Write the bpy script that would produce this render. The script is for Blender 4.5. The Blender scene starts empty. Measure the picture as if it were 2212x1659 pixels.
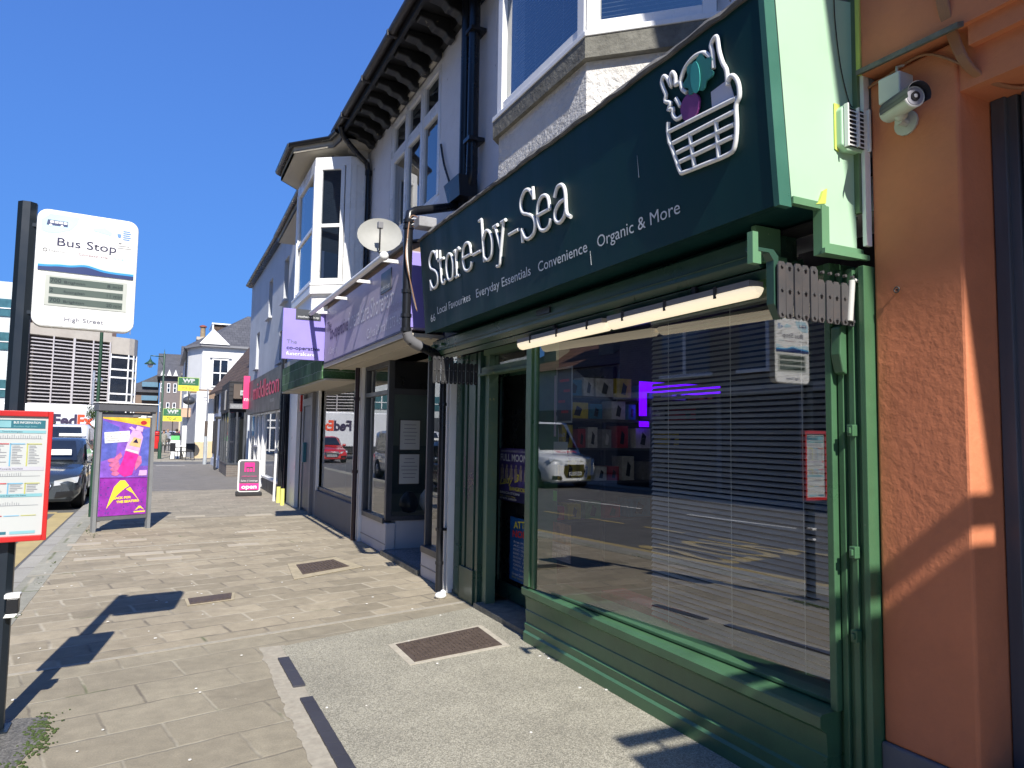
import bpy, bmesh, math, random
from mathutils import Vector, Matrix
random.seed(7)
R = math.radians
scene = bpy.context.scene
COL = scene.collection
# ---------------------------------------------------------------- camera
yaw, pitch, roll = R(26.115), R(4.176), R(0.861)
fw = Vector((math.sin(yaw)*math.cos(pitch), math.cos(yaw)*math.cos(pitch), math.sin(pitch)))
r0 = Vector((math.cos(yaw), -math.sin(yaw), 0)); u0 = r0.cross(fw)
rt = r0*math.cos(roll)+u0*math.sin(roll); up = -r0*math.sin(roll)+u0*math.cos(roll)
cam = bpy.data.objects.new('camera', bpy.data.cameras.new('camera')); COL.objects.link(cam)
cam.matrix_world = Matrix(((rt.x,up.x,-fw.x,0),(rt.y,up.y,-fw.y,0),(rt.z,up.z,-fw.z,1.6),(0,0,0,1)))
cam.data.sensor_width = 36; cam.data.lens = 36*1533/2212
cam.data.clip_start = 0.05; cam.data.clip_end = 2000
scene.camera = cam
# ---------------------------------------------------------------- sky, sun, exposure
SUN = Vector((0.46, 3.25, -2.85)).normalized()
w = bpy.data.worlds.new('World'); scene.world = w; w.use_nodes = True
nt = w.node_tree; nt.nodes.clear()
sky = nt.nodes.new('ShaderNodeTexSky'); sky.sky_type = 'NISHITA'; sky.sun_disc = False
sky.sun_elevation = R(41); sky.sun_rotation = math.atan2(-SUN.x, -SUN.y)
sky.air_density = 1.0; sky.dust_density = 0.35; sky.ozone_density = 3.0
bgn = nt.nodes.new('ShaderNodeBackground'); bgn.inputs[1].default_value = 0.124
wo = nt.nodes.new('ShaderNodeOutputWorld')
hs_ = nt.nodes.new('ShaderNodeHueSaturation'); hs_.inputs['Saturation'].default_value = 1.10; hs_.inputs['Hue'].default_value = .512
nt.links.new(sky.outputs[0], hs_.inputs['Color']); 
def vmath(op, a, b):
    n = nt.nodes.new('ShaderNodeVectorMath'); n.operation = op
    for i, x in enumerate((a, b)):
        if isinstance(x, tuple): n.inputs[i].default_value = x
        else: nt.links.new(x, n.inputs[i])
    return n.outputs[0]
a_ = vmath('MULTIPLY', hs_.outputs[0], (1.15, 1.38, 2.2))            # deep, even blue of a clear April sky
nt.links.new(vmath('DIVIDE', a_, vmath('ADD', vmath('MULTIPLY', a_, (1.6, .50, .19)), (1.0, 1.0, 1.0))), bgn.inputs[0]); nt.links.new(bgn.outputs[0], wo.inputs[0])
sl = bpy.data.lights.new('sun', 'SUN'); sl.energy = 4.0; sl.angle = R(0.5); sl.color = (1, .95, .87)
so = bpy.data.objects.new('sun', sl); COL.objects.link(so); so.location = (0, -5, 20)
so.rotation_euler = SUN.to_track_quat('-Z', 'Y').to_euler()
scene.view_settings.view_transform = 'Standard'; scene.view_settings.look = 'None'
scene.view_settings.exposure = 0.93; scene.view_settings.gamma = 1
scene.cycles.max_bounces = 6; scene.cycles.transparent_max_bounces = 12
# ---------------------------------------------------------------- helpers
SPLIT = {'cream_base','side_wall','eaves_bracket','concrete_parapet','hinge_clip','rivet','arm','white_riser','white_pilaster','shopfront_pane','window_pane','shop_window','teal_header','pale_header','red_bar','blue_bar','olive_bar',
 'black_panel','menu_card','sun_visor','white_label','lock_plate','collar','clip','loose_cable','side_window','scratch','pictogram_windows','window','blue_balcony','balcony_panel',
 'side_post','rooftop_window','printed_figures','window_frame_bar','white_end','box_end','end_cap','droplets','fluting','riser_groove','white_pier','wooden_canopy','shop_window_pane','printed_strip'}
class MB:
    def __init__(s): s.v = []; s.f = []; s.m = []; s.sm = []
    def add(s, vs, fs, m=0, smooth=False):
        b = len(s.v); s.v += [tuple(v) for v in vs]
        for f in fs: s.f.append([b+i for i in f]); s.m.append(m); s.sm.append(smooth)
        return s
    def box(s, x0, x1, y0, y1, z0, z1, m=0):
        x0, x1 = min(x0,x1), max(x0,x1); y0, y1 = min(y0,y1), max(y0,y1); z0, z1 = min(z0,z1), max(z0,z1)
        return s.add([(x0,y0,z0),(x1,y0,z0),(x1,y1,z0),(x0,y1,z0),(x0,y0,z1),(x1,y0,z1),(x1,y1,z1),(x0,y1,z1)],
            [(0,3,2,1),(4,5,6,7),(0,1,5,4),(1,2,6,5),(2,3,7,6),(3,0,4,7)], m)
    def poly(s, pts, m=0): return s.add(pts, [tuple(range(len(pts)))], m)
    def prism(s, pts, d, m=0):
        """closed polygon of 3D points pushed along vector d"""
        n = len(pts); d = Vector(d); a = [Vector(p) for p in pts]; b = [p+d for p in a]
        fs = [tuple(range(n-1,-1,-1)), tuple(range(n,2*n))]
        for i in range(n): j = (i+1) % n; fs.append((i, j, n+j, n+i))
        return s.add(a+b, fs, m)
    def hull(s, ring0, ring1, m=0, smooth=False, caps=True):
        n = len(ring0); fs = [(i,(i+1)%n,n+(i+1)%n,n+i) for i in range(n)]
        s.add(list(ring0)+list(ring1), fs, m, smooth)
        if caps: s.add(ring0, [tuple(range(n-1,-1,-1))], m); s.add(ring1, [tuple(range(n))], m)
        return s
    def loft(s, rings, m=0, smooth=True, caps=True):
        n = len(rings[0]); vs = []; fs = []
        for r in rings: vs += list(r)
        for k in range(len(rings)-1):
            for i in range(n): j = (i+1)%n; fs.append((k*n+i, k*n+j, (k+1)*n+j, (k+1)*n+i))
        s.add(vs, fs, m, smooth)
        if caps: s.add(rings[0], [tuple(range(n-1,-1,-1))], m); s.add(rings[-1], [tuple(range(n))], m)
        return s
    def tube(s, pts, r, n=8, m=0, flat=1.0, nrm=None, smooth=True):
        pts = [Vector(p) for p in pts]; rings = []
        rr = r if isinstance(r, (list, tuple)) else [r]*len(pts)
        ref = None
        for i, p in enumerate(pts):
            a = pts[max(i-1,0)]; b = pts[min(i+1,len(pts)-1)]; t = (b-a)
            if t.length < 1e-9: t = Vector((0,0,1))
            t.normalize()
            if nrm is not None: e2 = Vector(nrm); e1 = t.cross(e2).normalized(); e2 = e1.cross(t).normalized()
            else:
                if ref is None: ref = Vector((0,0,1)) if abs(t.z) < .9 else Vector((1,0,0))
                e1 = t.cross(ref).normalized(); e2 = e1.cross(t).normalized(); ref = e2
            rings.append([p+e1*math.cos(k*2*math.pi/n)*rr[i]+e2*math.sin(k*2*math.pi/n)*rr[i]*flat for k in range(n)])
        return s.loft(rings, m, smooth)
    def lathe(s, prof, c=(0,0,0), n=16, m=0, axis='Z', smooth=True):
        rings = []
        for r, h in prof:
            ring = []
            for k in range(n):
                a = 2*math.pi*k/n; x, y = r*math.cos(a), r*math.sin(a)
                q = {'Z':(x,y,h), 'X':(h,x,y), 'Y':(x,h,y)}[axis]
                ring.append((q[0]+c[0], q[1]+c[1], q[2]+c[2]))
            rings.append(ring)
        return s.loft(rings, m, smooth)
    def cyl(s, c, r, h, n=16, m=0, axis='Z'): return s.lathe([(r,0),(r,h)], c, n, m, axis, False)
    def ball(s, c, rx, ry=None, rz=None, m=0, n=10):
        ry = ry or rx; rz = rz or rx; rings = []
        for i in range(1, n):
            t = math.pi*i/n
            rings.append([(c[0]+rx*math.sin(t)*math.cos(2*math.pi*k/n), c[1]+ry*math.sin(t)*math.sin(2*math.pi*k/n), c[2]-rz*math.cos(t)) for k in range(n)])
        return s.loft(rings, m, True)
    def build(s, name, mats, parent=None, bevel=0, fix=True):
        if parent is not None and name in SPLIT:
            root = list(range(len(s.v)))
            def find(i):
                while root[i] != i: root[i] = root[root[i]]; i = root[i]
                return i
            key = {}
            for i, v in enumerate(s.v):
                k = tuple(round(c, 5) for c in v); key.setdefault(k, i); root[find(i)] = find(key[k])
            for f in s.f:
                for i in f[1:]: root[find(i)] = find(f[0])
            groups = {}
            for k, f in enumerate(s.f): groups.setdefault(find(f[0]), []).append(k)
            if 1 < len(groups) <= 100:
                first = None
                for g in groups.values():
                    mb = MB()
                    for k in g: mb.add([s.v[i] for i in s.f[k]], [tuple(range(len(s.f[k])))], s.m[k], s.sm[k])
                    mb.weld(); o = mb._build(name, mats, parent, bevel, fix); first = first or o
                return first
        return s._build(name, mats, parent, bevel, fix)
    def weld(s):
        ids = {}; vs = []; mp = []
        for v in s.v:
            k = tuple(round(c, 6) for c in v)
            if k not in ids: ids[k] = len(vs); vs.append(v)
            mp.append(ids[k])
        s.f = [[mp[i] for i in f] for f in s.f]; s.v = vs
    def _build(s, name, mats, parent=None, bevel=0, fix=True):
        me = bpy.data.meshes.new(name)
        if not isinstance(mats, (list, tuple)): mats = [mats]
        vs = [Vector(v) for v in s.v]
        if parent is None:
            xs = [v.x for v in vs]; ys = [v.y for v in vs]; zs = [v.z for v in vs]
            o0 = Vector(((min(xs)+max(xs))/2, (min(ys)+max(ys))/2, min(zs)))
            M = Matrix.Translation(-o0)
        else:
            o0 = Vector((0,0,0)); M = wm(parent).inverted()
        me.from_pydata([M @ v for v in vs], [], s.f)
        for mt in mats: me.materials.append(mt)
        me.polygons.foreach_set('material_index', s.m); me.polygons.foreach_set('use_smooth', s.sm)
        if fix:
            bm = bmesh.new(); bm.from_mesh(me); bmesh.ops.recalc_face_normals(bm, faces=bm.faces); bm.to_mesh(me); bm.free()
        me.update()
        o = bpy.data.objects.new(name, me); COL.objects.link(o); o.location = o0
        if parent is not None: o.parent = parent
        if bevel:
            b = o.modifiers.new('bevel', 'BEVEL'); b.width = bevel; b.segments = 2; b.limit_method = 'ANGLE'
        return o
def wm(o):
    m = Matrix.Translation(o.location) @ o.rotation_euler.to_matrix().to_4x4()
    return m if o.parent is None else wm(o.parent) @ m
def tag(o, label=None, cat=None, group=None, kind=None):
    if label: o['label'] = label
    if cat: o['category'] = cat
    if group: o['group'] = group
    if kind: o['kind'] = kind
    return o
def thing(name, loc, label, cat, group=None, rz=0):
    o = bpy.data.objects.new(name, None); COL.objects.link(o); o.location = loc; o.rotation_euler = (0,0,rz)
    o.empty_display_size = .2
    return tag(o, label, cat, group)
def copy_tree(o, parent=None):
    c = o.copy(); COL.objects.link(c)
    if parent is not None: c.parent = parent
    for ch in [x for x in bpy.data.objects if x.parent == o]: copy_tree(ch, c)
    return c
def spline(pts, k=6):
    """Catmull-Rom through the points"""
    P = [Vector(p) for p in pts]; out = []
    for i in range(len(P)-1):
        a, b, c, d = P[max(i-1,0)], P[i], P[i+1], P[min(i+2,len(P)-1)]
        for j in range(k):
            t = j/k
            out.append(.5*((2*b)+(c-a)*t+(2*a-5*b+4*c-d)*t*t+(3*b-a-3*c+d)*t**3))
    out.append(P[-1]); return out
FONT = None
def lettering(txt, org, u, v, height, mat, parent, width=None, ext=.002, name='lettering', align='LEFT', bold=0, shear=0, sp=1.0):
    """text laid on a surface: org = start of the base line, u = reading direction, v = up, height = cap height"""
    cu = bpy.data.curves.new('t', 'FONT'); cu.body = txt; cu.size = 1; cu.extrude = 0; cu.offset = bold; cu.shear = shear
    cu.space_character = sp; cu.resolution_u = 3
    to = bpy.data.objects.new('t', cu); COL.objects.link(to)
    dg = bpy.context.evaluated_depsgraph_get(); dg.update()
    me = bpy.data.meshes.new_from_object(to.evaluated_get(dg))
    bpy.data.objects.remove(to); bpy.data.curves.remove(cu)
    if not len(me.vertices): return None
    xs = [p.co.x for p in me.vertices]; x0, x1 = min(xs), max(xs)
    s = height/0.70
    W = width if width else (x1-x0)*s
    u = Vector(u).normalized(); v = Vector(v).normalized(); n = u.cross(v)
    off = {'LEFT':0, 'CENTER':-W/2, 'RIGHT':-W}[align]
    M = wm(parent).inverted() if parent is not None else Matrix()
    org = Vector(org)
    for p in me.vertices:
        p.co = M @ (org + u*((p.co.x-x0)/(x1-x0)*W+off) + v*p.co.y*s + n*ext)
    me.materials.clear(); me.materials.append(mat); me.update()
    o = bpy.data.objects.new(name, me); COL.objects.link(o)
    if parent is not None: o.parent = parent
    return o
# ---------------------------------------------------------------- materials
def nd(nt, t, **k):
    n = nt.nodes.new(t)
    for a, b in k.items():
        if hasattr(n, a): setattr(n, a, b)
        else: n.inputs[a].default_value = b
    return n
def srgb(r, g, b):
    f = lambda c: (c/255/12.92 if c/255 <= .04045 else ((c/255+.055)/1.055)**2.4)
    return (f(r), f(g), f(b))
def mat(name, col, rough=.6, metal=0, var=.12, vs=3.0, bump=0, bs=40, dirt=0, dcol=(.12,.10,.08), ds=1.5, spec=.5, coat=0, stretch=(1,1,1), chips=0, ccol=(.35,.33,.28)):
    m = bpy.data.materials.new(name); m.use_nodes = True; t = m.node_tree
    b = t.nodes['Principled BSDF']; L = t.links.new
    g = nd(t, 'ShaderNodeNewGeometry'); mp = nd(t, 'ShaderNodeMapping'); mp.inputs['Scale'].default_value = stretch
    L(g.outputs['Position'], mp.inputs[0]); pos = mp.outputs[0]
    n1 = nd(t, 'ShaderNodeTexNoise', Scale=vs, Detail=6.0, Roughness=.6); L(pos, n1.inputs['Vector'])
    mr = nd(t, 'ShaderNodeMapRange'); L(n1.outputs[0], mr.inputs[0])
    for i, x in enumerate((.25, .75, 1-var, 1+var)): mr.inputs[1+i].default_value = x
    mx = nd(t, 'ShaderNodeVectorMath', operation='SCALE'); mx.inputs[0].default_value = col
    L(mr.outputs[0], mx.inputs['Scale']); out = mx.outputs[0]
    if dirt:
        n2 = nd(t, 'ShaderNodeTexNoise', Scale=ds, Detail=8.0, Roughness=.7); L(pos, n2.inputs['Vector'])
        r2 = nd(t, 'ShaderNodeMapRange'); L(n2.outputs[0], r2.inputs[0])
        for i, x in enumerate((.48, .72, 0, dirt)): r2.inputs[1+i].default_value = x
        mm = nd(t, 'ShaderNodeMix', data_type='RGBA'); L(r2.outputs[0], mm.inputs[0]); L(out, mm.inputs[6]); mm.inputs[7].default_value = (*dcol, 1)
        out = mm.outputs[2]
    if chips:
        n4 = nd(t, 'ShaderNodeTexNoise', Scale=9.0, Detail=8.0, Roughness=.65); L(g.outputs['Position'], n4.inputs['Vector'])
        r4 = nd(t, 'ShaderNodeMapRange'); L(n4.outputs[0], r4.inputs[0])
        for i, x in enumerate((.70-chips, .715-chips, 0, 1)): r4.inputs[1+i].default_value = x
        m4 = nd(t, 'ShaderNodeMix', data_type='RGBA'); L(r4.outputs[0], m4.inputs[0]); L(out, m4.inputs[6]); m4.inputs[7].default_value = (*ccol, 1)
        out = m4.outputs[2]
    L(out, b.inputs['Base Color'])
    rr = nd(t, 'ShaderNodeMapRange'); L(n1.outputs[0], rr.inputs[0])
    for i, x in enumerate((.3, .7, max(0, rough-.08), min(1, rough+.08))): rr.inputs[1+i].default_value = x
    L(rr.outputs[0], b.inputs['Roughness'])
    b.inputs['Metallic'].default_value = metal; b.inputs['Specular IOR Level'].default_value = spec
    b.inputs['Coat Weight'].default_value = coat; b.inputs['Coat Roughness'].default_value = .05
    if bump:
        n3 = nd(t, 'ShaderNodeTexNoise', Scale=bs, Detail=5.0, Roughness=.6); L(pos, n3.inputs['Vector'])
        bp = nd(t, 'ShaderNodeBump', Strength=1.0, Distance=bump); L(n3.outputs[0], bp.inputs['Height']); L(bp.outputs[0], b.inputs['Normal'])
    return m
def emit(name, col, s=1.0):
    m = bpy.data.materials.new(name); m.use_nodes = True; t = m.node_tree
    b = t.nodes['Principled BSDF']; b.inputs['Base Color'].default_value = (*col, 1)
    b.inputs['Emission Color'].default_value = (*col, 1); b.inputs['Emission Strength'].default_value = s
    return m
def glass(name, f0=.09, tint=(.9,.95,.93), wav=0.0):
    m = bpy.data.materials.new(name); m.use_nodes = True; t = m.node_tree; t.nodes.clear(); L = t.links.new
    o = nd(t, 'ShaderNodeOutputMaterial'); mix = nd(t, 'ShaderNodeMixShader')
    tr = nd(t, 'ShaderNodeBsdfTransparent'); tr.inputs[0].default_value = (*tint, 1)
    gl = nd(t, 'ShaderNodeBsdfGlossy'); gl.inputs['Roughness'].default_value = .006
    g = nd(t, 'ShaderNodeNewGeometry'); dt = nd(t, 'ShaderNodeVectorMath', operation='DOT_PRODUCT')
    L(g.outputs['Normal'], dt.inputs[0]); L(g.outputs['Incoming'], dt.inputs[1])
    ab = nd(t, 'ShaderNodeMath', operation='ABSOLUTE'); L(dt.outputs['Value'], ab.inputs[0])
    s1 = nd(t, 'ShaderNodeMath', operation='SUBTRACT'); s1.inputs[0].default_value = 1; L(ab.outputs[0], s1.inputs[1])
    pw = nd(t, 'ShaderNodeMath', operation='POWER'); L(s1.outputs[0], pw.inputs[0]); pw.inputs[1].default_value = 5
    ma = nd(t, 'ShaderNodeMath', operation='MULTIPLY_ADD'); L(pw.outputs[0], ma.inputs[0]); ma.inputs[1].default_value = 1-f0; ma.inputs[2].default_value = f0
    L(ma.outputs[0], mix.inputs[0]); L(tr.outputs[0], mix.inputs[1]); L(gl.outputs[0], mix.inputs[2]); L(mix.outputs[0], o.inputs[0])
    if wav:
        n = nd(t, 'ShaderNodeTexNoise', Scale=1.3, Detail=1.0); L(g.outputs['Position'], n.inputs['Vector'])
        bp = nd(t, 'ShaderNodeBump', Strength=1.0, Distance=wav); L(n.outputs[0], bp.inputs['Height']); L(bp.outputs[0], gl.inputs['Normal'])
    return m
def brickmat(name, c1, c2, mortar, bw, bh, ms=.01, rot=0, axes='XY', rough=.85, bump=.004, off=.5, moss=0, stain=.25, squash=1.0, fine=.5, org=(0,0)):
    """slabs, bricks, tiles or boards laid in courses; axes picks the two world axes of the surface"""
    m = bpy.data.materials.new(name); m.use_nodes = True; t = m.node_tree; b = t.nodes['Principled BSDF']; L = t.links.new
    g = nd(t, 'ShaderNodeNewGeometry'); sx = nd(t, 'ShaderNodeSeparateXYZ'); L(g.outputs['Position'], sx.inputs[0])
    cx = nd(t, 'ShaderNodeCombineXYZ'); L(sx.outputs['XYZ'.index(axes[0])], cx.inputs[0]); L(sx.outputs['XYZ'.index(axes[1])], cx.inputs[1])
    mp = nd(t, 'ShaderNodeMapping'); mp.inputs['Rotation'].default_value = (0,0,rot); mp.inputs['Location'].default_value = (org[0],org[1],0); L(cx.outputs[0], mp.inputs[0])
    wn = nd(t, 'ShaderNodeTexNoise', Scale=5.0, Detail=2.0); L(g.outputs['Position'], wn.inputs['Vector'])
    wv = nd(t, 'ShaderNodeVectorMath', operation='MULTIPLY_ADD'); L(wn.outputs['Color'], wv.inputs[0]); wv.inputs[1].default_value = (.022*fine,.022*fine,0); L(mp.outputs[0], wv.inputs[2])
    br = nd(t, 'ShaderNodeTexBrick'); br.offset = off; br.squash = squash
    L(wv.outputs[0], br.inputs['Vector'])
    br.inputs['Scale'].default_value = 1; br.inputs['Brick Width'].default_value = bw; br.inputs['Row Height'].default_value = bh
    br.inputs['Mortar Size'].default_value = ms; br.inputs['Mortar Smooth'].default_value = .35
    br.inputs['Color1'].default_value = (*c1,1); br.inputs['Color2'].default_value = (*c2,1); br.inputs['Mortar'].default_value = (*mortar,1)
    n = nd(t, 'ShaderNodeTexNoise', Scale=1.1, Detail=9.0, Roughness=.72); L(g.outputs['Position'], n.inputs['Vector'])
    mr = nd(t, 'ShaderNodeMapRange'); L(n.outputs[0], mr.inputs[0])
    for i, x in enumerate((.3, .7, 1-stain, 1+stain*.7)): mr.inputs[1+i].default_value = x
    n2 = nd(t, 'ShaderNodeTexNoise', Scale=60.0, Detail=4.0, Roughness=.7); L(g.outputs['Position'], n2.inputs['Vector'])
    m2 = nd(t, 'ShaderNodeMapRange'); L(n2.outputs[0], m2.inputs[0])
    for i, x in enumerate((.3, .7, 1-fine*.22, 1+fine*.22)): m2.inputs[1+i].default_value = x
    mu = nd(t, 'ShaderNodeMath', operation='MULTIPLY'); L(mr.outputs[0], mu.inputs[0]); L(m2.outputs[0], mu.inputs[1])
    sc = nd(t, 'ShaderNodeVectorMath', operation='SCALE'); L(br.outputs[0], sc.inputs[0]); L(mu.outputs[0], sc.inputs['Scale']); out = sc.outputs[0]
    if moss:
        n3 = nd(t, 'ShaderNodeTexNoise', Scale=1.4, Detail=4.0); L(g.outputs['Position'], n3.inputs['Vector'])
        m3 = nd(t, 'ShaderNodeMapRange'); L(n3.outputs[0], m3.inputs[0])
        for i, x in enumerate((.55, .62, 0, moss)): m3.inputs[1+i].default_value = x
        q = nd(t, 'ShaderNodeMath', operation='MULTIPLY'); L(br.outputs['Fac'], q.inputs[0]); L(m3.outputs[0], q.inputs[1])
        mm = nd(t, 'ShaderNodeMix', data_type='RGBA'); L(q.outputs[0], mm.inputs[0]); L(out, mm.inputs[6]); mm.inputs[7].default_value = (.09,.13,.03,1); out = mm.outputs[2]
    L(out, b.inputs['Base Color']); b.inputs['Roughness'].default_value = rough
    h = nd(t, 'ShaderNodeMath', operation='MULTIPLY_ADD'); L(br.outputs['Fac'], h.inputs[0]); h.inputs[1].default_value = -1.0; L(n2.outputs[0], h.inputs[2])
    bp = nd(t, 'ShaderNodeBump', Strength=1.0, Distance=bump); L(h.outputs[0], bp.inputs['Height']); L(bp.outputs[0], b.inputs['Normal'])
    return m
def gravelmat(name, cols, scale=170):
    m = bpy.data.materials.new(name); m.use_nodes = True; t = m.node_tree; b = t.nodes['Principled BSDF']; L = t.links.new
    g = nd(t, 'ShaderNodeNewGeometry'); v = nd(t, 'ShaderNodeTexVoronoi', Scale=scale); L(g.outputs['Position'], v.inputs['Vector'])
    sp = nd(t, 'ShaderNodeSeparateColor'); L(v.outputs['Color'], sp.inputs[0])
    cr = nd(t, 'ShaderNodeValToRGB'); L(sp.outputs[0], cr.inputs[0]); cr.color_ramp.interpolation = 'LINEAR'
    while len(cr.color_ramp.elements) < len(cols): cr.color_ramp.elements.new(.5)
    for i, c in enumerate(cols): e = cr.color_ramp.elements[i]; e.position = i/(len(cols)-1); e.color = (*c,1)
    n = nd(t, 'ShaderNodeTexNoise', Scale=1.6, Detail=8.0, Roughness=.7); L(g.outputs['Position'], n.inputs['Vector'])
    mr = nd(t, 'ShaderNodeMapRange'); L(n.outputs[0], mr.inputs[0])
    for i, x in enumerate((.3,.7,.80,1.16)): mr.inputs[1+i].default_value = x
    sc = nd(t, 'ShaderNodeVectorMath', operation='SCALE'); L(cr.outputs[0], sc.inputs[0]); L(mr.outputs[0], sc.inputs['Scale'])
    L(sc.outputs[0], b.inputs['Base Color']); b.inputs['Roughness'].default_value = .7
    bp = nd(t, 'ShaderNodeBump', Strength=.8, Distance=.003); L(v.outputs['Distance'], bp.inputs['Height']); L(bp.outputs[0], b.inputs['Normal'])
    return m
def pavemat(name, c1, c2, dark, light, bw, bh, rot, warp=1.0, org=(0,0), jw=.02):
    m = bpy.data.materials.new(name); m.use_nodes = True; t = m.node_tree; b = t.nodes['Principled BSDF']; L = t.links.new
    g = nd(t, 'ShaderNodeNewGeometry'); pos = g.outputs['Position']
    mp = nd(t, 'ShaderNodeMapping'); mp.inputs['Rotation'].default_value = (0,0,rot); mp.inputs['Location'].default_value = (org[0],org[1],0); L(pos, mp.inputs[0]); v = mp.outputs[0]
    for sc_, am in ((2.2,.03),(8.0,.016),(30.0,.009)):
        n = nd(t, 'ShaderNodeTexNoise', Scale=sc_, Detail=2.0); L(pos, n.inputs['Vector'])
        q = nd(t, 'ShaderNodeVectorMath', operation='MULTIPLY_ADD'); L(n.outputs['Color'], q.inputs[0]); q.inputs[1].default_value = (am*warp,am*warp,0); L(v, q.inputs[2]); v = q.outputs[0]
    br = nd(t, 'ShaderNodeTexBrick'); br.offset = .47; L(v, br.inputs['Vector'])
    for k, x in (('Scale',1),('Brick Width',bw),('Row Height',bh),('Mortar Size',jw),('Mortar Smooth',1.0),('Bias',-.1)): br.inputs[k].default_value = x
    br.inputs['Color1'].default_value = (*c1,1); br.inputs['Color2'].default_value = (*c2,1); br.inputs['Mortar'].default_value = (*c1,1)
    def rng(sc_, det, a, b_, lo, hi, rough=.6):
        n = nd(t, 'ShaderNodeTexNoise', Scale=sc_, Detail=det, Roughness=rough); L(pos, n.inputs['Vector'])
        r = nd(t, 'ShaderNodeMapRange'); L(n.outputs[0], r.inputs[0])
        for i, x in enumerate((a, b_, lo, hi)): r.inputs[1+i].default_value = x
        return r.outputs[0], n.outputs[0]
    def mul(a, b_):
        q = nd(t, 'ShaderNodeMath', operation='MULTIPLY')
        for i, x in enumerate((a, b_)):
            if isinstance(x, float): q.inputs[i].default_value = x
            else: L(x, q.inputs[i])
        return q.outputs[0]
    k1, _ = rng(.8, 8.0, .3, .7, .84, 1.12, .7); k2, _ = rng(9.0, 5.0, .3, .7, .86, 1.12); k3, fine = rng(110.0, 4.0, .3, .7, .80, 1.18, .75)
    sc = nd(t, 'ShaderNodeVectorMath', operation='SCALE'); L(br.outputs[0], sc.inputs[0]); L(mul(mul(k1,k2),k3), sc.inputs['Scale'])
    jc, _ = rng(1.7, 3.0, .44, .56, 0.0, 1.0); js, _ = rng(3.1, 4.0, .32, .60, .40, 1.0)
    mj = nd(t, 'ShaderNodeMix', data_type='RGBA'); L(jc, mj.inputs[0]); mj.inputs[6].default_value = (*dark,1); mj.inputs[7].default_value = (*light,1)
    ms_, _ = rng(1.3, 5.0, .60, .66, 0.0, .8)
    mm = nd(t, 'ShaderNodeMix', data_type='RGBA'); L(ms_, mm.inputs[0]); L(mj.outputs[2], mm.inputs[6]); mm.inputs[7].default_value = (.075,.105,.03,1)
    fj = mul(mul(br.outputs['Fac'], js), 1.0)
    mx = nd(t, 'ShaderNodeMix', data_type='RGBA'); L(fj, mx.inputs[0]); L(sc.outputs[0], mx.inputs[6]); L(mm.outputs[2], mx.inputs[7])
    sp, _ = rng(14.0, 6.0, .70, .74, 0.0, .55)          # pale scuffs and gum
    m5 = nd(t, 'ShaderNodeMix', data_type='RGBA'); L(sp, m5.inputs[0]); L(mx.outputs[2], m5.inputs[6]); m5.inputs[7].default_value = (.46,.42,.34,1)
    L(m5.outputs[2], b.inputs['Base Color']); b.inputs['Roughness'].default_value = .88
    h = nd(t, 'ShaderNodeMath', operation='MULTIPLY_ADD'); L(fj, h.inputs[0]); h.inputs[1].default_value = -1.6; L(fine, h.inputs[2])
    bp = nd(t, 'ShaderNodeBump', Strength=1.0, Distance=.0022); L(h.outputs[0], bp.inputs['Height']); L(bp.outputs[0], b.inputs['Normal'])
    return m
M = {}
M['white'] = mat('white gloss', (.80,.80,.78), .35, var=.04)
M['upvc'] = mat('white window frame', (.82,.82,.81), .3, var=.03)
M['render'] = mat('painted render', (.80,.79,.79), .8, var=.06, bump=.003, bs=18, dirt=.35, dcol=(.52,.50,.48), ds=3, chips=.03, ccol=(.22,.18,.15))
M['rough'] = mat('roughcast', (.72,.70,.66), .9, var=.1, bump=.02, bs=28, dirt=.4, dcol=(.38,.36,.33), ds=2)
M['black'] = mat('black gloss paint', (.012,.013,.016), .3, var=.2)
M['blackm'] = mat('black matt', (.018,.018,.02), .7, var=.25, dirt=.3, dcol=(.07,.065,.05), ds=8)
M['darkgreen'] = mat('dark green sign panel', (.004,.036,.036), .5, var=.16, vs=2.5, spec=.25, stretch=(1,3,.25))
M['green'] = mat('green gloss paint', (.058,.140,.068), .34, var=.14, chips=.005, ccol=(.16,.22,.14), dirt=.4, dcol=(.03,.06,.035), ds=4, bump=.0008, bs=60)
M['greenb'] = mat('green paint lightened for sun', (.12,.26,.14), .35, var=.08, chips=.02, ccol=(.5,.52,.35))  # lighter copy of the green paint, sunlight put into its colour
M['dgreen'] = mat('bottle green paint', (.028,.075,.052), .32, var=.15, bump=.0006, bs=60)
M['pale'] = mat('pale green paint', (.40,.60,.42), .5, var=.06, chips=.01, ccol=(.50,.58,.30), dirt=.35, dcol=(.33,.50,.36), ds=3)
M['yelgreen'] = mat('yellow green paint', (.55,.62,.12), .5)
M['orange'] = mat('orange render', (.60,.205,.095), .8, var=.12, vs=3, bump=.004, bs=24, dirt=.35, dcol=(.44,.135,.06), ds=2.2)
M['grey'] = mat('grey paint', (.20,.20,.21), .5)
M['dgrey'] = mat('dark grey paint', (.055,.060,.07), .4, var=.15)
M['slateframe'] = mat('blue grey timber frame', (.075,.085,.11), .55, var=.2, stretch=(6,6,.5))
M['plinth'] = mat('grey plinth', (.16,.155,.155), .85, bump=.002)
M['alu'] = mat('aluminium', (.55,.55,.56), .35, metal=.7)
M['steel'] = mat('weathered steel', (.085,.083,.086), .5, metal=.3, dirt=.35, dcol=(.14,.10,.08), ds=12, var=.2)
M['cream'] = mat('cream soffit board', (.50,.46,.38), .6, var=.08)
M['purple'] = mat('purple sign panel', (.30,.25,.66), .35, var=.03)
M['mauve'] = mat('mauve sign panel', (.42,.37,.49), .5, var=.03)
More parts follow.
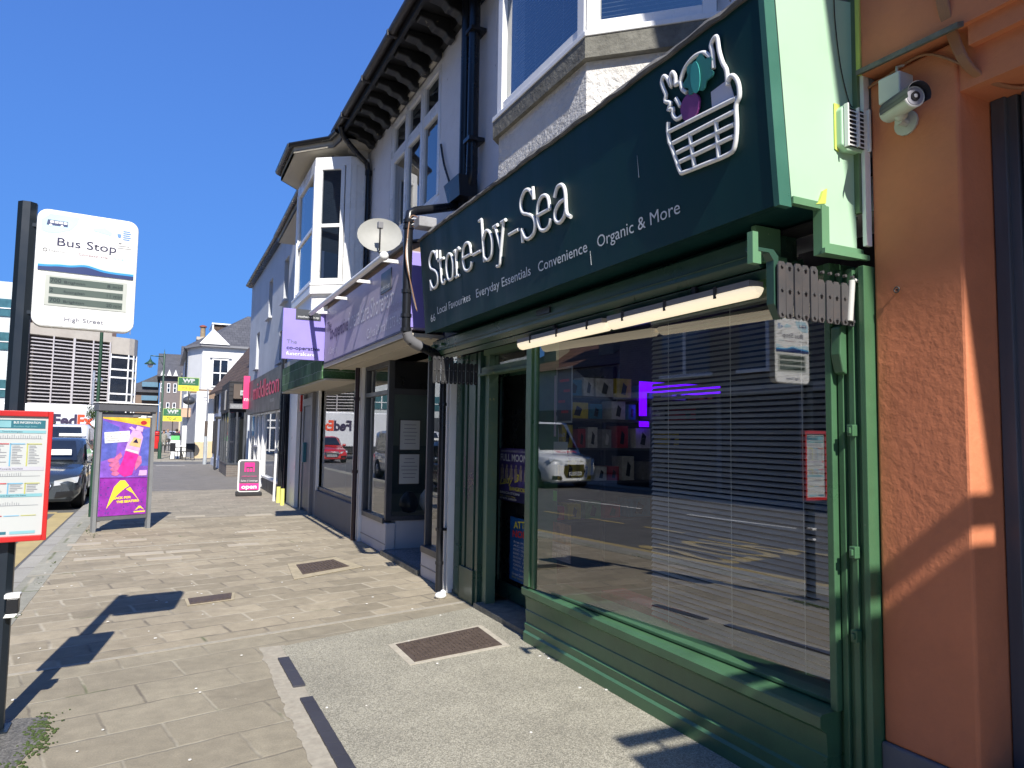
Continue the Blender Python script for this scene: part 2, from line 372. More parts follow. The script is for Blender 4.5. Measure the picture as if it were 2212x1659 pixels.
M['navy'] = mat('navy ink', (.012,.012,.06), .5)
M['inkg'] = mat('grey ink', (.16,.16,.20), .5)
M['pink'] = mat('pink plastic', (.80,.05,.18), .4)
M['magenta'] = mat('magenta print', (.75,.03,.25), .5)
M['yellow'] = mat('yellow print', (.85,.66,.05), .5)
M['wd_green'] = mat('agent green', (.02,.12,.05), .5)
M['red'] = mat('red gloss paint', (.48,.02,.018), .35)
M['teal'] = mat('teal print', (.02,.13,.17), .5)
M['lteal'] = mat('light teal print', (.20,.42,.46), .5)
M['paper'] = mat('paper', (.46,.48,.47), .55, var=.03)
M['tile'] = brickmat('brown roof tiles', (.12,.075,.055), (.09,.06,.045), (.03,.02,.018), .3, .22, .012, axes='XZ', bump=.02)
M['tiley'] = brickmat('brown roof tiles side', (.13,.085,.06), (.10,.065,.05), (.03,.02,.018), .3, .20, .014, axes='YZ', bump=.03)
M['slate'] = brickmat('slate roof', (.10,.10,.11), (.08,.08,.09), (.04,.04,.045), .3, .2, .008, axes='XZ', bump=.01)
M['brick'] = brickmat('grey brown brick', (.16,.13,.11), (.12,.10,.085), (.18,.17,.15), .22, .075, .01, axes='YZ')
M['brickx'] = brickmat('brown brick', (.17,.14,.12), (.13,.11,.10), (.18,.17,.15), .22, .075, .01, axes='XZ')
M['yellowbrick'] = brickmat('yellow stock brick', (.34,.24,.13), (.26,.19,.11), (.25,.22,.17), .22, .075, .01, axes='XZ')
M['concrete'] = mat('concrete panel', (.44,.40,.34), .85, var=.08, dirt=.4, dcol=(.30,.24,.20), ds=.5)
M['dglass'] = mat('dark tinted glazing', (.015,.02,.03), .08, var=.3, spec=.8)
M['bglass'] = mat('teal glazing', (.05,.13,.15), .1, var=.3, spec=.8)
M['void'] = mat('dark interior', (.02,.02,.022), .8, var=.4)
M['wood'] = mat('weathered wood board', (.22,.15,.10), .7, var=.25, stretch=(1,.3,4))
M['lead'] = mat('lead flashing', (.10,.10,.10), .75, var=.35, vs=8, bump=.006, bs=15, dirt=.5, dcol=(.24,.22,.18), ds=4)
M['stone'] = mat('weathered stone ledge', (.17,.165,.14), .9, var=.4, vs=14, bump=.008, bs=30, dirt=.5, dcol=(.07,.07,.055), ds=5)
M['glass'] = glass('shop window glass', .27, (.78,.82,.81), 0)
M['glassup'] = glass('upper window glass', .30, (.55,.6,.62))
M['glassb'] = glass('door glass', .05, (.8,.85,.83))
M['iron'] = mat('cast iron', (.10,.075,.060), .65, metal=.2, var=.3, vs=20, bump=.001)
M['copper'] = mat('tan cable', (.30,.17,.10), .6)
M['blind'] = mat('blind slats', (.42,.43,.45), .45, var=.04)
M['green3'] = mat('street green paint', (.02,.06,.035), .4)
M['carpaint'] = mat('dark grey car paint', (.045,.056,.066), .25, metal=.4, var=.05, coat=1)
M['whitepaint'] = mat('white vehicle paint', (.70,.72,.75), .25, var=.03, coat=1)
M['redpaint'] = mat('red car paint', (.50,.02,.02), .25, var=.03, coat=1)
M['tyre'] = mat('tyre rubber', (.015,.015,.016), .8)
M['rim'] = mat('alloy wheel', (.45,.45,.47), .3, metal=.8)
M['chrome'] = mat('chrome trim', (.75,.75,.78), .12, metal=1)
M['lamp'] = mat('headlamp lens', (.60,.63,.66), .1, metal=.3)
# ================================================================ GROUND
XW = 2.75
asph = gravelmat('road asphalt', [(.085,.084,.082),(.12,.118,.113),(.15,.147,.14)], 120)
tag(MB().box(-400, 400, -300, 500, -.5, -.2).build('ground', asph), kind='structure')
tag(MB().box(-16.5, -1.42, -60, 44, -.19, -.05).box(-40, -1.9, 44, 56, -.19, -.051).build('road', asph), kind='structure')
c1, c2, mo = (.385,.335,.240), (.270,.232,.162), (.195,.165,.115)
pd, pl = (.15,.13,.10), (.40,.36,.28)
slabs = pavemat('worn slab paving', (.292,.258,.188), (.243,.213,.155), pd, (.33,.30,.23), .56, .37, R(-12), org=(.1,.08), jw=.014)
setts = pavemat('small slab paving', (.355,.305,.22), (.240,.207,.148), pd, pl, .48, .285, R(-12), org=(.05,.02), jw=.022)
setts2 = pavemat('far slab paving', (.305,.27,.21), (.245,.22,.172), pd, pl, .45, .24, R(-5), jw=.02)
tarm = gravelmat('old footway tarmac', [(.13,.12,.105),(.18,.165,.145),(.24,.22,.19)], 90)
def pav(pts, m, top=0.0, name='pavement'):
    return tag(MB().prism([(x,y,-.18) for x,y in pts], (0,0,.18+top)).build(name, m), kind='structure')
pav([(-1.25,-12),(4.2,-12),(4.2,6.75),(-1.25,5.58)], slabs)
pav([(-1.25,5.58),(4.2,6.75),(4.2,14.9),(-1.25,14.2)], setts)
pav([(-1.25,14.2),(4.2,14.9),(4.2,21.5),(-1.25,21.0)], setts2)
pav([(-1.25,21.0),(4.2,21.5),(4.2,38),(-1.25,38)], tarm)
lane = tag(MB().box(-1.42, 12, 38.15, 42.0, -.18, -.03).build('side_lane', asph), kind='structure')
pav([(-1.6,42.1),(9,42.1),(9,130),(-1.6,130)], setts2, 0, 'far_pavement')
cem = mat('pale cement', (.34,.31,.25), .95, var=.2, vs=20, bump=.003, dirt=.5, dcol=(.27,.23,.18), ds=9)
kerbm = brickmat('granite kerb', (.36,.345,.30), (.29,.28,.25), (.14,.12,.09), .9, 3, .012, axes='YX', bump=.004, stain=.2, moss=.6)
kin = pavemat('channel stones', (.33,.32,.265), (.26,.255,.21), (.10,.12,.05), pl, .42, .85, 0, 1.2, (.1,0), .03)
tag(MB().box(-1.251,-1.03,-12,38,-.17,.0035).build('kerb_stones', kin), kind='structure')
tag(MB().box(-1.42,-1.25,-12,38,-.18,.004).box(-1.6,4.2,38,38.14,-.17,-.012).box(-1.6,4.2,42.0,42.1,-.17,.003).build('kerb', kerbm), kind='structure')
# cement joint across the footway and edge stones beside the kerb
tag(MB().prism([(-1.24,5.555,.001),(2.74,6.415,.001),(2.74,6.475,.001),(-1.24,5.605,.001)], (0,0,.003)).build('pavement_joint', cem), kind='structure')
tag(MB().prism([(-1.24,9.3,.001),(1.3,9.95,.001),(1.3,9.98,.001),(-1.24,9.35,.001)], (0,0,.003)).prism([(-1.24,11.0,.001),(1.9,11.3,.001),(1.9,11.36,.001),(-1.24,11.08,.001)], (0,0,.003)).build('pavement_joint', cem), kind='structure')
pale = mat('pale new paving slab', (.40,.355,.28), .85, var=.1, bump=.001, bs=70)
mb = MB()
for (x,y,a,b) in [(-.35,10.35,.44,.22),(.12,10.42,.42,.2),(-.9,10.2,.5,.2),(.9,10.7,.42,.22),(-1.1,11.5,.4,.22),(-.55,11.7,.42,.2),(1.15,12.1,.6,.22),(.3,14.6,.5,.22),(1.5,14.4,.5,.3),(-.1,9.9,.4,.2)]:
    mb.prism([(x,y,.001),(x+a,y+a*.12,.001),(x+a-.01,y+b+a*.12,.001),(x-.01,y+b,.001)], (0,0,.004))
tag(mb.build('pavement_slabs', pale), kind='structure')
resin = gravelmat('resin bound gravel', [(.17,.16,.125),(.27,.255,.20),(.345,.325,.255),(.48,.45,.36)], 170)
tag(MB().prism([(.87,5.62,-.01),(2.75,6.22,-.01),(2.75,-3,-.01),(.93,-3,-.01)], (0,0,.016)).build('gravel_path', resin), kind='structure')
random.seed(3)
def ragged(x0, x1, y0, y1, z, n=24, j=.02):
    L_ = [(x0+random.uniform(-j,j), y0+(y1-y0)*i/n, z) for i in range(n+1)]
    R_ = [(x1+random.uniform(-j*.4,j*.4), y1-(y1-y0)*i/n, z) for i in range(n+1)]
    return L_+R_
tag(MB().prism(ragged(.71,.90,2.0,5.66,.001,60,.014), (0,0,.003)).build('pavement_edge', cem), kind='structure')
tilem = mat('dark edging tile', (.045,.045,.055), .5, var=.2)
mb = MB()
for y0, y1 in ((4.70,5.36),(3.0,4.48)):
    y = y0
    while y < y1-.05:
        x = .80+(5.4-y)*.012; mb.box(x, x+.075, y, min(y+.152,y1), .002, .016); y += .156
tag(mb.build('kerb_tiles', tilem), kind='structure')
def cover(name, q, label, rows, cols, cat='manhole cover', grp=None, slot=False):
    q = [Vector((x,y,0)) for x,y in q]
    c = sum(q, Vector())/4; t = thing(name, (c.x,c.y,0), label, cat, grp)
    def P(u, v, z): return (q[0]*(1-u)*(1-v)+q[1]*u*(1-v)+q[2]*u*v+q[3]*(1-u)*v)+Vector((0,0,z))
    if not slot: cemx = mat('pale cement surround', (.42,.385,.31), .95, var=.2, vs=20, dirt=.5, dcol=(.33,.29,.22), ds=9)
    else: cemx = mat('tan cement surround', (.36,.31,.215), .95, var=.25, vs=12, dirt=.5, dcol=(.30,.25,.17), ds=9)
    es = .22 if slot else 1
    def ring(e): return [P(-e,-e*1.3,.004),P(1+e,-e*1.3,.004),P(1+e,1+e*1.3,.004),P(-e,1+e*1.3,.004)]
    MB().prism(ring(.20 if slot and cols > 9 else .07), (0,0,.0045)).build('cement_surround', cemx, t)
    MB().prism([P(0,0,.006),P(1,0,.006),P(1,1,.006),P(0,1,.006)], (0,0,.007)).build('cover_plate', M['iron'], t)
    mb = MB()
    for i in range(cols):
        for j in range(rows):
            u0 = .05+.9*i/cols; v0 = .07+.86*j/rows; du = .9/cols*(.62 if (i+j)%2 else .3); dv = .86/rows*(.3 if (i+j)%2 else .62)
            if slot: du, dv = .9/cols*.5, .86/rows*.8
            mb.prism([P(u0,v0,.012),P(u0+du,v0,.012),P(u0+du,v0+dv,.012),P(u0,v0+dv,.012)], (0,0,.006))
    for u, v in ((.03,.06),(.92,.05),(.92,.9),(.03,.9)): mb.prism([P(u,v,.012),P(u+.045,v,.012),P(u+.045,v+.05,.012),P(u,v+.05,.012)], (0,0,.005))
    mb.build('tread_pattern', M['iron'], t)
cover('manhole_cover', [(1.66,4.87),(2.40,5.00),(2.43,5.53),(1.66,5.32)], 'big rusty manhole cover set in the gravel outside the green shop', 12, 20)
cover('manhole_cover', [(1.49,8.31),(2.09,8.62),(2.01,9.15),(1.52,8.94)], 'small rusty manhole cover in the slabs outside the mauve sign shop', 3, 12, slot=True)
cover('drain_grating', [(.30,7.27),(.66,7.36),(.69,7.63),(.29,7.53)], 'small drain grating in pale cement near the shadow of the bus stop', 1, 9, 'drain', slot=True)
# road paint
rp = mat('yellow road paint', (.42,.33,.15), .8, var=.15, dirt=.4, dcol=(.25,.2,.13), ds=5)
wp = mat('white road paint', (.62,.62,.58), .8, var=.15)
mb = MB().box(-1.80,-1.50,-12,16.6,-.049,-.046).box(-3.6,-1.80,16.5,16.8,-.049,-.046)
for k in range(-8, 12): mb.box(-3.80,-3.70,k*1.5,k*1.5+.95,-.049,-.046)
mb.build('road_marking', rp)['kind'] = 'structure'
mb = MB()
for k in range(-4, 12): mb.box(-6.2,-6.08,k*4+.4,k*4+3.0,-.049,-.046)
mb.box(-.2,1.0,36.4,36.5,.0005,.003)
mb.build('road_marking', wp)['kind'] = 'structure'
o = lettering('STOP', (-1.88,8.3,-.0465), (-1,0,0), (0,-1,0), 1.75, rp, None, 1.78, ext=0, name='road_marking', bold=.01); o['kind'] = 'structure'
o = lettering('BUS', (-2.05,14.6,-.0465), (-1,0,0), (0,-1,0), 1.6, rp, None, 1.4, ext=0, name='road_marking', bold=.01); o['kind'] = 'structure'
# moss and dirt by the bus stop, litter, chewing gum
mossm = mat('moss', (.055,.085,.02), .95, var=.4, vs=30, bump=.008, bs=80)
darkt = gravelmat('dark tarmac patch', [(.07,.068,.062),(.13,.125,.11),(.2,.19,.17)], 100)
mb = MB().prism([(-.95,4.1,.001),(-.55,4.15,.001),(-.48,4.5,.001),(-.5,4.78,.001),(-.75,4.85,.001),(-1,4.8,.001)], (0,0,.003))
tag(mb.build('pavement_patch', darkt), kind='structure')
mb = MB()
for _ in range(320):
    a = random.random()
    if a < .55: x, y = random.gauss(-.50,.035), random.uniform(4.25,4.85)
    elif a < .75: x, y = random.uniform(-.85,-.5), random.gauss(4.17,.03)
    else: x, y = random.choice([(-1.13,6.1),(-1.1,6.6),(-1.05,7.4),(-1.1,9),(-.95,12.9),(-1,13.1),(-.85,12.6),(-1.1,10.1)]); x += random.gauss(0,.03); y += random.gauss(0,.12)
    r = random.uniform(.004,.011); mb.ball((x,y,.006), r, r, r*.5, n=5)
tag(mb.build('moss', mossm), 'green moss growing in the paving joints by the kerb', 'moss', kind='stuff')
gum = mat('pale specks', (.62,.60,.55), .8)
mb = MB()
for _ in range(90):
    x, y = random.uniform(-1.1,2.6), random.uniform(3.0,13); r = random.uniform(.005,.014)
    mb.lathe([(r,0),(r*.8,.003)], (x,y,.0065), 6)
tag(mb.build('chewing_gum_spots', gum), 'pale specks of litter and gum on the paving', 'litter', kind='stuff')
# ================================================================ GREEN SHOP
def signx(z): return 2.25-(z-2.575)/.905*.08
G = M['green']; DG = M['dgreen']
shop = thing('shop_building', (3.5,4.4,0), 'white rendered building with dark green shopfront and a canted bay above', 'building')
# walls, interior
MB().box(2.79,3.1,4.85,6.95,2.62,6.5).box(2.79,3.1,2.06,3.05,2.62,6.5).box(2.95,3.1,3.05,4.85,2.62,3.6).build('wall', M['render'], shop)
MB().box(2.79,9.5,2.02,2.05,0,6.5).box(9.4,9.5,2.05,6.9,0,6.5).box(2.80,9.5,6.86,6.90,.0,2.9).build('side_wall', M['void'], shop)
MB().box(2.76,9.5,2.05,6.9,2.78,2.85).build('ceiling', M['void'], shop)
MB().box(2.72,9.5,2.05,6.9,-.1,.035).build('shop_floor', mat('brown vinyl floor', (.09,.055,.035), .5), shop)
# stall riser: weather boards
mb = MB()
prof = [(2.595,0),(2.595,.075),(2.61,.088),(2.605,.14),(2.62,.15),(2.612,.245),(2.618,.25),(2.61,.345),(2.59,.36),(2.575,.372),(2.575,.418),(2.59,.428),(2.87,.434),(2.87,0)]
mb.prism([(x+.005,2.22,z) for x,z in prof], (0,2.82,0)); mb.build('stall_riser', G, shop)
# window frame and glass
mb = MB().box(2.595,2.80,4.87,5.04,.434,2.40).box(2.66,2.86,2.20,2.235,.434,2.40).prism([(2.70,2.235,2.36),(2.61,4.87,2.36),(2.88,4.87,2.36),(2.88,2.235,2.36)],(0,0,.05)).prism([(2.712,2.235,.436),(2.622,4.87,.436),(2.88,4.87,.436),(2.88,2.235,.436)],(0,0,.02))
mb.box(2.58,2.595,4.92,5.0,.44,2.36)
mb.build('shop_window_frame', G, shop, bevel=.004)
MB().poly([(2.82,2.22,.43),(2.61,4.90,.43),(2.61,4.90,2.38),(2.82,2.22,2.38)][::-1]).build('shop_window_glass', M['glass'], shop, fix=False)
# pilasters
mb = MB()
y = 2.05
for i, dx in enumerate((0,.022,0,.022,0,.03,0)): mb.box(2.69+dx*.8, 2.82, y, y+.0285, 0, 2.36); y += .0285
mb.box(2.675,2.82,2.05,2.25,0,.10); pil = mb.build('pilaster', G, shop, bevel=.003)
mb = MB()
for z in (.75, 1.1, 1.62): mb.box(2.665,2.70,2.10,2.13,z,z+.05).box(2.655,2.67,2.108,2.122,z+.012,z+.038)
mb.build('hinge_clip', G, pil, bevel=.003)
MB().prism([(2.69,2.14,2.12),(2.65,2.14,2.10),(2.645,2.14,1.98),(2.665,2.14,1.90),(2.69,2.14,1.89)], (0,.05,0)).build('arm_shoe', G, pil, bevel=.006)
mb = MB(); y = 6.17
for i, (w_, dx) in enumerate(((.05,.05),(.06,.0),(.05,.03),(.16,.0),(.05,.03),(.06,.0),(.10,.04),(.14,.01))): mb.box(2.71+dx*.8,2.85,y,y+w_,0,2.40); y += w_
mb.box(2.69,2.85,6.28,6.62,0,.32)
mb.build('pilaster', DG, shop, bevel=.003)
# door frame, transom, door
mb = MB().box(2.745,2.84,6.09,6.17,.03,2.40).box(2.70,2.86,5.04,6.17,2.18,2.24).box(2.68,2.72,5.04,6.25,2.165,2.185).box(2.72,2.84,5.04,6.17,2.36,2.41)
mb.build('door_frame', M['greenb'] if 0 else mat('worn pale green paint', (.10,.17,.11), .5, var=.2, dirt=.5, dcol=(.16,.17,.05), ds=6, chips=.04, ccol=(.3,.3,.12)), shop)
MB().box(2.66,3.2,5.04,6.17,-.02,.05).build('door_step', M['stone'], shop)
mb = MB().box(3.0,3.04,5.5,5.58,.06,2.30).box(3.0,3.04,6.38,6.62,.06,2.30).box(3.0,3.04,5.58,6.38,.06,.20).box(3.0,3.04,5.58,6.38,2.18,2.30)
door = mb.build('door', DG, shop, bevel=.004)
MB().box(3.02,3.025,5.58,6.38,.20,2.18).build('door_pane', mat('dark door panel', (.01,.012,.013), .25), door)
MB().box(2.80,2.81,5.04,6.09,2.24,2.36).build('transom_pane', M['glassb'], shop)
# posters on the door (u = -Y reading direction, facing -X)
U, V = (0,-1,0), (0,0,1)
def poster(name, y0, y1, z0, z1, bg, label, x=3.0):
    o = MB().box(x-.006, x-.002, y1, y0, z0, z1).build(name, bg); return tag(o, label, 'poster')
p1_ = poster('poster', 6.10, 5.48, 1.02, 1.52, mat('dark purple poster print', (.06,.045,.16), .35, var=.7, vs=16), 'purple poster for a cabaret show hung on the shop door, above the blue one')
wpr = mat('white print', (.55,.55,.56), .5); ypr = mat('yellow poster print', (.55,.48,.06), .5); rpr = mat('red poster print', (.45,.03,.03), .5)
lettering('UNAPOLOGETICALLY', (2.993,6.06,1.485), U, V, .018, wpr, p1_, .56)
lettering('FULL MOON', (2.993,6.07,1.40), U, V, .065, wpr, p1_, .56, bold=.02)
skin_ = mat('printed figures', (.28,.22,.19), .5, var=.5, vs=30)
mb = MB()
for k in range(6):
    y = 6.03-k*.10; mb.box(2.988,2.993,y-.028,y+.028,1.22,1.33).ball((2.991,y,1.35),.004,.018,.02,n=6)
mb.build('printed_figures', skin_, p1_)
lettering('Lady B', (2.992,6.08,1.165), (0,-1,.12), V, .07, ypr, p1_, .42, shear=.3, bold=.02)
lettering('BANGKOK', (2.992,5.86,1.125), U, V, .035, ypr, p1_, .33, bold=.02)
MB().box(2.9925,2.9938,5.48,6.10,1.02,1.11).build('poster_strip', M['navy'], p1_)
lettering('BRIGHTON', (2.991,6.07,1.085), U, V, .022, wpr, p1_, .42, bold=.02)
lettering('5th - 31st May', (2.991,6.07,1.058), U, V, .014, ypr, p1_, .34)
lettering('07479 230253', (2.991,6.07,1.034), U, V, .016, wpr, p1_, .36, bold=.02)
p2_ = poster('poster', 5.88, 5.4, .42, 1.0, mat('blue poster print', (.01,.07,.22), .35, var=.3, vs=5), 'blue concert poster hung low on the shop door, below the purple one')
lettering('ATTIC', (2.993,5.80,.90), (0,-1,.1), V, .06, ypr, p2_, .34, bold=.03)
lettering('NOISE', (2.993,5.82,.82), (0,-1,.05), V, .06, rpr, p2_, .36, bold=.03)
for k, s_ in enumerate(('31st MAY', 'AC-DC', 'ROCKS  TRIBUTE', 'BAND  QUEEN', 'SHOW  LIVE', 'MUSIC  FEST', 'OPEN AIR', 'FULL SHOW')):
    lettering(s_, (2.993,5.80,.77-k*.035), U, V, .018, wpr, p2_, .30)
lettering('Great Gatherings', (2.993,5.82,.475), U, V, .022, wpr, p2_, .36)
lettering('BOOK TICKETS ONLINE', (2.993,5.82,.445), U, V, .014, ypr, p2_, .36)
p1_.location.y += .26; p1_.location.z -= .04; p2_.location.y += .22; p2_.location.z -= .16
# awning cassette over the window
aw = thing('awning_cassette', (2.55,4.7,2.4), 'long folded dark green awning box under the shop sign', 'awning')
mb = MB().prism([(2.50,2.45,2.405),(2.47,2.45,2.44),(2.47,2.45,2.55),(2.52,2.45,2.585),(2.74,2.45,2.585),(2.74,2.45,2.47)], (0,4.47,0))
mb.prism([(2.53,2.4,2.36),(2.505,2.4,2.40),(2.72,2.4,2.47),(2.74,2.4,2.43)], (0,4.5,0))
mb.box(2.462,2.47,2.45,6.92,2.465,2.475); mb.build('cassette', DG, aw, bevel=.006)
MB().box(2.455,2.47,4.42,4.62,2.49,2.53).build('maker_plate', M['black'], aw)
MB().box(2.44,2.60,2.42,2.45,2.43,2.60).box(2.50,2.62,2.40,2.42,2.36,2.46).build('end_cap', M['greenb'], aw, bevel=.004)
mb = MB().tube(spline([(2.46,6.80,2.50),(2.45,6.86,2.50),(2.44,6.90,2.46),(2.44,6.90,2.36)],4), .018, 8).cyl((2.44,6.6,2.50),.015,.03,8,0,'X')
mb.build('crank_rod', G, aw)
def scissor(y0, x0, x1, ztop, n, m, label, name='folding_awning_arm', z1=2.10):
    t = thing(name, ((x0+x1)/2,y0,z1), label, 'awning arm', 'folding awning arms')
    for k in range(n):
        x = x0+(x1-x0)*k/(n-1); w_ = (x1-x0)/(n-1)*.42; yy = y0+(.004 if k%2 else 0)
        mb = MB(); zt = ztop-(.0 if k < n*.45 else .05)
        ring = [(x-w_,yy,z1+.015),(x-w_*.6,yy,z1),(x+w_*.6,yy,z1),(x+w_,yy,z1+.015),(x+w_+.003,yy,zt-.015),(x+w_*.6,yy,zt),(x-w_*.6,yy,zt),(x-w_,yy,zt-.015)]
        mb.prism(ring, (0,.008,0)); mb.build('slat', m, t)
    mb = MB()
    for k in range(n):
        x = x0+(x1-x0)*k/(n-1)
        for z in (z1+.018, (z1+ztop)/2, ztop-.02): mb.cyl((x,y0-.008,z),.007,.014,6,0,'Y')
    mb.build('rivet', M['steel'], t)
    return t
sc1 = scissor(2.10, 2.26, 2.68, 2.335, 10, M['steel'], 'grey folded awning arm of riveted slats beside the orange wall')
MB().prism([(2.12,2.12,2.385),(2.12,2.12,2.37),(2.21,2.12,2.37),(2.235,2.12,2.34),(2.235,2.12,2.16),(2.27,2.12,2.10),(2.285,2.12,2.10),(2.262,2.12,2.17),(2.262,2.12,2.36),(2.235,2.12,2.385)], (0,.04,0)).build('curved_bracket', M['dgreen'], sc1)
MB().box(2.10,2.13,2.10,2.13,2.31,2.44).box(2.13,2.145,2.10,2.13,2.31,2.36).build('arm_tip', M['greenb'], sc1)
MB().tube([(2.66,2.10,2.12),(2.68,2.10,2.30)], .014, 8).tube([(2.68,2.09,2.30),(2.72,2.09,2.30)],.008,6).build('pivot_rod', mat('worn white rod',(.5,.5,.47),.6,chips=.05,ccol=(.2,.1,.05)), sc1)
scissor(6.12, 2.21, 2.62, 2.32, 11, M['blackm'], 'black folded awning arm hanging over the pilaster beyond the shop door', z1=2.07)
# light battens
lb = thing('batten_light', (2.5,3.7,2.28), 'long lit strip light under the awning box over the window', 'strip light')
for i, (a, b) in enumerate(((2.46,3.70),(3.72,4.95))):
    ring = lambda y, s: [(2.5+.050*s*math.cos(t_), y, 2.315-.045*s*abs(math.sin(t_)) if math.sin(t_) < 0 else 2.315+.012*s*math.sin(t_)) for t_ in [k*2*math.pi/12 for k in range(12)]]
    MB().loft([ring(a,.55), ring(a+.03,1), ring(b-.03,1), ring(b,.55)]).build('diffuser', emit('lit diffuser %d' % i, (1.0,.86,.62), .42), lb)
    MB().box(2.455,2.545,a+.02,b-.02,2.322,2.352).build('housing', M['grey'], lb)
mb = MB()
for y in (2.7,3.1,3.5,3.9,4.3,4.7): mb.box(2.450,2.458,y,y+.02,2.30,2.36)
mb.box(2.49,2.51,2.9,2.93,2.352,2.40).box(2.49,2.51,4.4,4.43,2.352,2.40); mb.build('clip', M['blackm'], lb)
# fascia sign
sg = thing('shop_sign', (2.3,4.3,2.575), 'long dark green shop sign with raised white letters and a white basket of vegetables', 'shop sign')
MB().prism([(2.25,2.12,2.575),(2.17,2.12,3.48),(2.26,2.12,3.50),(2.75,2.12,3.56),(2.75,2.12,2.62),(2.34,2.12,2.60)], (0,4.40,0)).build('sign_panel', M['darkgreen'], sg)
MB().prism([(2.246,2.095,2.570),(2.166,2.095,3.49),(2.225,2.095,3.49),(2.315,2.095,2.570)], (0,.03,0)).build('edge_trim', mat('sea green trim', (.05,.16,.12), .35), sg)
MB().prism([(2.70,2.095,3.575),(2.71,2.095,2.43),(2.52,2.095,2.43),(2.52,2.095,2.61),(2.315,2.095,2.61),(2.232,2.095,3.50)], (0,.025,0)).build('side_panel', M['pale'], sg)
mb = MB().prism([(2.315,2.085,2.585),(2.315,2.085,2.615),(2.50,2.085,2.615),(2.50,2.085,2.585)], (0,.03,0))
mb.prism([(2.475,2.08,2.39),(2.475,2.08,2.60),(2.52,2.08,2.60),(2.52,2.08,2.44)], (0,.045,0)).prism([(2.475,2.08,2.39),(2.52,2.08,2.44),(2.73,2.08,2.44),(2.74,2.08,2.40)], (0,.045,0)).box(2.47,2.75,2.062,2.08,2.39,2.412)
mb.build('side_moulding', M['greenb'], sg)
MB().prism([(2.445,2.083,2.60),(2.505,2.083,2.612),(2.515,2.083,2.68),(2.49,2.083,2.665),(2.47,2.083,2.62)], (0,.011,0)).build('chipped_yellow_patch', M['yelgreen'], sg)
MB().box(2.70,2.725,2.07,2.12,2.6,3.62).build('corner_batten', M['slateframe'] if 0 else mat('dull olive batten',(.13,.20,.10),.6), sg)
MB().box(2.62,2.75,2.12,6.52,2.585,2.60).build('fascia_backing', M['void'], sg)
tl = lambda s: MB().prism([(2.158,2.12,3.482),(2.10 if 0 else 2.150,2.12,3.492),(2.20,2.12,3.53),(2.80,2.12,3.62),(2.80,2.12,3.565)], (0,4.44,0))
mb = MB()
random.seed(5)
prev = None; N = 60
for i in range(N+1):
    y = 2.11+4.43*i/N; j = random.uniform(-.008,.008); k = random.uniform(-.01,.01)
    ring = [(2.155,y,3.478+j*.5),(2.148,y,3.492+j),(2.20+k,y,3.545+j),(2.24,y,3.55),(2.26+k,y,3.60+k),(2.80,y,3.70),(2.80,y,3.56)]
    if prev: mb.hull(prev, ring, 0, False, caps=(i in (1,N)))
    prev = ring
mb.build('lead_flashing', M['lead'], sg)
wl = mat('white acrylic letters', (.80,.81,.80), .3, var=.02)
wlt = mat('white vinyl letters', (.70,.74,.74), .5, var=.02)
def SP(y, z, off=.012): return Vector((signx(z)-off, y, z))
def stroke(mb, pts, r=.0125, k=5): mb.tube([SP(*p) for p in spline([(a,b,0) for a,b in pts], k)] if 0 else [SP(p[0],p[1]) for p in spline([(a,b,0) for a,b in pts], k)], r, 8, flat=.9, nrm=(-1,0,-.09))
# condensed serif glyphs: (x 0..1 left to right, z 0..1 over the cap height), list of strokes
GL = {
 'S': [[(.93,.72),(.93,.98)],[(.90,.80),(.70,.96),(.42,1.0),(.14,.88),(.08,.72),(.20,.58),(.5,.50),(.82,.38),(.92,.22),(.80,.06),(.50,0),(.25,.05),(.08,.22)],[(.06,-.02),(.06,.28)]],
 't': [[(.35,.92),(.35,.25),(.45,.04),(.70,0),(.92,.08)],[(.02,.66),(.88,.66)]],
 'o': [[(.5,.68),(.2,.6),(.06,.34),(.2,.06),(.5,0),(.8,.06),(.94,.34),(.8,.6),(.5,.68)]],
 'r': [[(.02,.66),(.30,.66)],[(.30,.66),(.30,0)],[(.05,0),(.60,0)],[(.30,.45),(.5,.62),(.75,.68),(.95,.60)]],
 'e': [[(.08,.36),(.92,.36)],[(.92,.36),(.84,.6),(.5,.68),(.18,.58),(.06,.34),(.18,.08),(.5,0),(.8,.04),(.94,.16)]],
 '-': [[(.05,.30),(.95,.30)]],
 'b': [[(.0,1.0),(.22,1.0)],[(.22,1.0),(.22,.0)],[(.22,.5),(.5,.68),(.82,.58),(.94,.34),(.82,.08),(.5,0),(.22,.12)]],
 'y': [[(.0,.66),(.36,.66)],[(.64,.66),(1.0,.66)],[(.16,.66),(.50,.08)],[(.84,.66),(.50,.08),(.34,-.22),(.10,-.24)]],
 'a': [[(.14,.52),(.34,.67),(.62,.66),(.76,.5),(.76,.12),(.98,0)],[(.76,.38),(.4,.36),(.12,.24),(.12,.08),(.34,0),(.6,.06),(.76,.2)]],
}
cap = .335; base = 2.955
word = [('S',6.262,6.03),('t',6.02,5.86),('o',5.835,5.655),('r',5.635,5.485),('e',5.455,5.25),('-',5.235,5.06),('b',5.07,4.84),('y',4.82,4.60),('-',4.57,4.40),('S',4.37,4.145),('e',4.135,3.94),('a',3.915,3.70)]
for ch, ya, yb in word:
    mb = MB()
    for st in GL[ch]:
        pts = [(ya+(yb-ya)*a, base+cap*b) for a, b in st]
        stroke(mb, pts, .0135, 5)
    mb.build('letter', wl, sg)
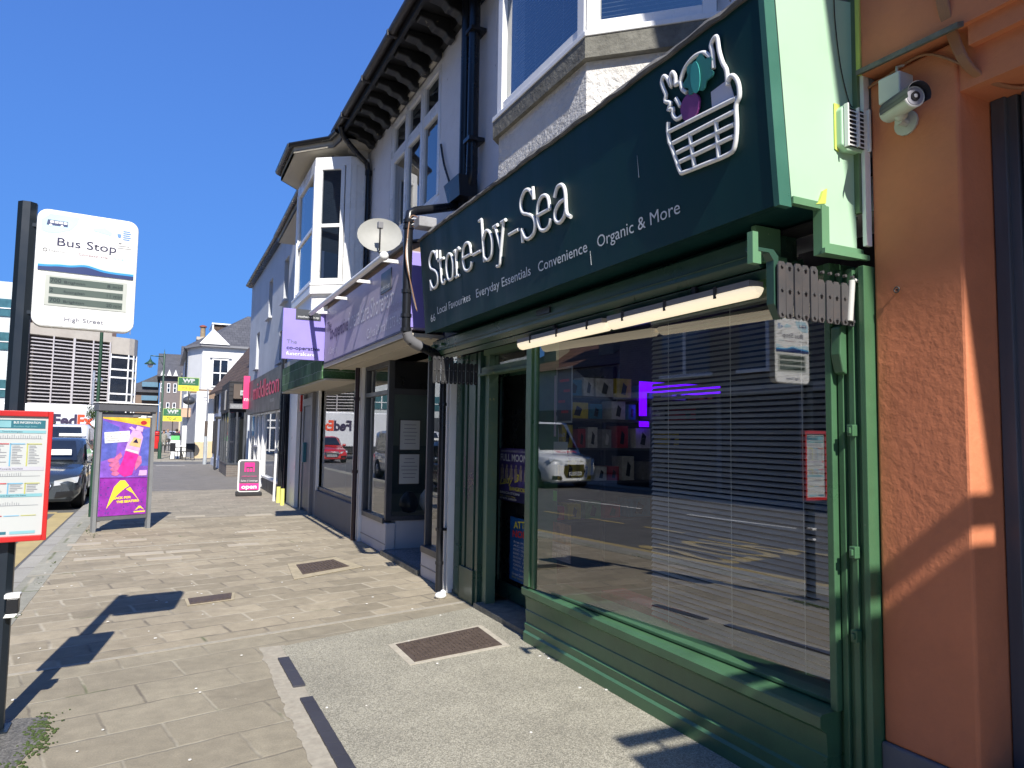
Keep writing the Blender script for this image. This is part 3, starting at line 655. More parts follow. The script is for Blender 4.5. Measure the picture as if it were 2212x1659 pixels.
for txt, ya, yb, z in (('Local Favourites',6.145,5.36,2.712),('Everyday Essentials',5.24,4.29,2.712),('Convenience',4.18,3.56,2.708),('Organic & More',3.45,2.71,2.706),('66',6.335,6.21,2.664)):
    lettering(txt, SP(ya,z,0), U, (-.088,0,1), .068, wlt, sg, ya-yb, ext=.003, bold=.004 if 'More' not in txt else 0)
MB().prism([SP(3.535,2.62,.001),SP(3.529,2.62,.001),SP(3.533,2.705,.001),SP(3.536,2.705,.001)], (-.001,0,0)).prism([SP(3.02,2.98,.001),SP(3.016,2.98,.001),SP(3.02,3.10,.001)], (-.001,0,0)).build('scratch', wlt, sg)
# basket emblem
mb = MB()
for pts in ([(2.735,3.118),(2.28,3.092)],[(2.715,3.052),(2.29,3.040)],[(2.69,2.995),(2.305,2.985)],[(2.675,2.945),(2.315,2.935)],
            [(2.74,3.06),(2.745,3.125),(2.738,3.165)],[(2.735,3.06),(2.70,2.96),(2.675,2.895),(2.65,2.885),(2.50,2.875),(2.35,2.868),(2.31,2.89),(2.29,2.97),(2.285,3.06),(2.262,3.09),(2.26,3.14),(2.275,3.18),(2.30,3.20),(2.32,3.185)],
            [(2.592,3.055),(2.575,2.89)],[(2.412,3.05),(2.412,2.875)]):
    stroke(mb, pts, .0115, 3)
stroke(mb, [(2.635,3.31),(2.60,3.36),(2.55,3.385),(2.50,3.39),(2.45,3.375),(2.415,3.335)], .0115)
stroke(mb, [(2.325,3.17),(2.325,3.235),(2.345,3.28),(2.36,3.34),(2.365,3.405),(2.385,3.41),(2.408,3.39),(2.402,3.35),(2.402,3.28)], .0115, 4)
stroke(mb, [(2.63,3.155),(2.675,3.155),(2.70,3.19),(2.695,3.215),(2.73,3.225),(2.71,3.25),(2.75,3.275),(2.74,3.305),(2.755,3.34),(2.765,3.38),(2.745,3.40),(2.72,3.375),(2.695,3.325),(2.70,3.37),(2.68,3.39),(2.662,3.36),(2.665,3.32),(2.63,3.32),(2.62,3.28),(2.59,3.25)], .0115, 3)
stroke(mb, [(2.67,3.255),(2.64,3.205)], .0115)
mb.build('basket_outline', wl, sg)
MB().prism([SP(2.44,3.19,.004),SP(2.325,3.20,.004),SP(2.30,3.105,.004),SP(2.44,3.112,.004)], (.006,0,0)).build('bottle_panel', mat('pale lilac print', (.62,.64,.74), .5), sg)
bz = [SP(2.573+.068*math.cos(t_*math.pi/12)*(1 if math.sin(t_*math.pi/12) > 0 else .95), 3.175+.062*math.sin(t_*math.pi/12)*(1 if math.sin(t_*math.pi/12) > 0 else 1.1), .006) for t_ in range(24)]
MB().prism(bz, (-.012,0,0)).build('beetroot', mat('purple print', (.22,.05,.22), .45), sg)
lf = []
for t_ in range(36):
    a = t_*math.pi/18; rr = 1+.16*math.cos(7*a); lf.append(SP(2.495+.095*math.cos(a)*rr, 3.285+.075*math.sin(a)*rr*(1.15 if math.sin(a) > 0 else .9), .014))
MB().prism(lf, (-.008,0,0)).build('beet_leaves', mat('teal green print', (.04,.22,.19), .45), sg)
lf = [SP(2.51+.032*math.cos(t_*math.pi/8), 3.285+.075*math.sin(t_*math.pi/8), .024) for t_ in range(16)]
MB().prism(lf, (-.004,0,0)).build('beet_leaf_centre', mat('bright teal print', (.05,.34,.31), .45), sg)
# canted bay above
def bay(par, P, z0, zs, zt, zr, mats, wins, over=.35, front=None):
    """P: plan points of the faces (street side), z0 base, zs sill, zt head; wins: mullion fractions per face"""
    mw, mf, mg, mr = mats
    sd = Vector((0,0,1)); n = len(P)-1
    bx = thing('bay_window', (sum(p[0] for p in P)/len(P), sum(p[1] for p in P)/len(P), z0), None, None); bx.parent = par
    bx.location = Vector(bx.location)-Vector(par.location)
    inn = [(3.1,P[-1][1]),(3.1,P[0][1])]
    MB().prism([(x,y,z0) for x,y in P]+[(x,y,z0) for x,y in inn], (0,0,zs-z0-.14)).build('bay_apron', mw, bx)
    cx = sum(p[0] for p in P)/len(P)+.3; cy = sum(p[1] for p in P)/len(P)
    ex = lambda e: [(x+(x-cx)*e, y+(y-cy)*e) for x,y in P]
    q = ex(.06)
    MB().prism([(x,y,zs-.14) for x,y in q]+[(x,y,zs-.14) for x,y in inn], (0,0,.13)).build('stone_ledge', M['stone'] if mr is None else mr, bx)
    mb = MB(); gl = MB()
    q = ex(.07); mb.prism([(x,y,zs-.008) for x,y in q]+[(x,y,zs-.008) for x,y in inn], (0,0,.035))
    for k in range(n):
        a, b = Vector((*P[k],0)), Vector((*P[k+1],0)); d = b-a; Lk = d.length; d.normalize(); nn = Vector((d.y,-d.x,0))
        if nn.dot(a-Vector((cx,cy,0))) < 0: nn = -nn
        def seg(s0, s1, z_0, z_1, t0=-.05, t1=.01):
            c = [a+d*s0+nn*t1, a+d*s1+nn*t1, a+d*s1+nn*t0, a+d*s0+nn*t0]
            mb.prism([(p.x,p.y,z_0) for p in c], (0,0,z_1-z_0))
        seg(0,Lk,zt-.14,zt,-.12,.012); seg(0,.08,zs+.027,zt-.14,-.06,.02); seg(Lk-.08,Lk,zs+.027,zt-.14,-.06,.02)
        fr = wins[k]
        if fr is None:
            seg(.08,Lk-.08,zs+.027,zt-.14,-.06,.0); continue
        for i in range(len(fr)-1):
            s0, s1 = Lk*fr[i], Lk*fr[i+1]
            seg(s0,s1,zs+.027,zs+.11); seg(s0,s1,zt-.20,zt-.14); seg(s0,s0+.06,zs+.11,zt-.2); seg(s1-.06,s1,zs+.11,zt-.2)
            c0, c1 = a+d*(s0+.06)-nn*.02, a+d*(s1-.06)-nn*.02
            if front: seg(s0+.06,s1-.06,front-.025,front+.03,-.05,.004)
            gl.poly([(c0.x,c0.y,zs+.11),(c1.x,c1.y,zs+.11),(c1.x,c1.y,zt-.2),(c0.x,c0.y,zt-.2)])
    mb.build('window_frame', mf, bx, bevel=.004); gl.build('window_pane', mg, bx, fix=False)
    return bx
M['room'] = mat('dim room blind', (.10,.13,.20), .7)
bA = bay(shop, [(2.76,3.02),(2.20,3.53),(2.20,4.78),(2.76,5.30)], 3.45, 4.0, 5.75, 0, (M['rough'],M['upvc'],M['glassup'],None), [(.0,1),(.0,.16,1) if 0 else (0,1),(0,1)])
mb = MB()
for k in range(52):
    z = 4.10+k*.028
    mb.prism([(2.30,3.62,z),(2.30,4.72,z),(2.318,4.72,z+.012),(2.318,3.62,z+.012)], (0,0,.0015))
    mb.prism([(2.72,3.16,z),(2.31,3.55,z),(2.33,3.57,z+.012),(2.74,3.18,z+.012)], (0,0,.0015))
mb.box(2.306,2.308,4.0,4.004,4.1,5.5).box(2.306,2.308,4.4,4.404,4.1,5.5); mb.build('blind_slats', M['blind'], bA)
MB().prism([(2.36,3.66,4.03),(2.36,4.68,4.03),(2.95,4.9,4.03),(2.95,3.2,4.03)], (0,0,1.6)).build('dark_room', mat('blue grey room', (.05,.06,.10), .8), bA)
MB().prism([(2.80,2.7,5.75),(2.05,3.35,5.75),(2.05,4.95,5.75),(2.80,5.6,5.75)], (0,0,.18)).build('bay_roof', M['black'], shop)
# drainpipes between the two buildings
mb = MB().tube([(2.68,6.67,3.60),(2.68,6.67,7.5)], .055, 10).tube([(2.68,6.46,4.3),(2.68,6.46,7.5)], .058, 10)
mb.tube(spline([(2.68,6.46,4.4),(2.68,6.47,4.2),(2.68,6.54,4.10),(2.68,6.60,4.06)],4), .06, 10)
for z in (4.55,5.7): mb.box(2.61,2.78,6.38,6.54,z,z+.04)
mb.prism([(2.56,6.48,4.0),(2.56,6.80,4.0),(2.53,6.86,4.20),(2.53,6.44,4.20)], (.20,0,0))
mb.build('drainpipe', M['black'], shop)
MB().tube(spline([(2.765,7.62,4.98),(2.765,7.50,4.70),(2.76,7.30,4.42),(2.76,7.12,4.1),(2.76,7.08,4.0)],4), .013, 6).build('cable', M['black'], shop)
fp = thing('foul_pipe', (2.4,6.66,2.35), 'black drainpipe with two elbows running down beside the end of the green sign', 'drainpipe')
pts = [(2.78,6.80,4.02),(2.16,6.66,3.82),(2.10,6.64,3.78),(2.09,6.64,3.70),(2.09,6.64,2.66),(2.10,6.645,2.58),(2.15,6.66,2.51),(2.25,6.69,2.47),(2.34,6.72,2.45)]
MB().tube(pts, .045, 12).build('pipe', M['black'], fp)
mb = MB()
for z in (3.62,3.68,2.98,2.74,2.60): mb.cyl((2.09,6.64,z),.054,.035,14)
mb.build('collar', M['black'], fp)
MB().tube([(2.10,6.645,2.60),(2.12,6.65,2.545),(2.18,6.67,2.50),(2.26,6.69,2.47)], .052, 12).build('elbow', mat('chalky pipe bend',(.16,.16,.17),.45), fp)
MB().tube([(2.34,6.72,2.45),(2.62,6.84,2.36)], .046, 12).build('lower_pipe', M['black'], fp)
cb = thing('junction_box', (2.2,6.5,3.60), 'grey junction box with tangled cables on top of the sign corner', 'junction box')
MB().box(2.12,2.30,6.40,6.56,3.60,3.70).build('box', mat('chalky grey plastic', (.30,.30,.31), .8, dirt=.5, ds=10), cb, bevel=.01)
mb = MB()
for k in range(5):
    o_ = random.uniform(-.02,.02)
    mb.tube(spline([(2.2+o_,6.5,3.68),(2.10,6.6+o_,3.74-.03*k),(2.06,6.57,3.5),(2.05+o_,6.55+o_,3.3),(2.12,6.57+o_,3.0),(2.18,6.58,2.8)],5), .006, 5, m=k % 2)
mb.build('loose_cable', [M['copper'], M['white']], cb)
dp = MB().tube([(2.60,6.93,.02),(2.60,6.93,2.16)], .036, 12)
for z in (.28,.62,1.9): dp.cyl((2.60,6.93,z),.043,.03,12)
dp.box(2.56,2.72,6.90,6.96,.62,.645)
tag(dp.build('drainpipe', M['black']), 'black drainpipe rising from the pavement beside the white post and green pilaster', 'drainpipe')
tag(MB().box(2.66,2.76,6.87,6.89,0,2.3).box(2.66,2.76,6.955,7.0,0,2.3).build('white_post', M['white']), 'white painted post behind the black drainpipe beside the green pilaster', 'post')
tag(MB().ball((2.52,6.66,.03),.06,.05,.035).ball((2.56,6.70,.045),.03,.03,.03).build('crumpled_bag', M['white'], None), 'crumpled white scrap lying at the foot of the black drainpipe', 'litter')
# interior
bl = thing('window_blind', (2.86,3.0,.46), 'pale venetian blind half lowered behind the shop window glass', 'blind')
mb = MB()
for k in range(62):
    z = .47+k*.0305; mb.prism([(2.875,2.27,z),(2.875,3.78,z),(2.888,3.78,z+.0195),(2.888,2.27,z+.0195)], (.001,0,.0015))
mb.build('blind_slats', M['blind'], bl)
mb = MB()
for y in (2.55,3.05,3.6): mb.box(2.872,2.8735,y,y+.004,.46,2.36)
mb.box(2.87,2.91,2.27,3.78,2.35,2.39); mb.build('cord', M['white'], bl)
sh = thing('shelf_unit', (4.6,6.5,0), 'dark shelves of boxed goods on the side wall seen through the window', 'shelves')
mb = MB().box(3.5,6.5,6.40,6.86,0,.1)
for z in (.71,1.11,1.46,1.77,2.01): mb.box(3.5,6.5,6.42,6.86,z,z+.025)
for x in (3.5,4.5,5.5,6.5): mb.box(x,x+.03,6.8,6.86,0,2.3)
mb.build('shelf', mat('dark metal shelf', (.06,.06,.065), .5), sh)
prod = {c: mat(c+' packaging', col, .4, var=.3, vs=25) for c, col in {'yellow':(.62,.50,.03),'blue':(.03,.20,.35),'white':(.62,.62,.64),'red':(.45,.03,.04),'grey':(.25,.25,.27),'green':(.08,.3,.08)}.items()}
dk = M['black']
ORD = ['first','second','third','fourth','fifth','sixth','seventh','eighth','ninth']; CN = {}
def cnt(z): CN[z] = CN.get(z, -1)+1; return CN[z]
def product(x, z, w_, h, c, d=.2, y=6.46):
    rows = {1.925:'on the top shelf',1.685:'on the second shelf',1.375:'on the third shelf',1.025:'on the fourth shelf',.625:'on the lowest shelf'}
    z += .11
    t = thing('product_box', (x+w_/2,y+d/2,z), '%s packet, %s from the left %s inside the green shop window' % (c, ORD[cnt(z)], rows[round(z-.11,3)]), 'box', 'packets on the window shelves')
    MB().box(x,x+w_,y,y+d,z,z+h).build('carton', prod[c], t, bevel=.003)
    MB().prism([(x+w_*.3,y-.002,z+h*.2),(x+w_*.6,y-.002,z+h*.15),(x+w_*.7,y-.002,z+h*.6),(x+w_*.45,y-.002,z+h*.8)], (0,-.002,0)).build('printed_picture', dk if c != 'grey' else prod['white'], t)
for x, w_, h, c in ((3.62,.16,.15,'grey'),(3.80,.2,.17,'blue'),(4.02,.13,.2,'white'),(4.18,.22,.2,'white'),(4.44,.2,.21,'yellow'),(4.75,.2,.15,'blue'),(5.2,.2,.16,'white'),(5.6,.2,.2,'yellow')): product(x,1.925,w_,h,c)
for x, w_, h, c in ((3.6,.16,.12,'yellow'),(3.82,.26,.17,'yellow'),(4.1,.16,.16,'blue'),(4.38,.18,.2,'white'),(4.6,.1,.17,'blue'),(4.9,.2,.15,'grey'),(5.3,.25,.16,'red')): product(x,1.685,w_,h,c)
for x, w_, h, c in ((3.62,.1,.2,'white'),(3.76,.13,.24,'yellow'),(3.95,.1,.2,'red'),(4.08,.12,.22,'white'),(4.26,.12,.2,'grey'),(4.44,.16,.24,'red'),(4.7,.2,.22,'white'),(5.1,.2,.2,'yellow')): product(x,1.375,w_,h,c)
for x, w_, h, c in ((3.6,.15,.22,'yellow'),(3.78,.16,.22,'yellow'),(3.98,.14,.24,'yellow'),(4.18,.14,.15,'white'),(4.34,.14,.15,'red'),(4.52,.16,.26,'white'),(4.8,.3,.2,'grey')): product(x,1.025,w_,h,c)
for x, w_, h, c in ((3.6,.2,.14,'red'),(3.84,.16,.16,'yellow'),(4.05,.2,.18,'green'),(4.3,.2,.14,'red'),(4.6,.3,.2,'blue')): product(x,.625,w_,h,c)
tag(MB().box(4.70,5.85,6.38,6.40,2.10,2.22).box(4.70,4.79,6.38,6.40,1.84,2.10).box(4.70,4.82,6.38,6.40,1.72,1.78).build('led_strip', emit('violet led', (.12,.0,1.0), 1.6)), 'glowing violet strip light on the shelves behind the window', 'led strip')
tl2 = thing('ceiling_light', (4.2,5.2,2.38), 'white tube light on the ceiling inside the green shop', 'ceiling light')
MB().box(3.4,3.46,3.2,6.0,2.70,2.73).build('tube', emit('white tube lamp', (1,.97,.9), 4), tl2)
MB().box(3.38,3.48,3.1,6.1,2.73,2.78).build('housing', M['white'], tl2)
# things stuck on the inside of the glass
xg = 2.76
def sheet(name, y0, y1, z0, z1, m, label, cat='notice'):
    return tag(MB().box(xg, xg+.003, y0, y1, z0, z1).build(name, m), label, cat)
s1 = sheet('notice_board', 4.60,4.82,1.72,2.12, M['dgrey'], 'framed grey notice hanging inside the glass beside the door mullion')
MB().box(xg-.006,xg,4.59,4.83,2.12,2.135).box(xg-.006,xg,4.59,4.83,1.705,1.72).box(xg-.006,xg,4.59,4.60,1.72,2.12).box(xg-.006,xg,4.82,4.83,1.72,2.12).build('frame', M['alu'], s1)
mb = MB()
for k, (a, b) in enumerate(((4.65,4.75),(4.7,4.8),(4.63,4.72),(4.64,4.78))): mb.box(xg-.003,xg-.001,a,b,1.78+k*.08,1.80+k*.08)
mb.build('printed_strip', prod['red'], s1)
s2 = sheet('window_notice', 4.84,4.95,1.60,2.08, mat('pale pink paper', (.55,.45,.55), .6), 'pale pink paper notice inside the glass nearest the door')
s3 = sheet('window_notice', 4.66,4.88,1.38,1.56, M['paper'], 'white paper notice inside the glass under the framed board')
s4 = sheet('window_poster', 4.60,4.92,.66,.94, mat('burger poster print', (.28,.12,.05), .5, var=.6, vs=20), 'brown and grey takeaway poster low inside the glass', 'poster')
MB().box(xg-.003,xg-.001,4.60,4.92,.66,.79).build('poster_strip', mat('dull pink grey print', (.30,.24,.26), .6), s4)
for k, s_ in enumerate(('30TH MAY TIL 2PM','SHOREHAM CENTRE','0333 666 4466')): lettering(s_, (xg-.003,4.90,.755-k*.035), U, V, .024, wpr, s4, .28)
s5 = sheet('window_sticker', 4.82,4.93,1.10,1.18, mat('green sticker', (.10,.5,.05), .5), 'bright green sticker inside the glass beside the door mullion', 'sticker')
xg = 2.825
s6 = sheet('window_sticker', 2.29,2.36,1.72,1.83, M['teal'], 'small blue sticker inside the glass beside the right green pilaster', 'sticker'); xg = 2.76
lettering('Sab', (xg-.002,4.70,1.60), (0,1,0), V, .028, wpr, s3, .10)
tag(MB().prism([(3.1,3.9,.3),(3.1,4.7,.3),(3.3,4.7,.3),(3.3,3.9,.3)], (0,0,.12)).box(3.05,3.35,3.85,4.75,.24,.3).build('display_crate', prod['red']), 'red crate on the floor behind the shop window', 'crate')
# ================================================================ ORANGE BUILDING (right)
OR = M['orange']
ob = thing('orange_building', (3.4,-2,0), 'orange rendered shop building with a grey plinth next to the green shop', 'building')
MB().box(2.75,3.4,1.66,2.045,.36,3.19).build('pier', OR, ob, bevel=.012)
MB().box(2.735,3.4,1.645,2.05,0,.36).build('plinth', M['plinth'], ob, bevel=.01)
mb = MB().box(2.70,3.4,-9,2.045,3.21,7.2).box(2.76,3.2,-9,1.66,2.98,3.21).box(2.725,2.76,-9,1.60,3.13,3.21); mb.build('wall', OR, ob)
MB().prism([(2.70,-12,5.9),(2.14,-12,6.05),(2.10,-12,6.2),(2.70,-12,6.25)], (0,14.04,0)).build('cornice', OR, ob)  # unseen ledge added high up to shade the upper orange wall
MB().box(2.745,3.4,-9,1.66,-.02,.36).build('sill_plinth', M['plinth'], ob)
mb = MB()
for i, dx in enumerate((.0,.02,.045,.02)): mb.box(2.95+dx,3.1,1.60-.035*i,1.655-.035*i,.36,2.98)
mb.box(2.96,3.1,-6,1.48,2.86,2.98).box(2.96,3.1,-6,1.48,.36,.5).box(2.985,3.06,1.36,1.50,2.2,2.25).box(2.97,3.1,1.38,1.49,.5,2.86)
for z in (1.0,1.45,1.9,2.35): mb.box(2.985,3.05,-.5,1.4,z,z+.025)
mb.build('shopfront_frame', M['slateframe'], ob, bevel=.004)
MB().poly([(3.03,-6,.5),(3.03,1.4,.5),(3.03,1.4,2.86),(3.03,-6,2.86)][::-1]).build('shopfront_pane', M['glassb'], ob, fix=False)
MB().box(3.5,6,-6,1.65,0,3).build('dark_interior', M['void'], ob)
MB().prism([(2.70,1.60,3.20),(2.70,2.045,3.215),(2.66,2.045,3.20),(2.66,1.60,3.185)], (0,0,.022)).build('string_course', M['stone'], ob)
MB().box(2.715,2.75,2.05,2.068,2.45,3.22).build('white_edge_strip', M['white'], ob)
MB().box(2.69,2.72,2.046,2.066,3.22,3.75).build('green_edge_strip', M['yelgreen'], ob)
mb = MB()
for k in range(6):
    d = k*.012
    mb.tube(spline([(2.695,1.67+d*.6,3.9),(2.69,1.66+d*.6,3.4),(2.72,1.64+d*.5,3.2),(2.735,1.60+d*.4,3.06),(2.80,1.56+d*.2,2.99),(2.92,1.50,2.965),(2.97,1.3,2.96)],5), .008, 6)
mb.tube(spline([(2.735,1.63,3.07),(2.735,1.78,3.185),(2.735,1.95,3.17),(2.735,2.04,3.16)],5), .006, 6)
tag(mb.build('cable_bundle', mat('painted cables', (.34,.15,.08), .7)), 'bundle of painted cables running down the orange wall over the doorway', 'cables')
cc = thing('security_camera', (2.72,1.86,2.93), 'white bullet security camera with round lens on the orange wall', 'security camera')
wcam = mat('off white metal', (.50,.50,.46), .45)
MB().box(2.66,2.75,1.84,1.94,3.02,3.13).build('junction_box', wcam, cc, bevel=.006)
MB().tube([(2.70,1.88,3.13),(2.70,1.88,3.17),(2.73,1.87,3.18)], .006, 6).build('cable', wcam, cc)
MB().lathe([(.052,0),(.052,.012),(.03,.02)], (2.74,1.875,2.935), 16, 0, 'X').cyl((2.695,1.875,2.935),.018,.05,10,0,'X').ball((2.69,1.86,2.955),.028).build('mount', wcam, cc)
A, B = Vector((2.70,1.93,2.985)), Vector((2.635,1.765,2.975)); D = (B-A).normalized()
def orient(mb_pts): pass
e1 = D.cross(Vector((0,0,1))).normalized(); e2 = e1.cross(D).normalized()
def ringd(c, r, n=18, a0=0, a1=2*math.pi): return [c+e1*math.cos(a0+(a1-a0)*k/n)*r+e2*math.sin(a0+(a1-a0)*k/n)*r for k in range(n)]
MB().loft([ringd(A,.034), ringd(A+D*.01,.04), ringd(B,.042)]).build('body', wcam, cc)
hood = []
for c, r in ((A+D*.02,.046),(B+D*.035,.05)): hood.append([c+e1*math.cos(R(-20+220*k/12))*r+e2*math.sin(R(-20+220*k/12))*r for k in range(13)])
hm = MB(); n_ = 13
for i in range(n_-1): hm.prism([hood[0][i],hood[0][i+1],hood[1][i+1],hood[1][i]], (0,0,.003))
hm.build('hood', mat('dark camera hood', (.03,.03,.045), .4), cc)
led = mat('led ring', (.30,.30,.34), .2); 
MB().loft([ringd(B,.043), ringd(B+D*.006,.043), ringd(B+D*.007,.036)]).build('bezel', M['white'], cc)
MB().loft([ringd(B+D*.0065,.036), ringd(B+D*.009,.035)]).build('led_ring', led, cc)
MB().loft([ringd(B+D*.009,.019), ringd(B+D*.014,.018)]).build('lens', M['black'], cc)
MB().loft([ringd(B+D*.014,.008), ringd(B+D*.0155,.006)]).build('lens_glint', M['lamp'], cc)
vt = thing('wall_vent', (2.66,2.06,2.86), 'pale green louvred wall vent on the side of the sign', 'vent')
MB().prism([(2.585,2.06,2.88),(2.585,2.06,3.04),(2.60,2.06,3.06),(2.74,2.06,3.06),(2.74,2.06,2.87),(2.62,2.06,2.86)], (0,.036,0)).build('box', M['pale'], vt, bevel=.006)
MB().box(2.60,2.735,2.052,2.06,2.88,3.05).build('dark_recess', M['black'], vt)
mb = MB()
for k in range(9): mb.prism([(2.60,2.052,2.885+k*.019),(2.735,2.052,2.885+k*.019),(2.735,2.047,2.880+k*.019),(2.60,2.047,2.880+k*.019)], (0,0,.0045))
mb.box(2.665,2.672,2.038,2.052,2.88,3.055).box(2.594,2.602,2.036,2.056,2.87,3.06).box(2.733,2.741,2.036,2.056,2.87,3.06); mb.build('louvre', M['white'], vt)
MB().prism([(2.575,2.093,2.87),(2.575,2.093,3.075),(2.61,2.093,3.075),(2.60,2.093,2.86)], (0,-.004,0)).build('yellow_patch', M['yelgreen'], vt)
tag(MB().tube(spline([(2.585,2.088,3.62),(2.59,2.088,3.45),(2.62,2.088,3.25),(2.665,2.088,3.11),(2.69,2.088,3.08)],6), .0025, 5).build('loose_wire', M['blackm']), 'thin dark wire looping down the pale green side panel to the vent', 'wire')
hk = MB().tube([(2.75,1.93,2.235),(2.735,1.93,2.235)],.004,6); hk.tube([Vector((2.735,1.93+.012*math.cos(a*.6283),2.235+.012*math.sin(a*.6283))) for a in range(11)],.003,5); hk.build('ring_hook', M['steel'], ob)
# unseen board and bar added out of view to shadow the orange wall
shadow_board = thing('projecting_sign', (2.4,-1.2,3.4), 'unseen black board on a bar added to throw shadows on the orange wall', 'shop sign')
MB().box(1.58,2.68,-1.23,-1.17,2.2,3.70).build('sign_board', M['black'], shadow_board)
MB().tube([(2.70,-1.2,3.85),(1.6,-1.2,3.85)], .05, 8).tube([(1.8,-1.2,3.85),(1.8,-1.2,3.70)], .015, 8).tube([(2.5,-1.2,3.85),(2.5,-1.2,3.70)], .015, 8).build('bracket', M['black'], shadow_board)
# ================================================================ MIDDLE BUILDING (mauve sign shop)
fb = thing('shop_building', (3.5,9.5,0), 'white rendered building with tall three light window, black eaves and mauve shop sign below', 'building')
mb = MB().box(2.79,3.1,6.95,7.72,2.6,6.5).box(2.79,3.1,9.80,11.3,2.6,6.5).box(2.79,3.1,7.72,9.80,2.6,4.35).box(2.79,3.1,7.72,9.80,6.10,6.5)
mb.build('wall', M['render'], fb)
mb = MB().box(2.80,2.88,7.74,9.78,6.02,6.10).box(2.80,2.88,7.74,9.78,5.50,5.58).box(2.80,2.88,7.74,9.78,4.35,4.43)
gl = MB()
for i in range(4): mb.box(2.79,2.88,7.74+i*.655,7.74+i*.655+.075,4.43,6.02)
for i in range(3):
    y0, y1 = 7.815+i*.655, 8.395+i*.655
    for z0, z1 in ((4.43,5.50),(5.58,6.02)):
        mb.box(2.80,2.85,y0,y0+.035,z0,z1).box(2.80,2.85,y1-.035,y1,z0,z1).box(2.80,2.85,y0+.035,y1-.035,z0,z0+.035).box(2.80,2.85,y0+.035,y1-.035,z1-.035,z1)
        gl.poly([(2.83,y0+.035,z0+.035),(2.83,y1-.035,z0+.035),(2.83,y1-.035,z1-.035),(2.83,y0+.035,z1-.035)][::-1])
wf = mb.build('upper_window', M['upvc'], fb, bevel=.004); gl.build('window_pane', M['glassup'], wf, fix=False)
MB().box(2.74,2.81,7.68,9.84,6.10,6.125).build('window_head', M['cream'], fb)
MB().box(3.0,3.05,7.7,9.9,4.3,6.1).build('curtain', M['room'], fb)
# eaves, brackets, gutter and tiled roof over both buildings
ev = MB().box(2.28,2.79,4.9,10.75,6.27,6.31).box(2.26,2.30,4.9,10.75,6.18,6.36).box(2.72,2.79,4.9,10.75,6.13,6.27); evo = ev.build('eaves_board', mat('black painted eaves', (.012,.012,.012), .55, var=.3, chips=.015, ccol=(.30,.26,.14)), fb)
y = 5.1; k = 0; corb = mat('black corbels', (.014,.014,.014), .5, chips=.03, ccol=(.32,.28,.16))
while y < 10.6:
    prof = [(2.76,6.27),(2.34,6.27),(2.32,6.24),(2.34,6.19),(2.42,6.18),(2.48,6.17),(2.52,6.12),(2.58,6.11),(2.64,6.09),(2.67,6.05),(2.70,6.03),(2.76,6.03)]
    MB().prism([(x,y,z) for x,z in prof], (0,.14,0)).build('eaves_bracket', corb, fb, bevel=.012); y += .42
def gutter(mb, pts, r=.055):
    for a, b in zip(pts[:-1], pts[1:]):
        a, b = Vector(a), Vector(b); d = (b-a).normalized(); s = d.cross(Vector((0,0,1))).normalized()
        ring = lambda p: [p+s*math.cos(t_)*r+Vector((0,0,-math.sin(t_)*r)) for t_ in [k*math.pi/6 for k in range(7)]]+[p+s*(-r*.8),p+s*(r*.8)]
        mb.loft([ring(a), ring(b)])
mb = MB(); gutter(mb, [(2.20,4.9,6.30),(2.20,10.95,6.30)])
for y in (5.4,6.6,7.8,9.0,10.2): mb.box(2.14,2.26,y,y+.05,6.235,6.31)
mb.build('gutter', mat('brown black gutter', (.035,.030,.028), .5, var=.3), fb)
MB().prism([(2.20,4.9,6.34),(4.6,4.9,7.9),(4.6,4.9,7.95),(2.20,4.9,6.40)], (0,6.1,0)).build('roof', M['tiley'], fb)
tag(MB().tube(spline([(2.22,10.55,6.24),(2.28,10.62,6.12),(2.55,10.78,5.95),(2.70,10.82,5.85)],5)+[Vector((2.73,10.82,5.7)),Vector((2.73,10.82,3.55))], .042, 10).cyl((2.73,10.82,5.66),.055,.07,12).build('drainpipe', M['black']), 'black drainpipe between the tall three light window and the white bay', 'drainpipe')
# soffit and shopfront below
mb = MB().box(2.22,3.4,6.95,11.15,2.60,2.64).box(2.20,2.24,6.95,11.15,2.60,2.68)
mb.box(2.45,2.47,6.95,11.15,2.585,2.60); mb.build('soffit', M['cream'], fb)
SF = M['dgrey']
mb = MB().box(2.74,2.80,11.15,11.22,.50,2.6).box(2.74,2.80,13.98,14.05,.50,2.6).box(2.74,2.80,11.22,13.98,.50,.57).box(2.74,2.80,11.22,13.98,2.50,2.6)
mb.box(2.72,2.80,9.32,9.40,.45,2.6).box(2.72,2.80,10.52,10.60,.45,2.6).box(2.70,2.82,9.40,10.52,.40,.47).box(2.72,2.80,9.40,10.52,2.14,2.20).box(2.72,2.80,9.40,10.52,2.54,2.6)
mb.box(2.72,2.80,7.72,7.76,.33,2.6).box(2.68,2.80,6.96,7.76,.28,.35).box(2.80,4.0,9.32,9.38,.44,.50).box(2.80,4.0,9.32,9.38,2.14,2.22)
mb.build('shopfront_frame', SF, fb, bevel=.003)
MB().box(2.73,2.80,13.98,14.0,.57,2.5).box(2.70,2.73,14.0,14.06,.1,2.6).build('white_frame_edge', M['white'], fb)
gl = MB().poly([(2.77,11.22,.57),(2.77,13.98,.57),(2.77,13.98,2.5),(2.77,11.22,2.5)][::-1])
gl.poly([(2.76,9.40,.47),(2.76,10.52,.47),(2.76,10.52,2.14),(2.76,9.40,2.14)][::-1]).poly([(2.76,9.40,2.2),(2.76,10.52,2.2),(2.76,10.52,2.54),(2.76,9.40,2.54)][::-1])
gl.poly([(2.76,6.96,.35),(2.76,7.72,.35),(2.76,7.72,2.58),(2.76,6.96,2.58)][::-1]).poly([(2.80,9.33,.5),(4.0,9.33,.5),(4.0,9.33,2.14),(2.80,9.33,2.14)])
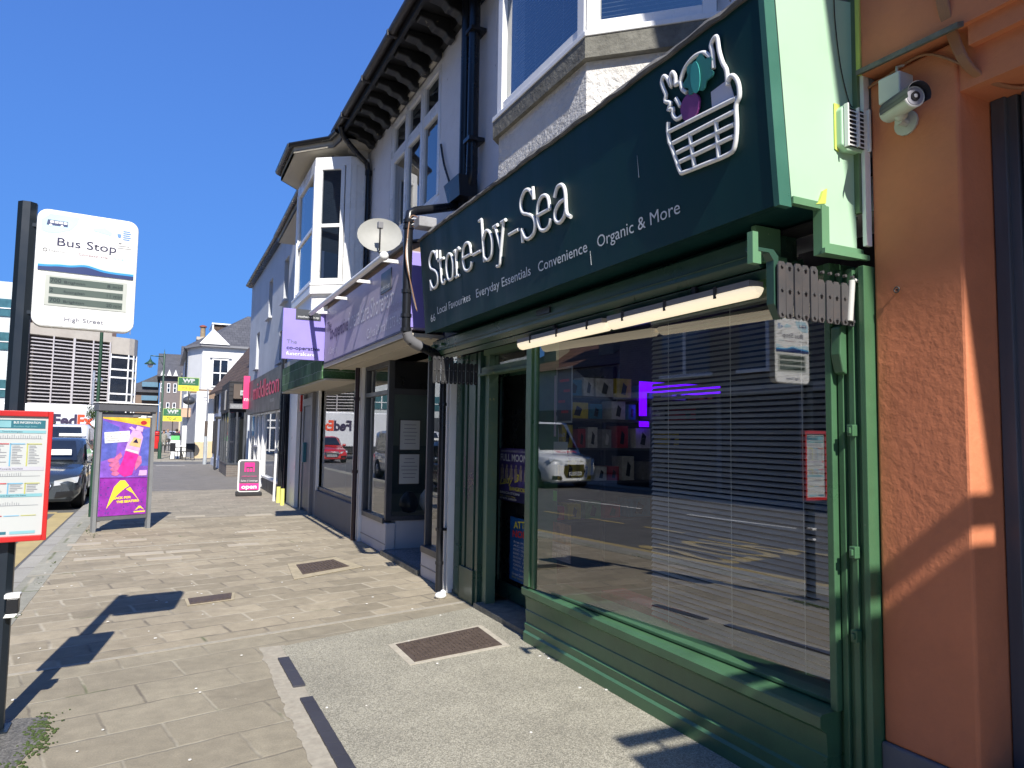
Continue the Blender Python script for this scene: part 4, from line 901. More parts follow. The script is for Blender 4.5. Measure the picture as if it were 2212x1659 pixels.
gl.build('shopfront_pane', M['glass'], fb, fix=False)
MB().box(2.80,4.0,9.325,9.37,2.22,2.6).build('dark_transom', M['black'], fb)
mb = MB().box(2.70,2.85,11.15,14.05,0,.50); mb.build('tiled_riser', brickmat('grey fluted riser', (.20,.20,.21),(.18,.18,.19),(.08,.08,.09), 3, .16, .006, axes='YZ', bump=.01, fine=0), fb)
mb = MB()
for k in range(58): mb.box(2.693,2.702,11.17+k*.05,11.19+k*.05,.01,.49)
mb.build('fluting', M['grey'], fb)
WR = mat('white painted brick riser', (.50,.50,.52), .6, var=.06, chips=.01, ccol=(.3,.3,.3))
MB().box(2.72,2.86,9.32,10.60,0,.41).box(2.86,4.0,9.34,9.40,0,.44).box(2.70,2.86,6.94,7.80,0,.28).box(2.74,2.80,7.76,7.86,0,.26).build('white_riser', WR, fb, bevel=.01)
mb = MB().box(2.715,2.725,9.32,10.6,.13,.14).box(2.695,2.705,6.94,7.8,.12,.13); mb.build('riser_groove', M['grey'], fb)
MB().box(2.68,2.90,10.60,10.68,0,2.6).box(2.70,2.90,10.80,11.15,0,2.6).build('white_pier', M['white'], fb)
tag(MB().tube([(2.64,10.74,.0),(2.64,10.74,2.6)], .035, 10).cyl((2.64,10.74,1.0),.045,.05,10).cyl((2.64,10.74,2.1),.045,.05,10).build('drainpipe', mat('maroon black pipe', (.03,.015,.02), .4)), 'maroon drainpipe on the white pier in the middle of the mauve sign shopfront', 'drainpipe')
MB().box(2.66,4.2,7.82,9.33,-.02,.06).build('entrance_step', M['stone'], fb)
MB().box(2.72,4.2,7.82,9.33,.0,.066).build('mosaic_floor', gravelmat('grey mosaic', [(.10,.12,.14),(.16,.18,.2),(.25,.26,.27)], 60), fb)
MB().box(4.0,4.06,7.8,9.4,0,2.86).box(2.80,9.4,6.92,6.95,0,2.86).box(9.3,9.4,6.92,14.1,0,2.86).box(2.8,9.4,14.05,14.1,0,2.86).box(2.78,9.4,6.92,14.1,2.86,2.88).build('dark_interior', mat('dim teal grey interior', (.16,.20,.21), .8), fb)
fill_tube = thing('ceiling_light', (3.3,11,2.78), 'unseen white tube light added to brighten the inside of the mauve sign shop', 'ceiling light')  # hidden lamp added to brighten the dark shop interior
MB().box(3.3,3.36,9.7,13.4,2.79,2.82).build('tube', emit('added fill tube', (.9,1,.97), 3.5), fill_tube); MB().box(3.28,3.38,9.6,13.5,2.82,2.86).build('housing', M['white'], fill_tube)
MB().box(4.06,9.3,9.4,9.42,0,2.6).box(2.8,9.3,12,12.02,.57,1.4).build('back_panel', mat('dim teal interior wall', (.06,.10,.11), .7), fb)
MB().box(2.80,9.3,6.95,14.05,-.05,.04).build('shop_floor', M['grey'], fb)
def notice(loc, w_, h, label, m=None, cat='notice', name='notice', ax='Y', lines=6):
    """framed certificate standing on a face that looks towards -Y"""
    t = thing(name, loc, label, cat); x, y, z = loc
    MB().box(x-w_/2,x+w_/2,y-.012,y,z,z+h).build('frame', M['blackm'], t)
    MB().box(x-w_/2+.012,x+w_/2-.012,y-.015,y-.012,z+.012,z+h-.012).build('sheet', m or M['paper'], t)
    mb = MB()
    for k in range(lines): a = w_*random.uniform(.2,.38); mb.box(x-a,x+a,y-.017,y-.015,z+h*.82-k*h*.12,z+h*.82-k*h*.12+h*.02)
    mb.build('printed_line', M['inkg'], t)
    return t
notice((3.03,9.325,1.38), .30, .42, 'upper framed certificate on the side pane of the mauve sign shop doorway')
notice((3.03,9.325,.92), .30, .42, 'lower framed certificate on the side pane of the mauve sign shop doorway')
tag(MB().box(2.79,2.793,7.05,7.5,.40,1.25).build('window_poster', prod['red']), 'red advertising panel inside the narrow pane by the black drainpipe', 'poster')
tag(MB().box(2.786,2.789,7.1,7.35,.45,.72).build('window_poster', M['paper']), 'pale round edged card low on the red panel in the narrow pane', 'card')
tag(MB().box(3.6,3.9,9.28,9.32,1.2,2.0).build('banner', M['purple']), 'purple banner deep inside the mauve sign shop doorway', 'banner')
tag(MB().lathe([(.0,0),(.10,.02),(.16,.12),(.15,.24),(.06,.36),(.04,.42)], (3.45,9.6,.5), 14).build('vase', M['white']), 'pale vase on the window base behind the certificates', 'vase')
tag(MB().lathe([(.0,0),(.09,.02),(.14,.10),(.13,.2),(.05,.3)], (3.15,9.65,.5), 14).build('vase', M['black']), 'dark round vase beside the pale vase behind the certificates', 'vase')
# mauve fascia
fs = thing('shop_sign', (2.3,9,2.66), 'long mauve shop sign for funeral care above the middle shop', 'shop sign')
MB().box(2.20,2.78,6.97,11.10,2.68,3.50).build('sign_panel', M['mauve'], fs)
MB().box(2.205,2.60,6.955,6.97,2.70,3.48).build('end_panel', M['purple'], fs)
MB().box(2.192,2.204,6.95,11.11,2.66,2.685).box(2.60,2.72,6.94,6.97,2.62,3.5).build('trim', M['navy'], fs)
MB().box(2.61,2.74,6.93,6.94,2.60,3.5).build('white_end_trim', M['white'], fs)
lt = mat('pale sign letters', (.74,.72,.80), .5)
lettering('The', (2.198,10.95,3.14), U, V, .15, M['navy'], fs, .3)
lettering('co-operative', (2.198,10.72,3.00), U, V, .20, mat('dull purple letters',(.045,.03,.10),.5), fs, 1.15, bold=.01)
lettering('funeralcare Shoreham', (2.198,9.55,3.00), U, V, .24, lt, fs, 2.1)
lettering('funeralcare', (2.198,7.75,2.93), U, V, .13, mat('dim letters', (.50,.44,.60), .5), fs, .68)
lettering('Call us 24 hrs 01273 464', (2.198,8.55,2.76), U, V, .12, lt, fs, 1.45)
lettering('A Caring Lady', (2.198,10.8,2.78), U, V, .10, lt, fs, .6)
MB().box(2.19,2.2,7.55,7.95,3.20,3.44).build('logo_plate', M['dgrey'], fs)
lettering('southern co-op', (2.187,7.92,3.23), U, V, .06, wl, fs, .34)
MB().box(2.22,2.79,6.97,11.12,3.50,3.60).build('wood_top', M['wood'], fs)
MB().prism([(2.16,6.97,3.60),(2.80,6.97,3.75),(2.80,6.97,3.70),(2.16,6.97,3.56)], (0,4.2,0)).build('lead_flashing', M['lead'], fs)
ln = thing('sign_light_rail', (1.98,9,3.42), 'long white tube light rail on arms in front of the mauve sign', 'sign light')
MB().tube([(1.98,7.12,3.44),(1.98,11.25,3.44)], .034, 10).build('tube', M['white'], ln)
mb = MB()
for y in (7.25,8.4,9.6,10.9): mb.box(1.98,2.26,y,y+.035,3.42,3.455)
mb.build('arm', M['white'], ln)
MB().ball((1.98,7.10,3.44),.05).ball((1.98,11.27,3.44),.045).build('end_cap', M['white'], ln)
# projecting purple sign
pj = thing('projecting_sign', (1.9,11.2,2.7), 'square purple projecting sign over the green patterned canopy', 'shop sign')
MB().box(1.575,2.215,11.18,11.24,2.72,3.50).build('sign_board', M['purple'], pj, bevel=.006)
UX = (1,0,0)
lettering('The', (1.64,11.178,2.96), UX, V, .06, M['inkg'], pj, .15)
lettering('co-operative', (1.64,11.178,2.87), UX, V, .055, M['navy'], pj, .50, bold=.02)
lettering('funeralcare', (1.64,11.178,2.78), UX, V, .055, wl, pj, .43, bold=.005)
MB().box(1.76,2.14,11.172,11.18,3.34,3.50).build('logo_plate', M['dgrey'], pj)
lettering('southern co-op', (1.79,11.170,3.37), UX, V, .035, wl, pj, .32)
# dish
ds = thing('satellite_dish', (2.35,8.6,3.66), 'grey oval satellite dish above the mauve sign', 'satellite dish')
c = Vector((2.27,8.35,3.98)); nn = Vector((-.25,-.93,.28)).normalized(); a1 = nn.cross(Vector((0,0,1))).normalized(); a2 = a1.cross(nn).normalized()
rings = []
for k in range(8):
    r_ = k/7; rings.append([c+a1*math.cos(t_)*.27*r_+a2*math.sin(t_)*.235*r_+nn*(.07*r_*r_) for t_ in [j*math.pi/12 for j in range(24)]])
dm = mat('weathered dish', (.32,.32,.30), .6, dirt=.4, dcol=(.25,.25,.22), ds=8)
mb = MB(); mb.loft(rings, caps=False); mb.loft([[p-nn*.012 for p in r] for r in reversed(rings)], caps=False); mb.build('reflector', dm, ds, fix=False)
MB().tube([c-a2*.2+nn*.03, c-a2*.17+nn*.25, c-a2*.02+nn*.28], .010, 6).build('feed_arm', M['steel'], ds)
f_ = c+nn*.28; MB().box(f_.x-.03,f_.x+.03,f_.y-.03,f_.y+.03,f_.z-.04,f_.z+.04).build('receiver', M['grey'], ds, bevel=.006)
MB().tube([c-nn*.02, c-nn*.12+Vector((0,0,-.1)), (2.4,8.6,3.66)], .016, 8).build('mast', M['steel'], ds)
# ================================================================ WHITE BAY BUILDING
wb = thing('shop_building', (3.5,13,0), 'white building with a projecting canted bay and cream eaves over a green canopy', 'building')
MB().box(2.80,3.1,11.3,17.4,2.6,6.4).build('wall', M['render'], wb)
bC = bay(wb, [(2.76,10.90),(2.48,10.90),(2.0,11.24),(2.0,12.9),(2.55,13.35),(2.76,13.35)], 3.45, 3.9, 5.95, 0, (M['white'],M['upvc'],M['glassup'],M['white']), [None,(.18,.92),(.05,.95),(0,1),None], front=4.85)
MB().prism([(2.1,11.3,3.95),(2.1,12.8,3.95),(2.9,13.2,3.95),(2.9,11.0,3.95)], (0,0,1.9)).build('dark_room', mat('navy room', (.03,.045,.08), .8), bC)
rp_ = [(2.26,10.72),(2.22,11.05),(1.70,11.62),(1.70,13.0),(2.2,13.55),(2.26,17.4),(2.85,17.4),(2.85,10.72)]
MB().prism([(x,y,6.10) for x,y in rp_], (0,0,.05)).build('soffit', M['cream'], wb)
mb = MB()
for a, b in zip(rp_[:5], rp_[1:6]):
    a, b = Vector((*a,6.10)), Vector((*b,6.10)); mb.prism([a,b,b+Vector((0,0,.13)),a+Vector((0,0,.13))], (.02,0,0))
mb.build('fascia_board', mat('cream gloss', (.55,.52,.45), .4), wb)
mb = MB(); gutter(mb, [(x-.05,y,6.25) for x,y in rp_[:6]], .055); 
mb.build('gutter', M['black'], wb)
MB().prism([(x,y,6.26) for x,y in rp_[:6]]+[(3.4,17.4,6.35),(3.4,10.9,6.35)], (0,0,.03)).build('roof', M['blackm'], wb)
mb = MB()
for (x,y) in ((2.45,10.95),(2.3,11.35),(2.5,13.9),(2.5,14.6),(2.5,15.3)):
    mb.prism([(x+.3,y,6.10),(x,y,6.10),(x,y,6.05),(x+.1,y,6.0),(x+.15,y,5.92),(x+.3,y,5.88)], (0,.09,0))
mb.build('eaves_bracket', M['cream'], wb)
jung = brickmat('green patterned panel', (.03,.10,.035), (.10,.20,.09), (.22,.28,.22), .35, .2, .006, axes='YZ', bump=0, stain=.6, fine=2)
cn = thing('shop_canopy', (2.4,14,2.45), 'green patterned shop canopy behind the square purple sign', 'canopy')
MB().box(2.20,2.80,11.26,15.4,2.45,2.92).build('fascia_panel', jung, cn)
MB().box(2.23,3.3,11.16,15.6,2.42,2.45).box(2.25,2.8,11.2,15.5,2.92,3.04).build('soffit', M['cream'], cn)
MB().box(2.70,3.3,14.06,17.4,0,2.5).build('lower_wall', M['grey'], wb)
MB().box(2.66,2.72,14.5,15.3,.06,2.15).build('side_door', mat('grey door', (.13,.13,.15), .5), wb, bevel=.01)
mb = MB().box(2.64,2.72,14.35,14.5,0,2.4).box(2.64,2.72,15.3,15.45,0,2.4).box(2.64,2.72,14.5,15.3,2.15,2.3); mb.build('door_frame', M['grey'], wb)
MB().box(2.60,2.66,14.95,15.1,1.0,1.4).build('letter_panel', M['teal'], wb)
MB().box(2.62,2.70,15.6,15.72,2.05,2.40).build('alarm_box', M['red'], wb)
MB().box(2.60,2.68,15.85,16.9,.0,2.6).build('white_side_wall', M['white'], wb)
tag(MB().tube([(2.5,17.25,0),(2.5,17.25,3.6)], .06, 8).tube([(2.5,17.05,0),(2.52,17.05,2.7)],.04,8).build('drainpipe', M['black']), 'thick black pipes between the grey door and the black shopfront', 'drainpipe')
tag(MB().tube([(2.40,17.42,0),(2.42,17.45,1.1)], .03, 8).build('drainpipe', M['white']), 'short white pipe at the near corner of the black shopfront', 'drainpipe')
yb = mat('yellow plastic', (.75,.72,.18), .4)
for y in (17.0,16.4): tag(MB().tube([(2.44,y,0),(2.44,y,.36)], .045, 10).build('yellow_post', yb), 'short yellow post at the foot of the wall, %s the black shopfront' % ('touching' if y == 17.0 else 'one step before'), 'post')
# ================================================================ FAR WHITE BUILDING + BLACK SHOPFRONT
fwb = thing('shop_building', (3.6,22,0), 'tall plain white building with small windows above the black shop with pink letters', 'building')
gr_ = mat('bluish white render', (.50,.52,.55), .85, var=.10, dirt=.4, dcol=(.34,.36,.38), ds=1.2, vs=1)
wy = [18.9,21.0,24.2]
def wallholes(par, x0, x1, y0, y1, z0, z1, holes, m, name='wall'):
    mb = MB(); ys = sorted({y0, y1, *[h[0] for h in holes], *[h[1] for h in holes]}); zs = sorted({z0, z1, *[h[2] for h in holes], *[h[3] for h in holes]})
    for i in range(len(ys)-1):
        for j in range(len(zs)-1):
            cy, cz = (ys[i]+ys[i+1])/2, (zs[j]+zs[j+1])/2
            if not any(h[0] < cy < h[1] and h[2] < cz < h[3] for h in holes): mb.box(x0,x1,ys[i],ys[i+1],zs[j],zs[j+1])
    return mb.build(name, m, par)
H = [(18.6,19.4,5.0,6.15),(21.6,22.4,5.0,6.15),(24.4,25.2,3.7,4.9) ,(18.9,19.8,3.45,4.3)]
wallholes(fwb, 2.72, 3.1, 17.45, 27.3, 3.22, 6.85, H, gr_)
for h in H:
    wo_ = MB().box(2.95,3.0,h[0],h[1],h[2],h[3]).build('window', M['upvc'], fwb)
    MB().box(2.94,2.95,h[0]+.06,h[1]-.06,h[2]+.06,h[3]-.06).build('pane', M['dglass'], wo_)
    MB().box(2.62,2.75,h[0]-.05,h[1]+.05,h[2]-.06,h[2]).build('sill', gr_, fwb)
mb = MB().box(2.58,2.72,17.45,27.3,6.85,6.93); gutter(mb, [(2.56,17.4,6.96),(2.56,27.4,6.96)], .06); mb.build('gutter', M['black'], fwb)
MB().prism([(2.55,17.4,6.95),(4.8,17.4,8.2),(4.8,17.4,8.26),(2.55,17.4,7.01)], (0,10,0)).build('roof', M['tiley'], fwb)
MB().box(2.72,3.1,27.0,27.3,0,3.05).box(3.1,8,27.25,27.3,0,6.85).box(3.1,8,17.45,17.5,0,6.85).build('side_wall', gr_, fwb)
BK = mat('charcoal shopfront paint', (.022,.024,.030), .45)
MB().box(2.48,2.75,17.6,25.2,2.16,3.22).build('fascia', BK, fwb)
MB().box(2.62,2.75,17.5,17.7,0,2.20).box(2.60,2.78,17.7,21.4,0,.34).box(2.62,2.78,22.6,25.2,0,.25).build('black_riser', BK, fwb)
mb = MB()
for y in (17.72,19.0,21.35,22.6,23.6,25.1): mb.box(2.60,2.66,y,y+.06,.0 if y > 21.2 and y < 22.7 else .34,2.16)
mb.box(2.56,2.70,17.72,21.4,.34,.39).box(2.60,2.70,17.7,25.2,2.11,2.16).box(2.58,2.72,21.42,22.6,.05,.12).box(2.58,2.66,21.5,21.6,.12,2.1).box(2.58,2.66,22.45,22.55,.12,2.1).box(2.58,2.66,22.6,23.6,1.15,1.2)
mb.build('white_window_frame', M['upvc'], fwb)
MB().poly([(2.64,17.72,.4),(2.64,25.1,.1),(2.64,25.1,2.15),(2.64,17.72,2.15)][::-1]).build('shop_window_pane', M['glass'], fwb, fix=False)
MB().box(3.4,3.5,17.6,25.2,0,2.3).box(2.76,3.4,17.6,25.2,-.05,.03).build('dark_interior', mat('shop interior wall',(.10,.09,.10),.8,var=.5,vs=4), fwb)
ms = thing('shop_sign', (2.45,21,2.4), 'raised pink letters of an estate agent on the black fascia', 'shop sign')
for xx_ in (2.472,2.462): lettering('middleton', (xx_,23.2,2.58), U, V, .50, M['pink'], ms, 5.4)
for st_, L_ in ():
    mb = MB()
    for k in range(9): y = 23.4-k*.43; mb.box(2.39,2.46,y-.08,y,2.62,2.95+(.1 if k in (2,3,4,6) else 0))
    mb.build('letter_side', M['pink'], ms)
lettering('ESTATE AGENTS', (2.475,19.3,2.38), U, V, .08, M['paper'], ms, .7)
pp = tag(MB().box(2.31,2.50,24.6,24.66,2.35,3.42).build('projecting_sign', M['pink']), 'upright pink projecting sign at the far end of the black fascia', 'shop sign')
lettering('m', (2.34,24.595,2.6), UX, V, .14, wl, pp, .13)
# A board
ab = thing('pavement_sign', (2.0,19.05,0), 'pink and grey pavement A board reading open outside the black shop', 'pavement sign')
def rrect(x0, x1, z0, z1, r, y, n=5, tilt=0):
    pts = []
    for cx_, cz_, a0 in ((x1-r,z0+r,-90),(x1-r,z1-r,0),(x0+r,z1-r,90),(x0+r,z0+r,180)):
        for k in range(n+1): a = R(a0+90*k/n); z = cz_+r*math.sin(a); pts.append((cx_+r*math.cos(a), y+tilt*z, z))
    return pts
MB().prism(rrect(1.74,2.28,.10,.90,.07,19.0,tilt=.06), (0,.03,0)).build('white_frame', M['white'], ab)
MB().prism(rrect(1.775,2.245,.13,.87,.05,18.985,tilt=.06), (0,.02,0)).build('board', mat('grey print', (.10,.08,.10), .5), ab)
MB().prism([(1.775,18.99,.15),(2.245,18.99,.15),(2.245,18.995,.31),(1.775,18.995,.31)], (0,-.006,0)).build('pink_band', M['magenta'], ab)
mb = MB().prism([(1.89,19.01,.60),(1.93,19.01,.60),(1.93,19.01,.72),(2.09,19.01,.72),(2.09,19.01,.60),(2.13,19.01,.60),(2.13,19.01,.83),(1.89,19.01,.83)], (0,.02,0)).box(1.95,2.0,19.01,19.03,.60,.68).box(2.02,2.07,19.01,19.03,.60,.68)
mb.build('pink_emblem', M['magenta'], ab)
lettering('open', (1.83,18.982,.185), UX, V, .10, wl, ab, .36, bold=.03)
lettering('Sales | Lettings', (1.81,18.985,.36), UX, V, .04, wl, ab, .40)
lettering('middleton estates', (1.83,18.99,.48), UX, V, .03, M['magenta'], ab, .36)
MB().prism([(1.70,18.92,0),(2.32,18.92,0),(2.30,19.3,0),(1.72,19.3,0)], (0,0,.10)).build('rubber_base', M['blackm'], ab, bevel=.02)
# ================================================================ DARK BOARDED SHOP
def EX(y): return 2.62-(y-26.4)*.0602        # line of the old eaves, which swings out towards the road
cb_ = thing('shop_building', (3.2,29,0), 'dark boarded shop under a steep brown tiled roof with a white gutter', 'building')
board = brickmat('dark weatherboard', (.045,.045,.05), (.035,.035,.04), (.01,.01,.012), 8, .16, .012, axes='XZ', bump=.02, fine=0)
boardy = brickmat('dark weatherboard side', (.045,.045,.05), (.035,.035,.04), (.01,.01,.012), 8, .16, .012, axes='YZ', bump=.02, fine=0)
MB().box(2.12,6,27.35,30.9,2.3,3.42).build('boarded_wall', board, cb_)
MB().box(2.09,2.12,27.35,30.9,2.3,3.42).build('boarded_front', boardy, cb_)
MB().box(2.4,6,27.6,30.9,0,2.3).build('shop_interior', M['void'], cb_)
MB().box(2.10,2.7,27.32,30.9,0,.42).build('brick_riser', M['brickx'], cb_)
MB().poly([(2.14,27.36,.45),(2.14,30.9,.45),(2.14,30.9,2.3),(2.14,27.36,2.3)][::-1]).poly([(2.14,27.34,.45),(2.7,27.34,.45),(2.7,27.34,2.3),(2.14,27.34,2.3)]).build('shop_window_pane', M['glass'], cb_, fix=False)
mb = MB()
for y in (27.36,28.6,29.8,30.8): mb.box(2.10,2.18,y,y+.07,.47,2.3)
mb.box(2.09,2.7,27.3,30.9,.42,.47).box(2.62,2.7,27.3,27.36,.47,2.3).box(2.36,2.42,27.3,27.36,.47,2.3); mb.build('shopfront_frame', M['dgrey'], cb_)
a0, a1 = 26.6, 37.6
rf_ = MB().add([(EX(a0),a0,3.42),(EX(a1),a1,3.42),(EX(a1)+2.6,a1+.15,6.95),(EX(a0)+2.6,a0+.15,6.95),(EX(a0),a0,3.34),(EX(a1),a1,3.34),(EX(a1)+2.66,a1+.15,6.85),(EX(a0)+2.66,a0+.15,6.85)],
 [(0,1,2,3),(4,7,6,5),(0,4,5,1),(1,5,6,2),(2,6,7,3),(3,7,4,0)]); rf_.build('roof', M['tiley'], cb_)
mb = MB(); gutter(mb, [(EX(27.4)-.06,27.4,3.38),(EX(31)-.06,31,3.38)], .06); mb.build('gutter', M['white'], cb_)
MB().tube([(EX(28.2)-.05,28.2,3.36),(2.06,28.4,3.1),(2.05,28.4,2.4)], .04, 6).build('downpipe', M['grey'], cb_)
sb = thing('shop_sign', (2.0,27.2,2.6), 'brown and white box sign high on the dark boarded shop', 'shop sign')
MB().box(2.22,2.50,27.1,27.3,2.78,3.30).build('sign_box', mat('brown sign', (.10,.075,.06), .6), sb)
MB().box(2.44,2.74,27.05,27.09,2.90,3.08).build('white_plate', M['paper'], sb)
lettering('INK', (2.48,27.045,2.94), UX, V, .09, M['navy'], sb, .22)
MB().box(2.12,2.72,27.2,27.3,2.42,2.60).build('grey_plate', M['grey'], sb)
lettering('TATTOO STUDIO', (2.16,27.195,2.46), UX, V, .08, M['paper'], sb, .52)
bw = thing('shop_building', (3.2,34,0), 'small whitewashed building with black window panels and a black porch before the side lane', 'building')
lw = mat('blue white wash', (.60,.63,.68), .8, dirt=.3, dcol=(.4,.43,.47))
FX = lambda y: 2.36-(y-30.95)*.022
MB().prism([(FX(30.95),30.95,0),(7,30.95,0),(7,37.4,0),(FX(37.4),37.4,0)], (0,0,3.5)).prism([(FX(30.95)-.06,30.93,0),(FX(30.95)+.1,30.93,0),(FX(37.4)+.1,37.42,0),(FX(37.4)-.06,37.42,0)], (0,0,.35)).build('wall', lw, bw)
mb = MB()
for y in (31.3,33.0,35.2,36.4):
    for z0, z1 in ((.55,2.1),(2.45,3.3)): mb.prism([(FX(y)-.05,y,z0),(FX(y)+.05,y,z0),(FX(y+.7)+.05,y+.7,z0),(FX(y+.7)-.05,y+.7,z0)], (0,0,z1-z0))
mb.build('black_panel', M['blackm'], bw)
MB().box(1.98,2.36,31.9,32.7,2.12,2.22).box(2.0,2.05,31.95,32.65,.0,2.12).box(2.2,2.36,31.95,32.05,0,2.12).build('porch', M['blackm'], bw)
# ================================================================ CORNER WHITE BUILDING BEYOND THE LANE
cw = thing('corner_building', (4.5,50,0), 'white corner building with slate roof, small white gable and sash windows beyond the lane', 'building')
W2 = mat('white painted stucco', (.70,.70,.68), .7, var=.04)
MB().prism([(x,y,0) for x,y in ((2.0,47),(12,47),(12,62),(1.25,62),(1.25,48.8))], (0,0,6.75)).build('wall', W2, cw)
def xwin(par, x0, x1, z0, z1, y, fr=M['upvc'], bars=1, hb=1, pane=M['dglass'], name='window'):
    mb = MB().box(x0,x0+.07,y-.06,y,z0,z1).box(x1-.07,x1,y-.06,y,z0,z1).box(x0+.07,x1-.07,y-.06,y,z0,z0+.08).box(x0+.07,x1-.07,y-.06,y,z1-.08,z1)
    for k in range(bars): xx = x0+(x1-x0)*(k+1)/(bars+1); mb.box(xx-.03,xx+.03,y-.055,y,z0+.08,z1-.08)
    for k in range(hb): zz = z0+(z1-z0)*(k+1)/(hb+1); mb.box(x0+.07,x1-.07,y-.058,y,zz-.035,zz+.035)
    o = mb.build(name, fr, par); MB().box(x0+.07,x1-.07,y-.03,y-.005,z0+.08,z1-.08).build('pane', pane, o); return o
xwin(cw, 2.55, 3.5, 4.30, 6.05, 46.98); xwin(cw, 4.2, 5.0, 4.9, 6.3, 46.98)
MB().box(2.4,3.65,46.86,46.98,6.10,6.25).build('window_hood', W2, cw)
MB().prism([(x,y,6.75) for x,y in ((1.85,46.7),(12,46.7),(12,62),(1.0,62),(1.0,48.7))], (0,0,.12)).build('cornice', M['grey'], cw)
mb = MB().add([(1.0,48.7,6.87),(1.85,46.7,6.87),(12,46.7,6.87),(12,62,6.87),(1.0,62,6.87),(4.95,52,9.6),(12,52,9.6)], [(0,1,5),(1,2,6,5),(0,5,4),(5,6,3,4),(2,3,6)])
mb.build('roof', M['slate'], cw)
MB().prism([(1.78,46.62,6.90),(3.50,46.62,6.90),(2.52,46.62,7.85)], (0,1.6,0)).build('gable', M['white'], cw)
MB().tube([(1.0,48.7,6.8),(1.15,48.7,6.5),(1.15,48.7,4.6)], .06, 6).build('downpipe', M['black'], cw)
ch = MB().box(1.85,2.50,52,52.7,6.9,7.75).build('chimney', W2, cw)
MB().box(1.78,2.56,51.93,52.77,7.75,7.95).build('chimney_cap', M['concrete'], ch)
MB().lathe([(.20,7.95),(.16,8.05),(.16,8.65)], (2.17,52.35,0), 10).build('chimney_pot', M['yellowbrick'], ch); MB().lathe([(.23,8.65),(.23,8.74),(.08,8.8)], (2.17,52.35,0), 10).build('pot_cowl', mat('dull red clay',(.22,.06,.04),.8), ch)
dm_ = MB().box(2.85,4.6,52.6,56,7.4,8.95).build('dormer', M['tile'], cw)
MB().box(2.76,2.85,52.5,56,7.4,9.0).box(2.72,4.7,52.45,56.1,8.95,9.04).build('dormer_trim', M['upvc'], dm_)
# ground floor: canopy, pub pilasters
mb = MB().box(1.75,2.35,46.3,47,0,3.85).box(1.1,1.45,48.6,48.9,0,3.85); mb.build('white_pilaster', W2, cw)
MB().box(1.73,2.37,46.2,46.3,0,.95).box(2.5,3.6,46.85,46.99,0,1.0).build('cream_base', mat('cream tile', (.55,.42,.25), .5), cw)
MB().box(2.80,3.6,46.9,46.99,1.05,4.0).build('shop_window', M['dglass'], cw)
mb = MB().box(2.8,3.6,46.86,46.9,2.2,2.4)
for z in (1.3,1.75,2.8,3.2): mb.box(2.9,3.1,46.86,46.9,z,z+.25)
mb.build('menu_card', mat('cream board', (.60,.48,.28), .6), cw)
MB().box(1.4,3.7,46.2,46.4,3.85,4.1).box(1.9,3.0,46.0,46.3,3.55,3.86).build('wooden_canopy', M['wood'], cw)
MB().prism([(1.35,48.5,0),(1.35,48.5,3.85),(1.8,47,3.85),(1.8,47,0)], (.1,.1,0)).build('grey_front', mat('grey stucco', (.25,.26,.30), .8), cw)
def agent(name, x0, x1, y, z0, z1, ztop, word, label, pole=True):
    t = thing(name, ((x0+x1)/2,y,z0), label, 'agent board', 'estate agent boards')
    zm = z0+(z1-z0)*.42
    MB().box(x0,x1,y,y+.05,zm,z1).build('green_panel', M['wd_green'], t); MB().box(x0,x1,y,y+.05,z0,zm).build('yellow_panel', M['yellow'], t)
    mb = MB().box(x0-.03,x0,y-.01,y+.06,z0,z1).box(x1,x1+.03,y-.01,y+.06,z0,z1).box(x0-.03,x1+.03,y-.01,y+.06,z1,z1+.03); mb.build('frame', mat('pale lime frame',(.35,.5,.15),.6), t)
    cx = (x0+x1)/2; w_ = x1-x0
    lettering('WP', (cx,y-.01,zm+(z1-zm)*.42), UX, V, (z1-zm)*.48, M['paper'], t, w_*.62, align='CENTER', bold=.05)
    lettering('WARWICK POTTER', (cx,y-.01,zm+(z1-zm)*.26), UX, V, (z1-zm)*.10, M['paper'], t, w_*.66, align='CENTER')
    lettering(word, (cx,y-.01,z0+(zm-z0)*.3), UX, V, (zm-z0)*.45, M['wd_green'] if word == 'TO LET' else mat('orange print',(.65,.3,.05),.6), t, w_*.62, align='CENTER', bold=.03)
    MB().box(cx+.0,cx+.06,y+.05,y+.1,ztop,z1).build('post', M['blackm'], t)
    return t
agent('agent_board', .62, 1.55, 39.5, 3.62, 4.28, 2.2, 'FOR SALE', 'green and yellow FOR SALE agent board, the higher of the two')
agent('agent_board', .0, 1.15, 54, 2.25, 3.08, 0, 'TO LET', 'green and yellow TO LET agent board above the pedestrians')
cs = thing('hanging_sign', (1.8,41.5,3.15), 'white hanging practice sign beside the higher agent board', 'sign')
MB().box(1.56,2.16,41.5,41.58,3.12,3.75).build('sign_board', M['white'], cs)
for k, s_ in enumerate(('The','Cottage','Practice')): lettering(s_, (1.86,41.49,3.55-k*.16), UX, V, .10, M['inkg'], cs, (.2,.4,.42)[k], align='CENTER')
hb_ = thing('hanging_basket', (1.6,43,3.1), 'dark round hanging basket beside the white practice sign', 'basket')
MB().ball((1.25,43,3.28),.33,.33,.25).build('basket', M['dgrey'], hb_); MB().tube([(1.25,43,3.5),(1.3,43,3.8),(1.6,43,3.85)],.02,6).build('bracket', M['black'], hb_)
ws = tag(MB().box(.98,1.5,48,48.06,2.45,2.95).tube([(1.0,48,2.98),(1.7,48,2.98)],.03,6).build('hanging_sign', mat('peach sign', (.55,.36,.24), .6)), 'peach coloured hanging pub sign in front of the white pilasters', 'sign')
bo = thing('bollard_post', (1.9,37.6,0), 'grey post with dark upper half at the kerb of the side lane', 'post')
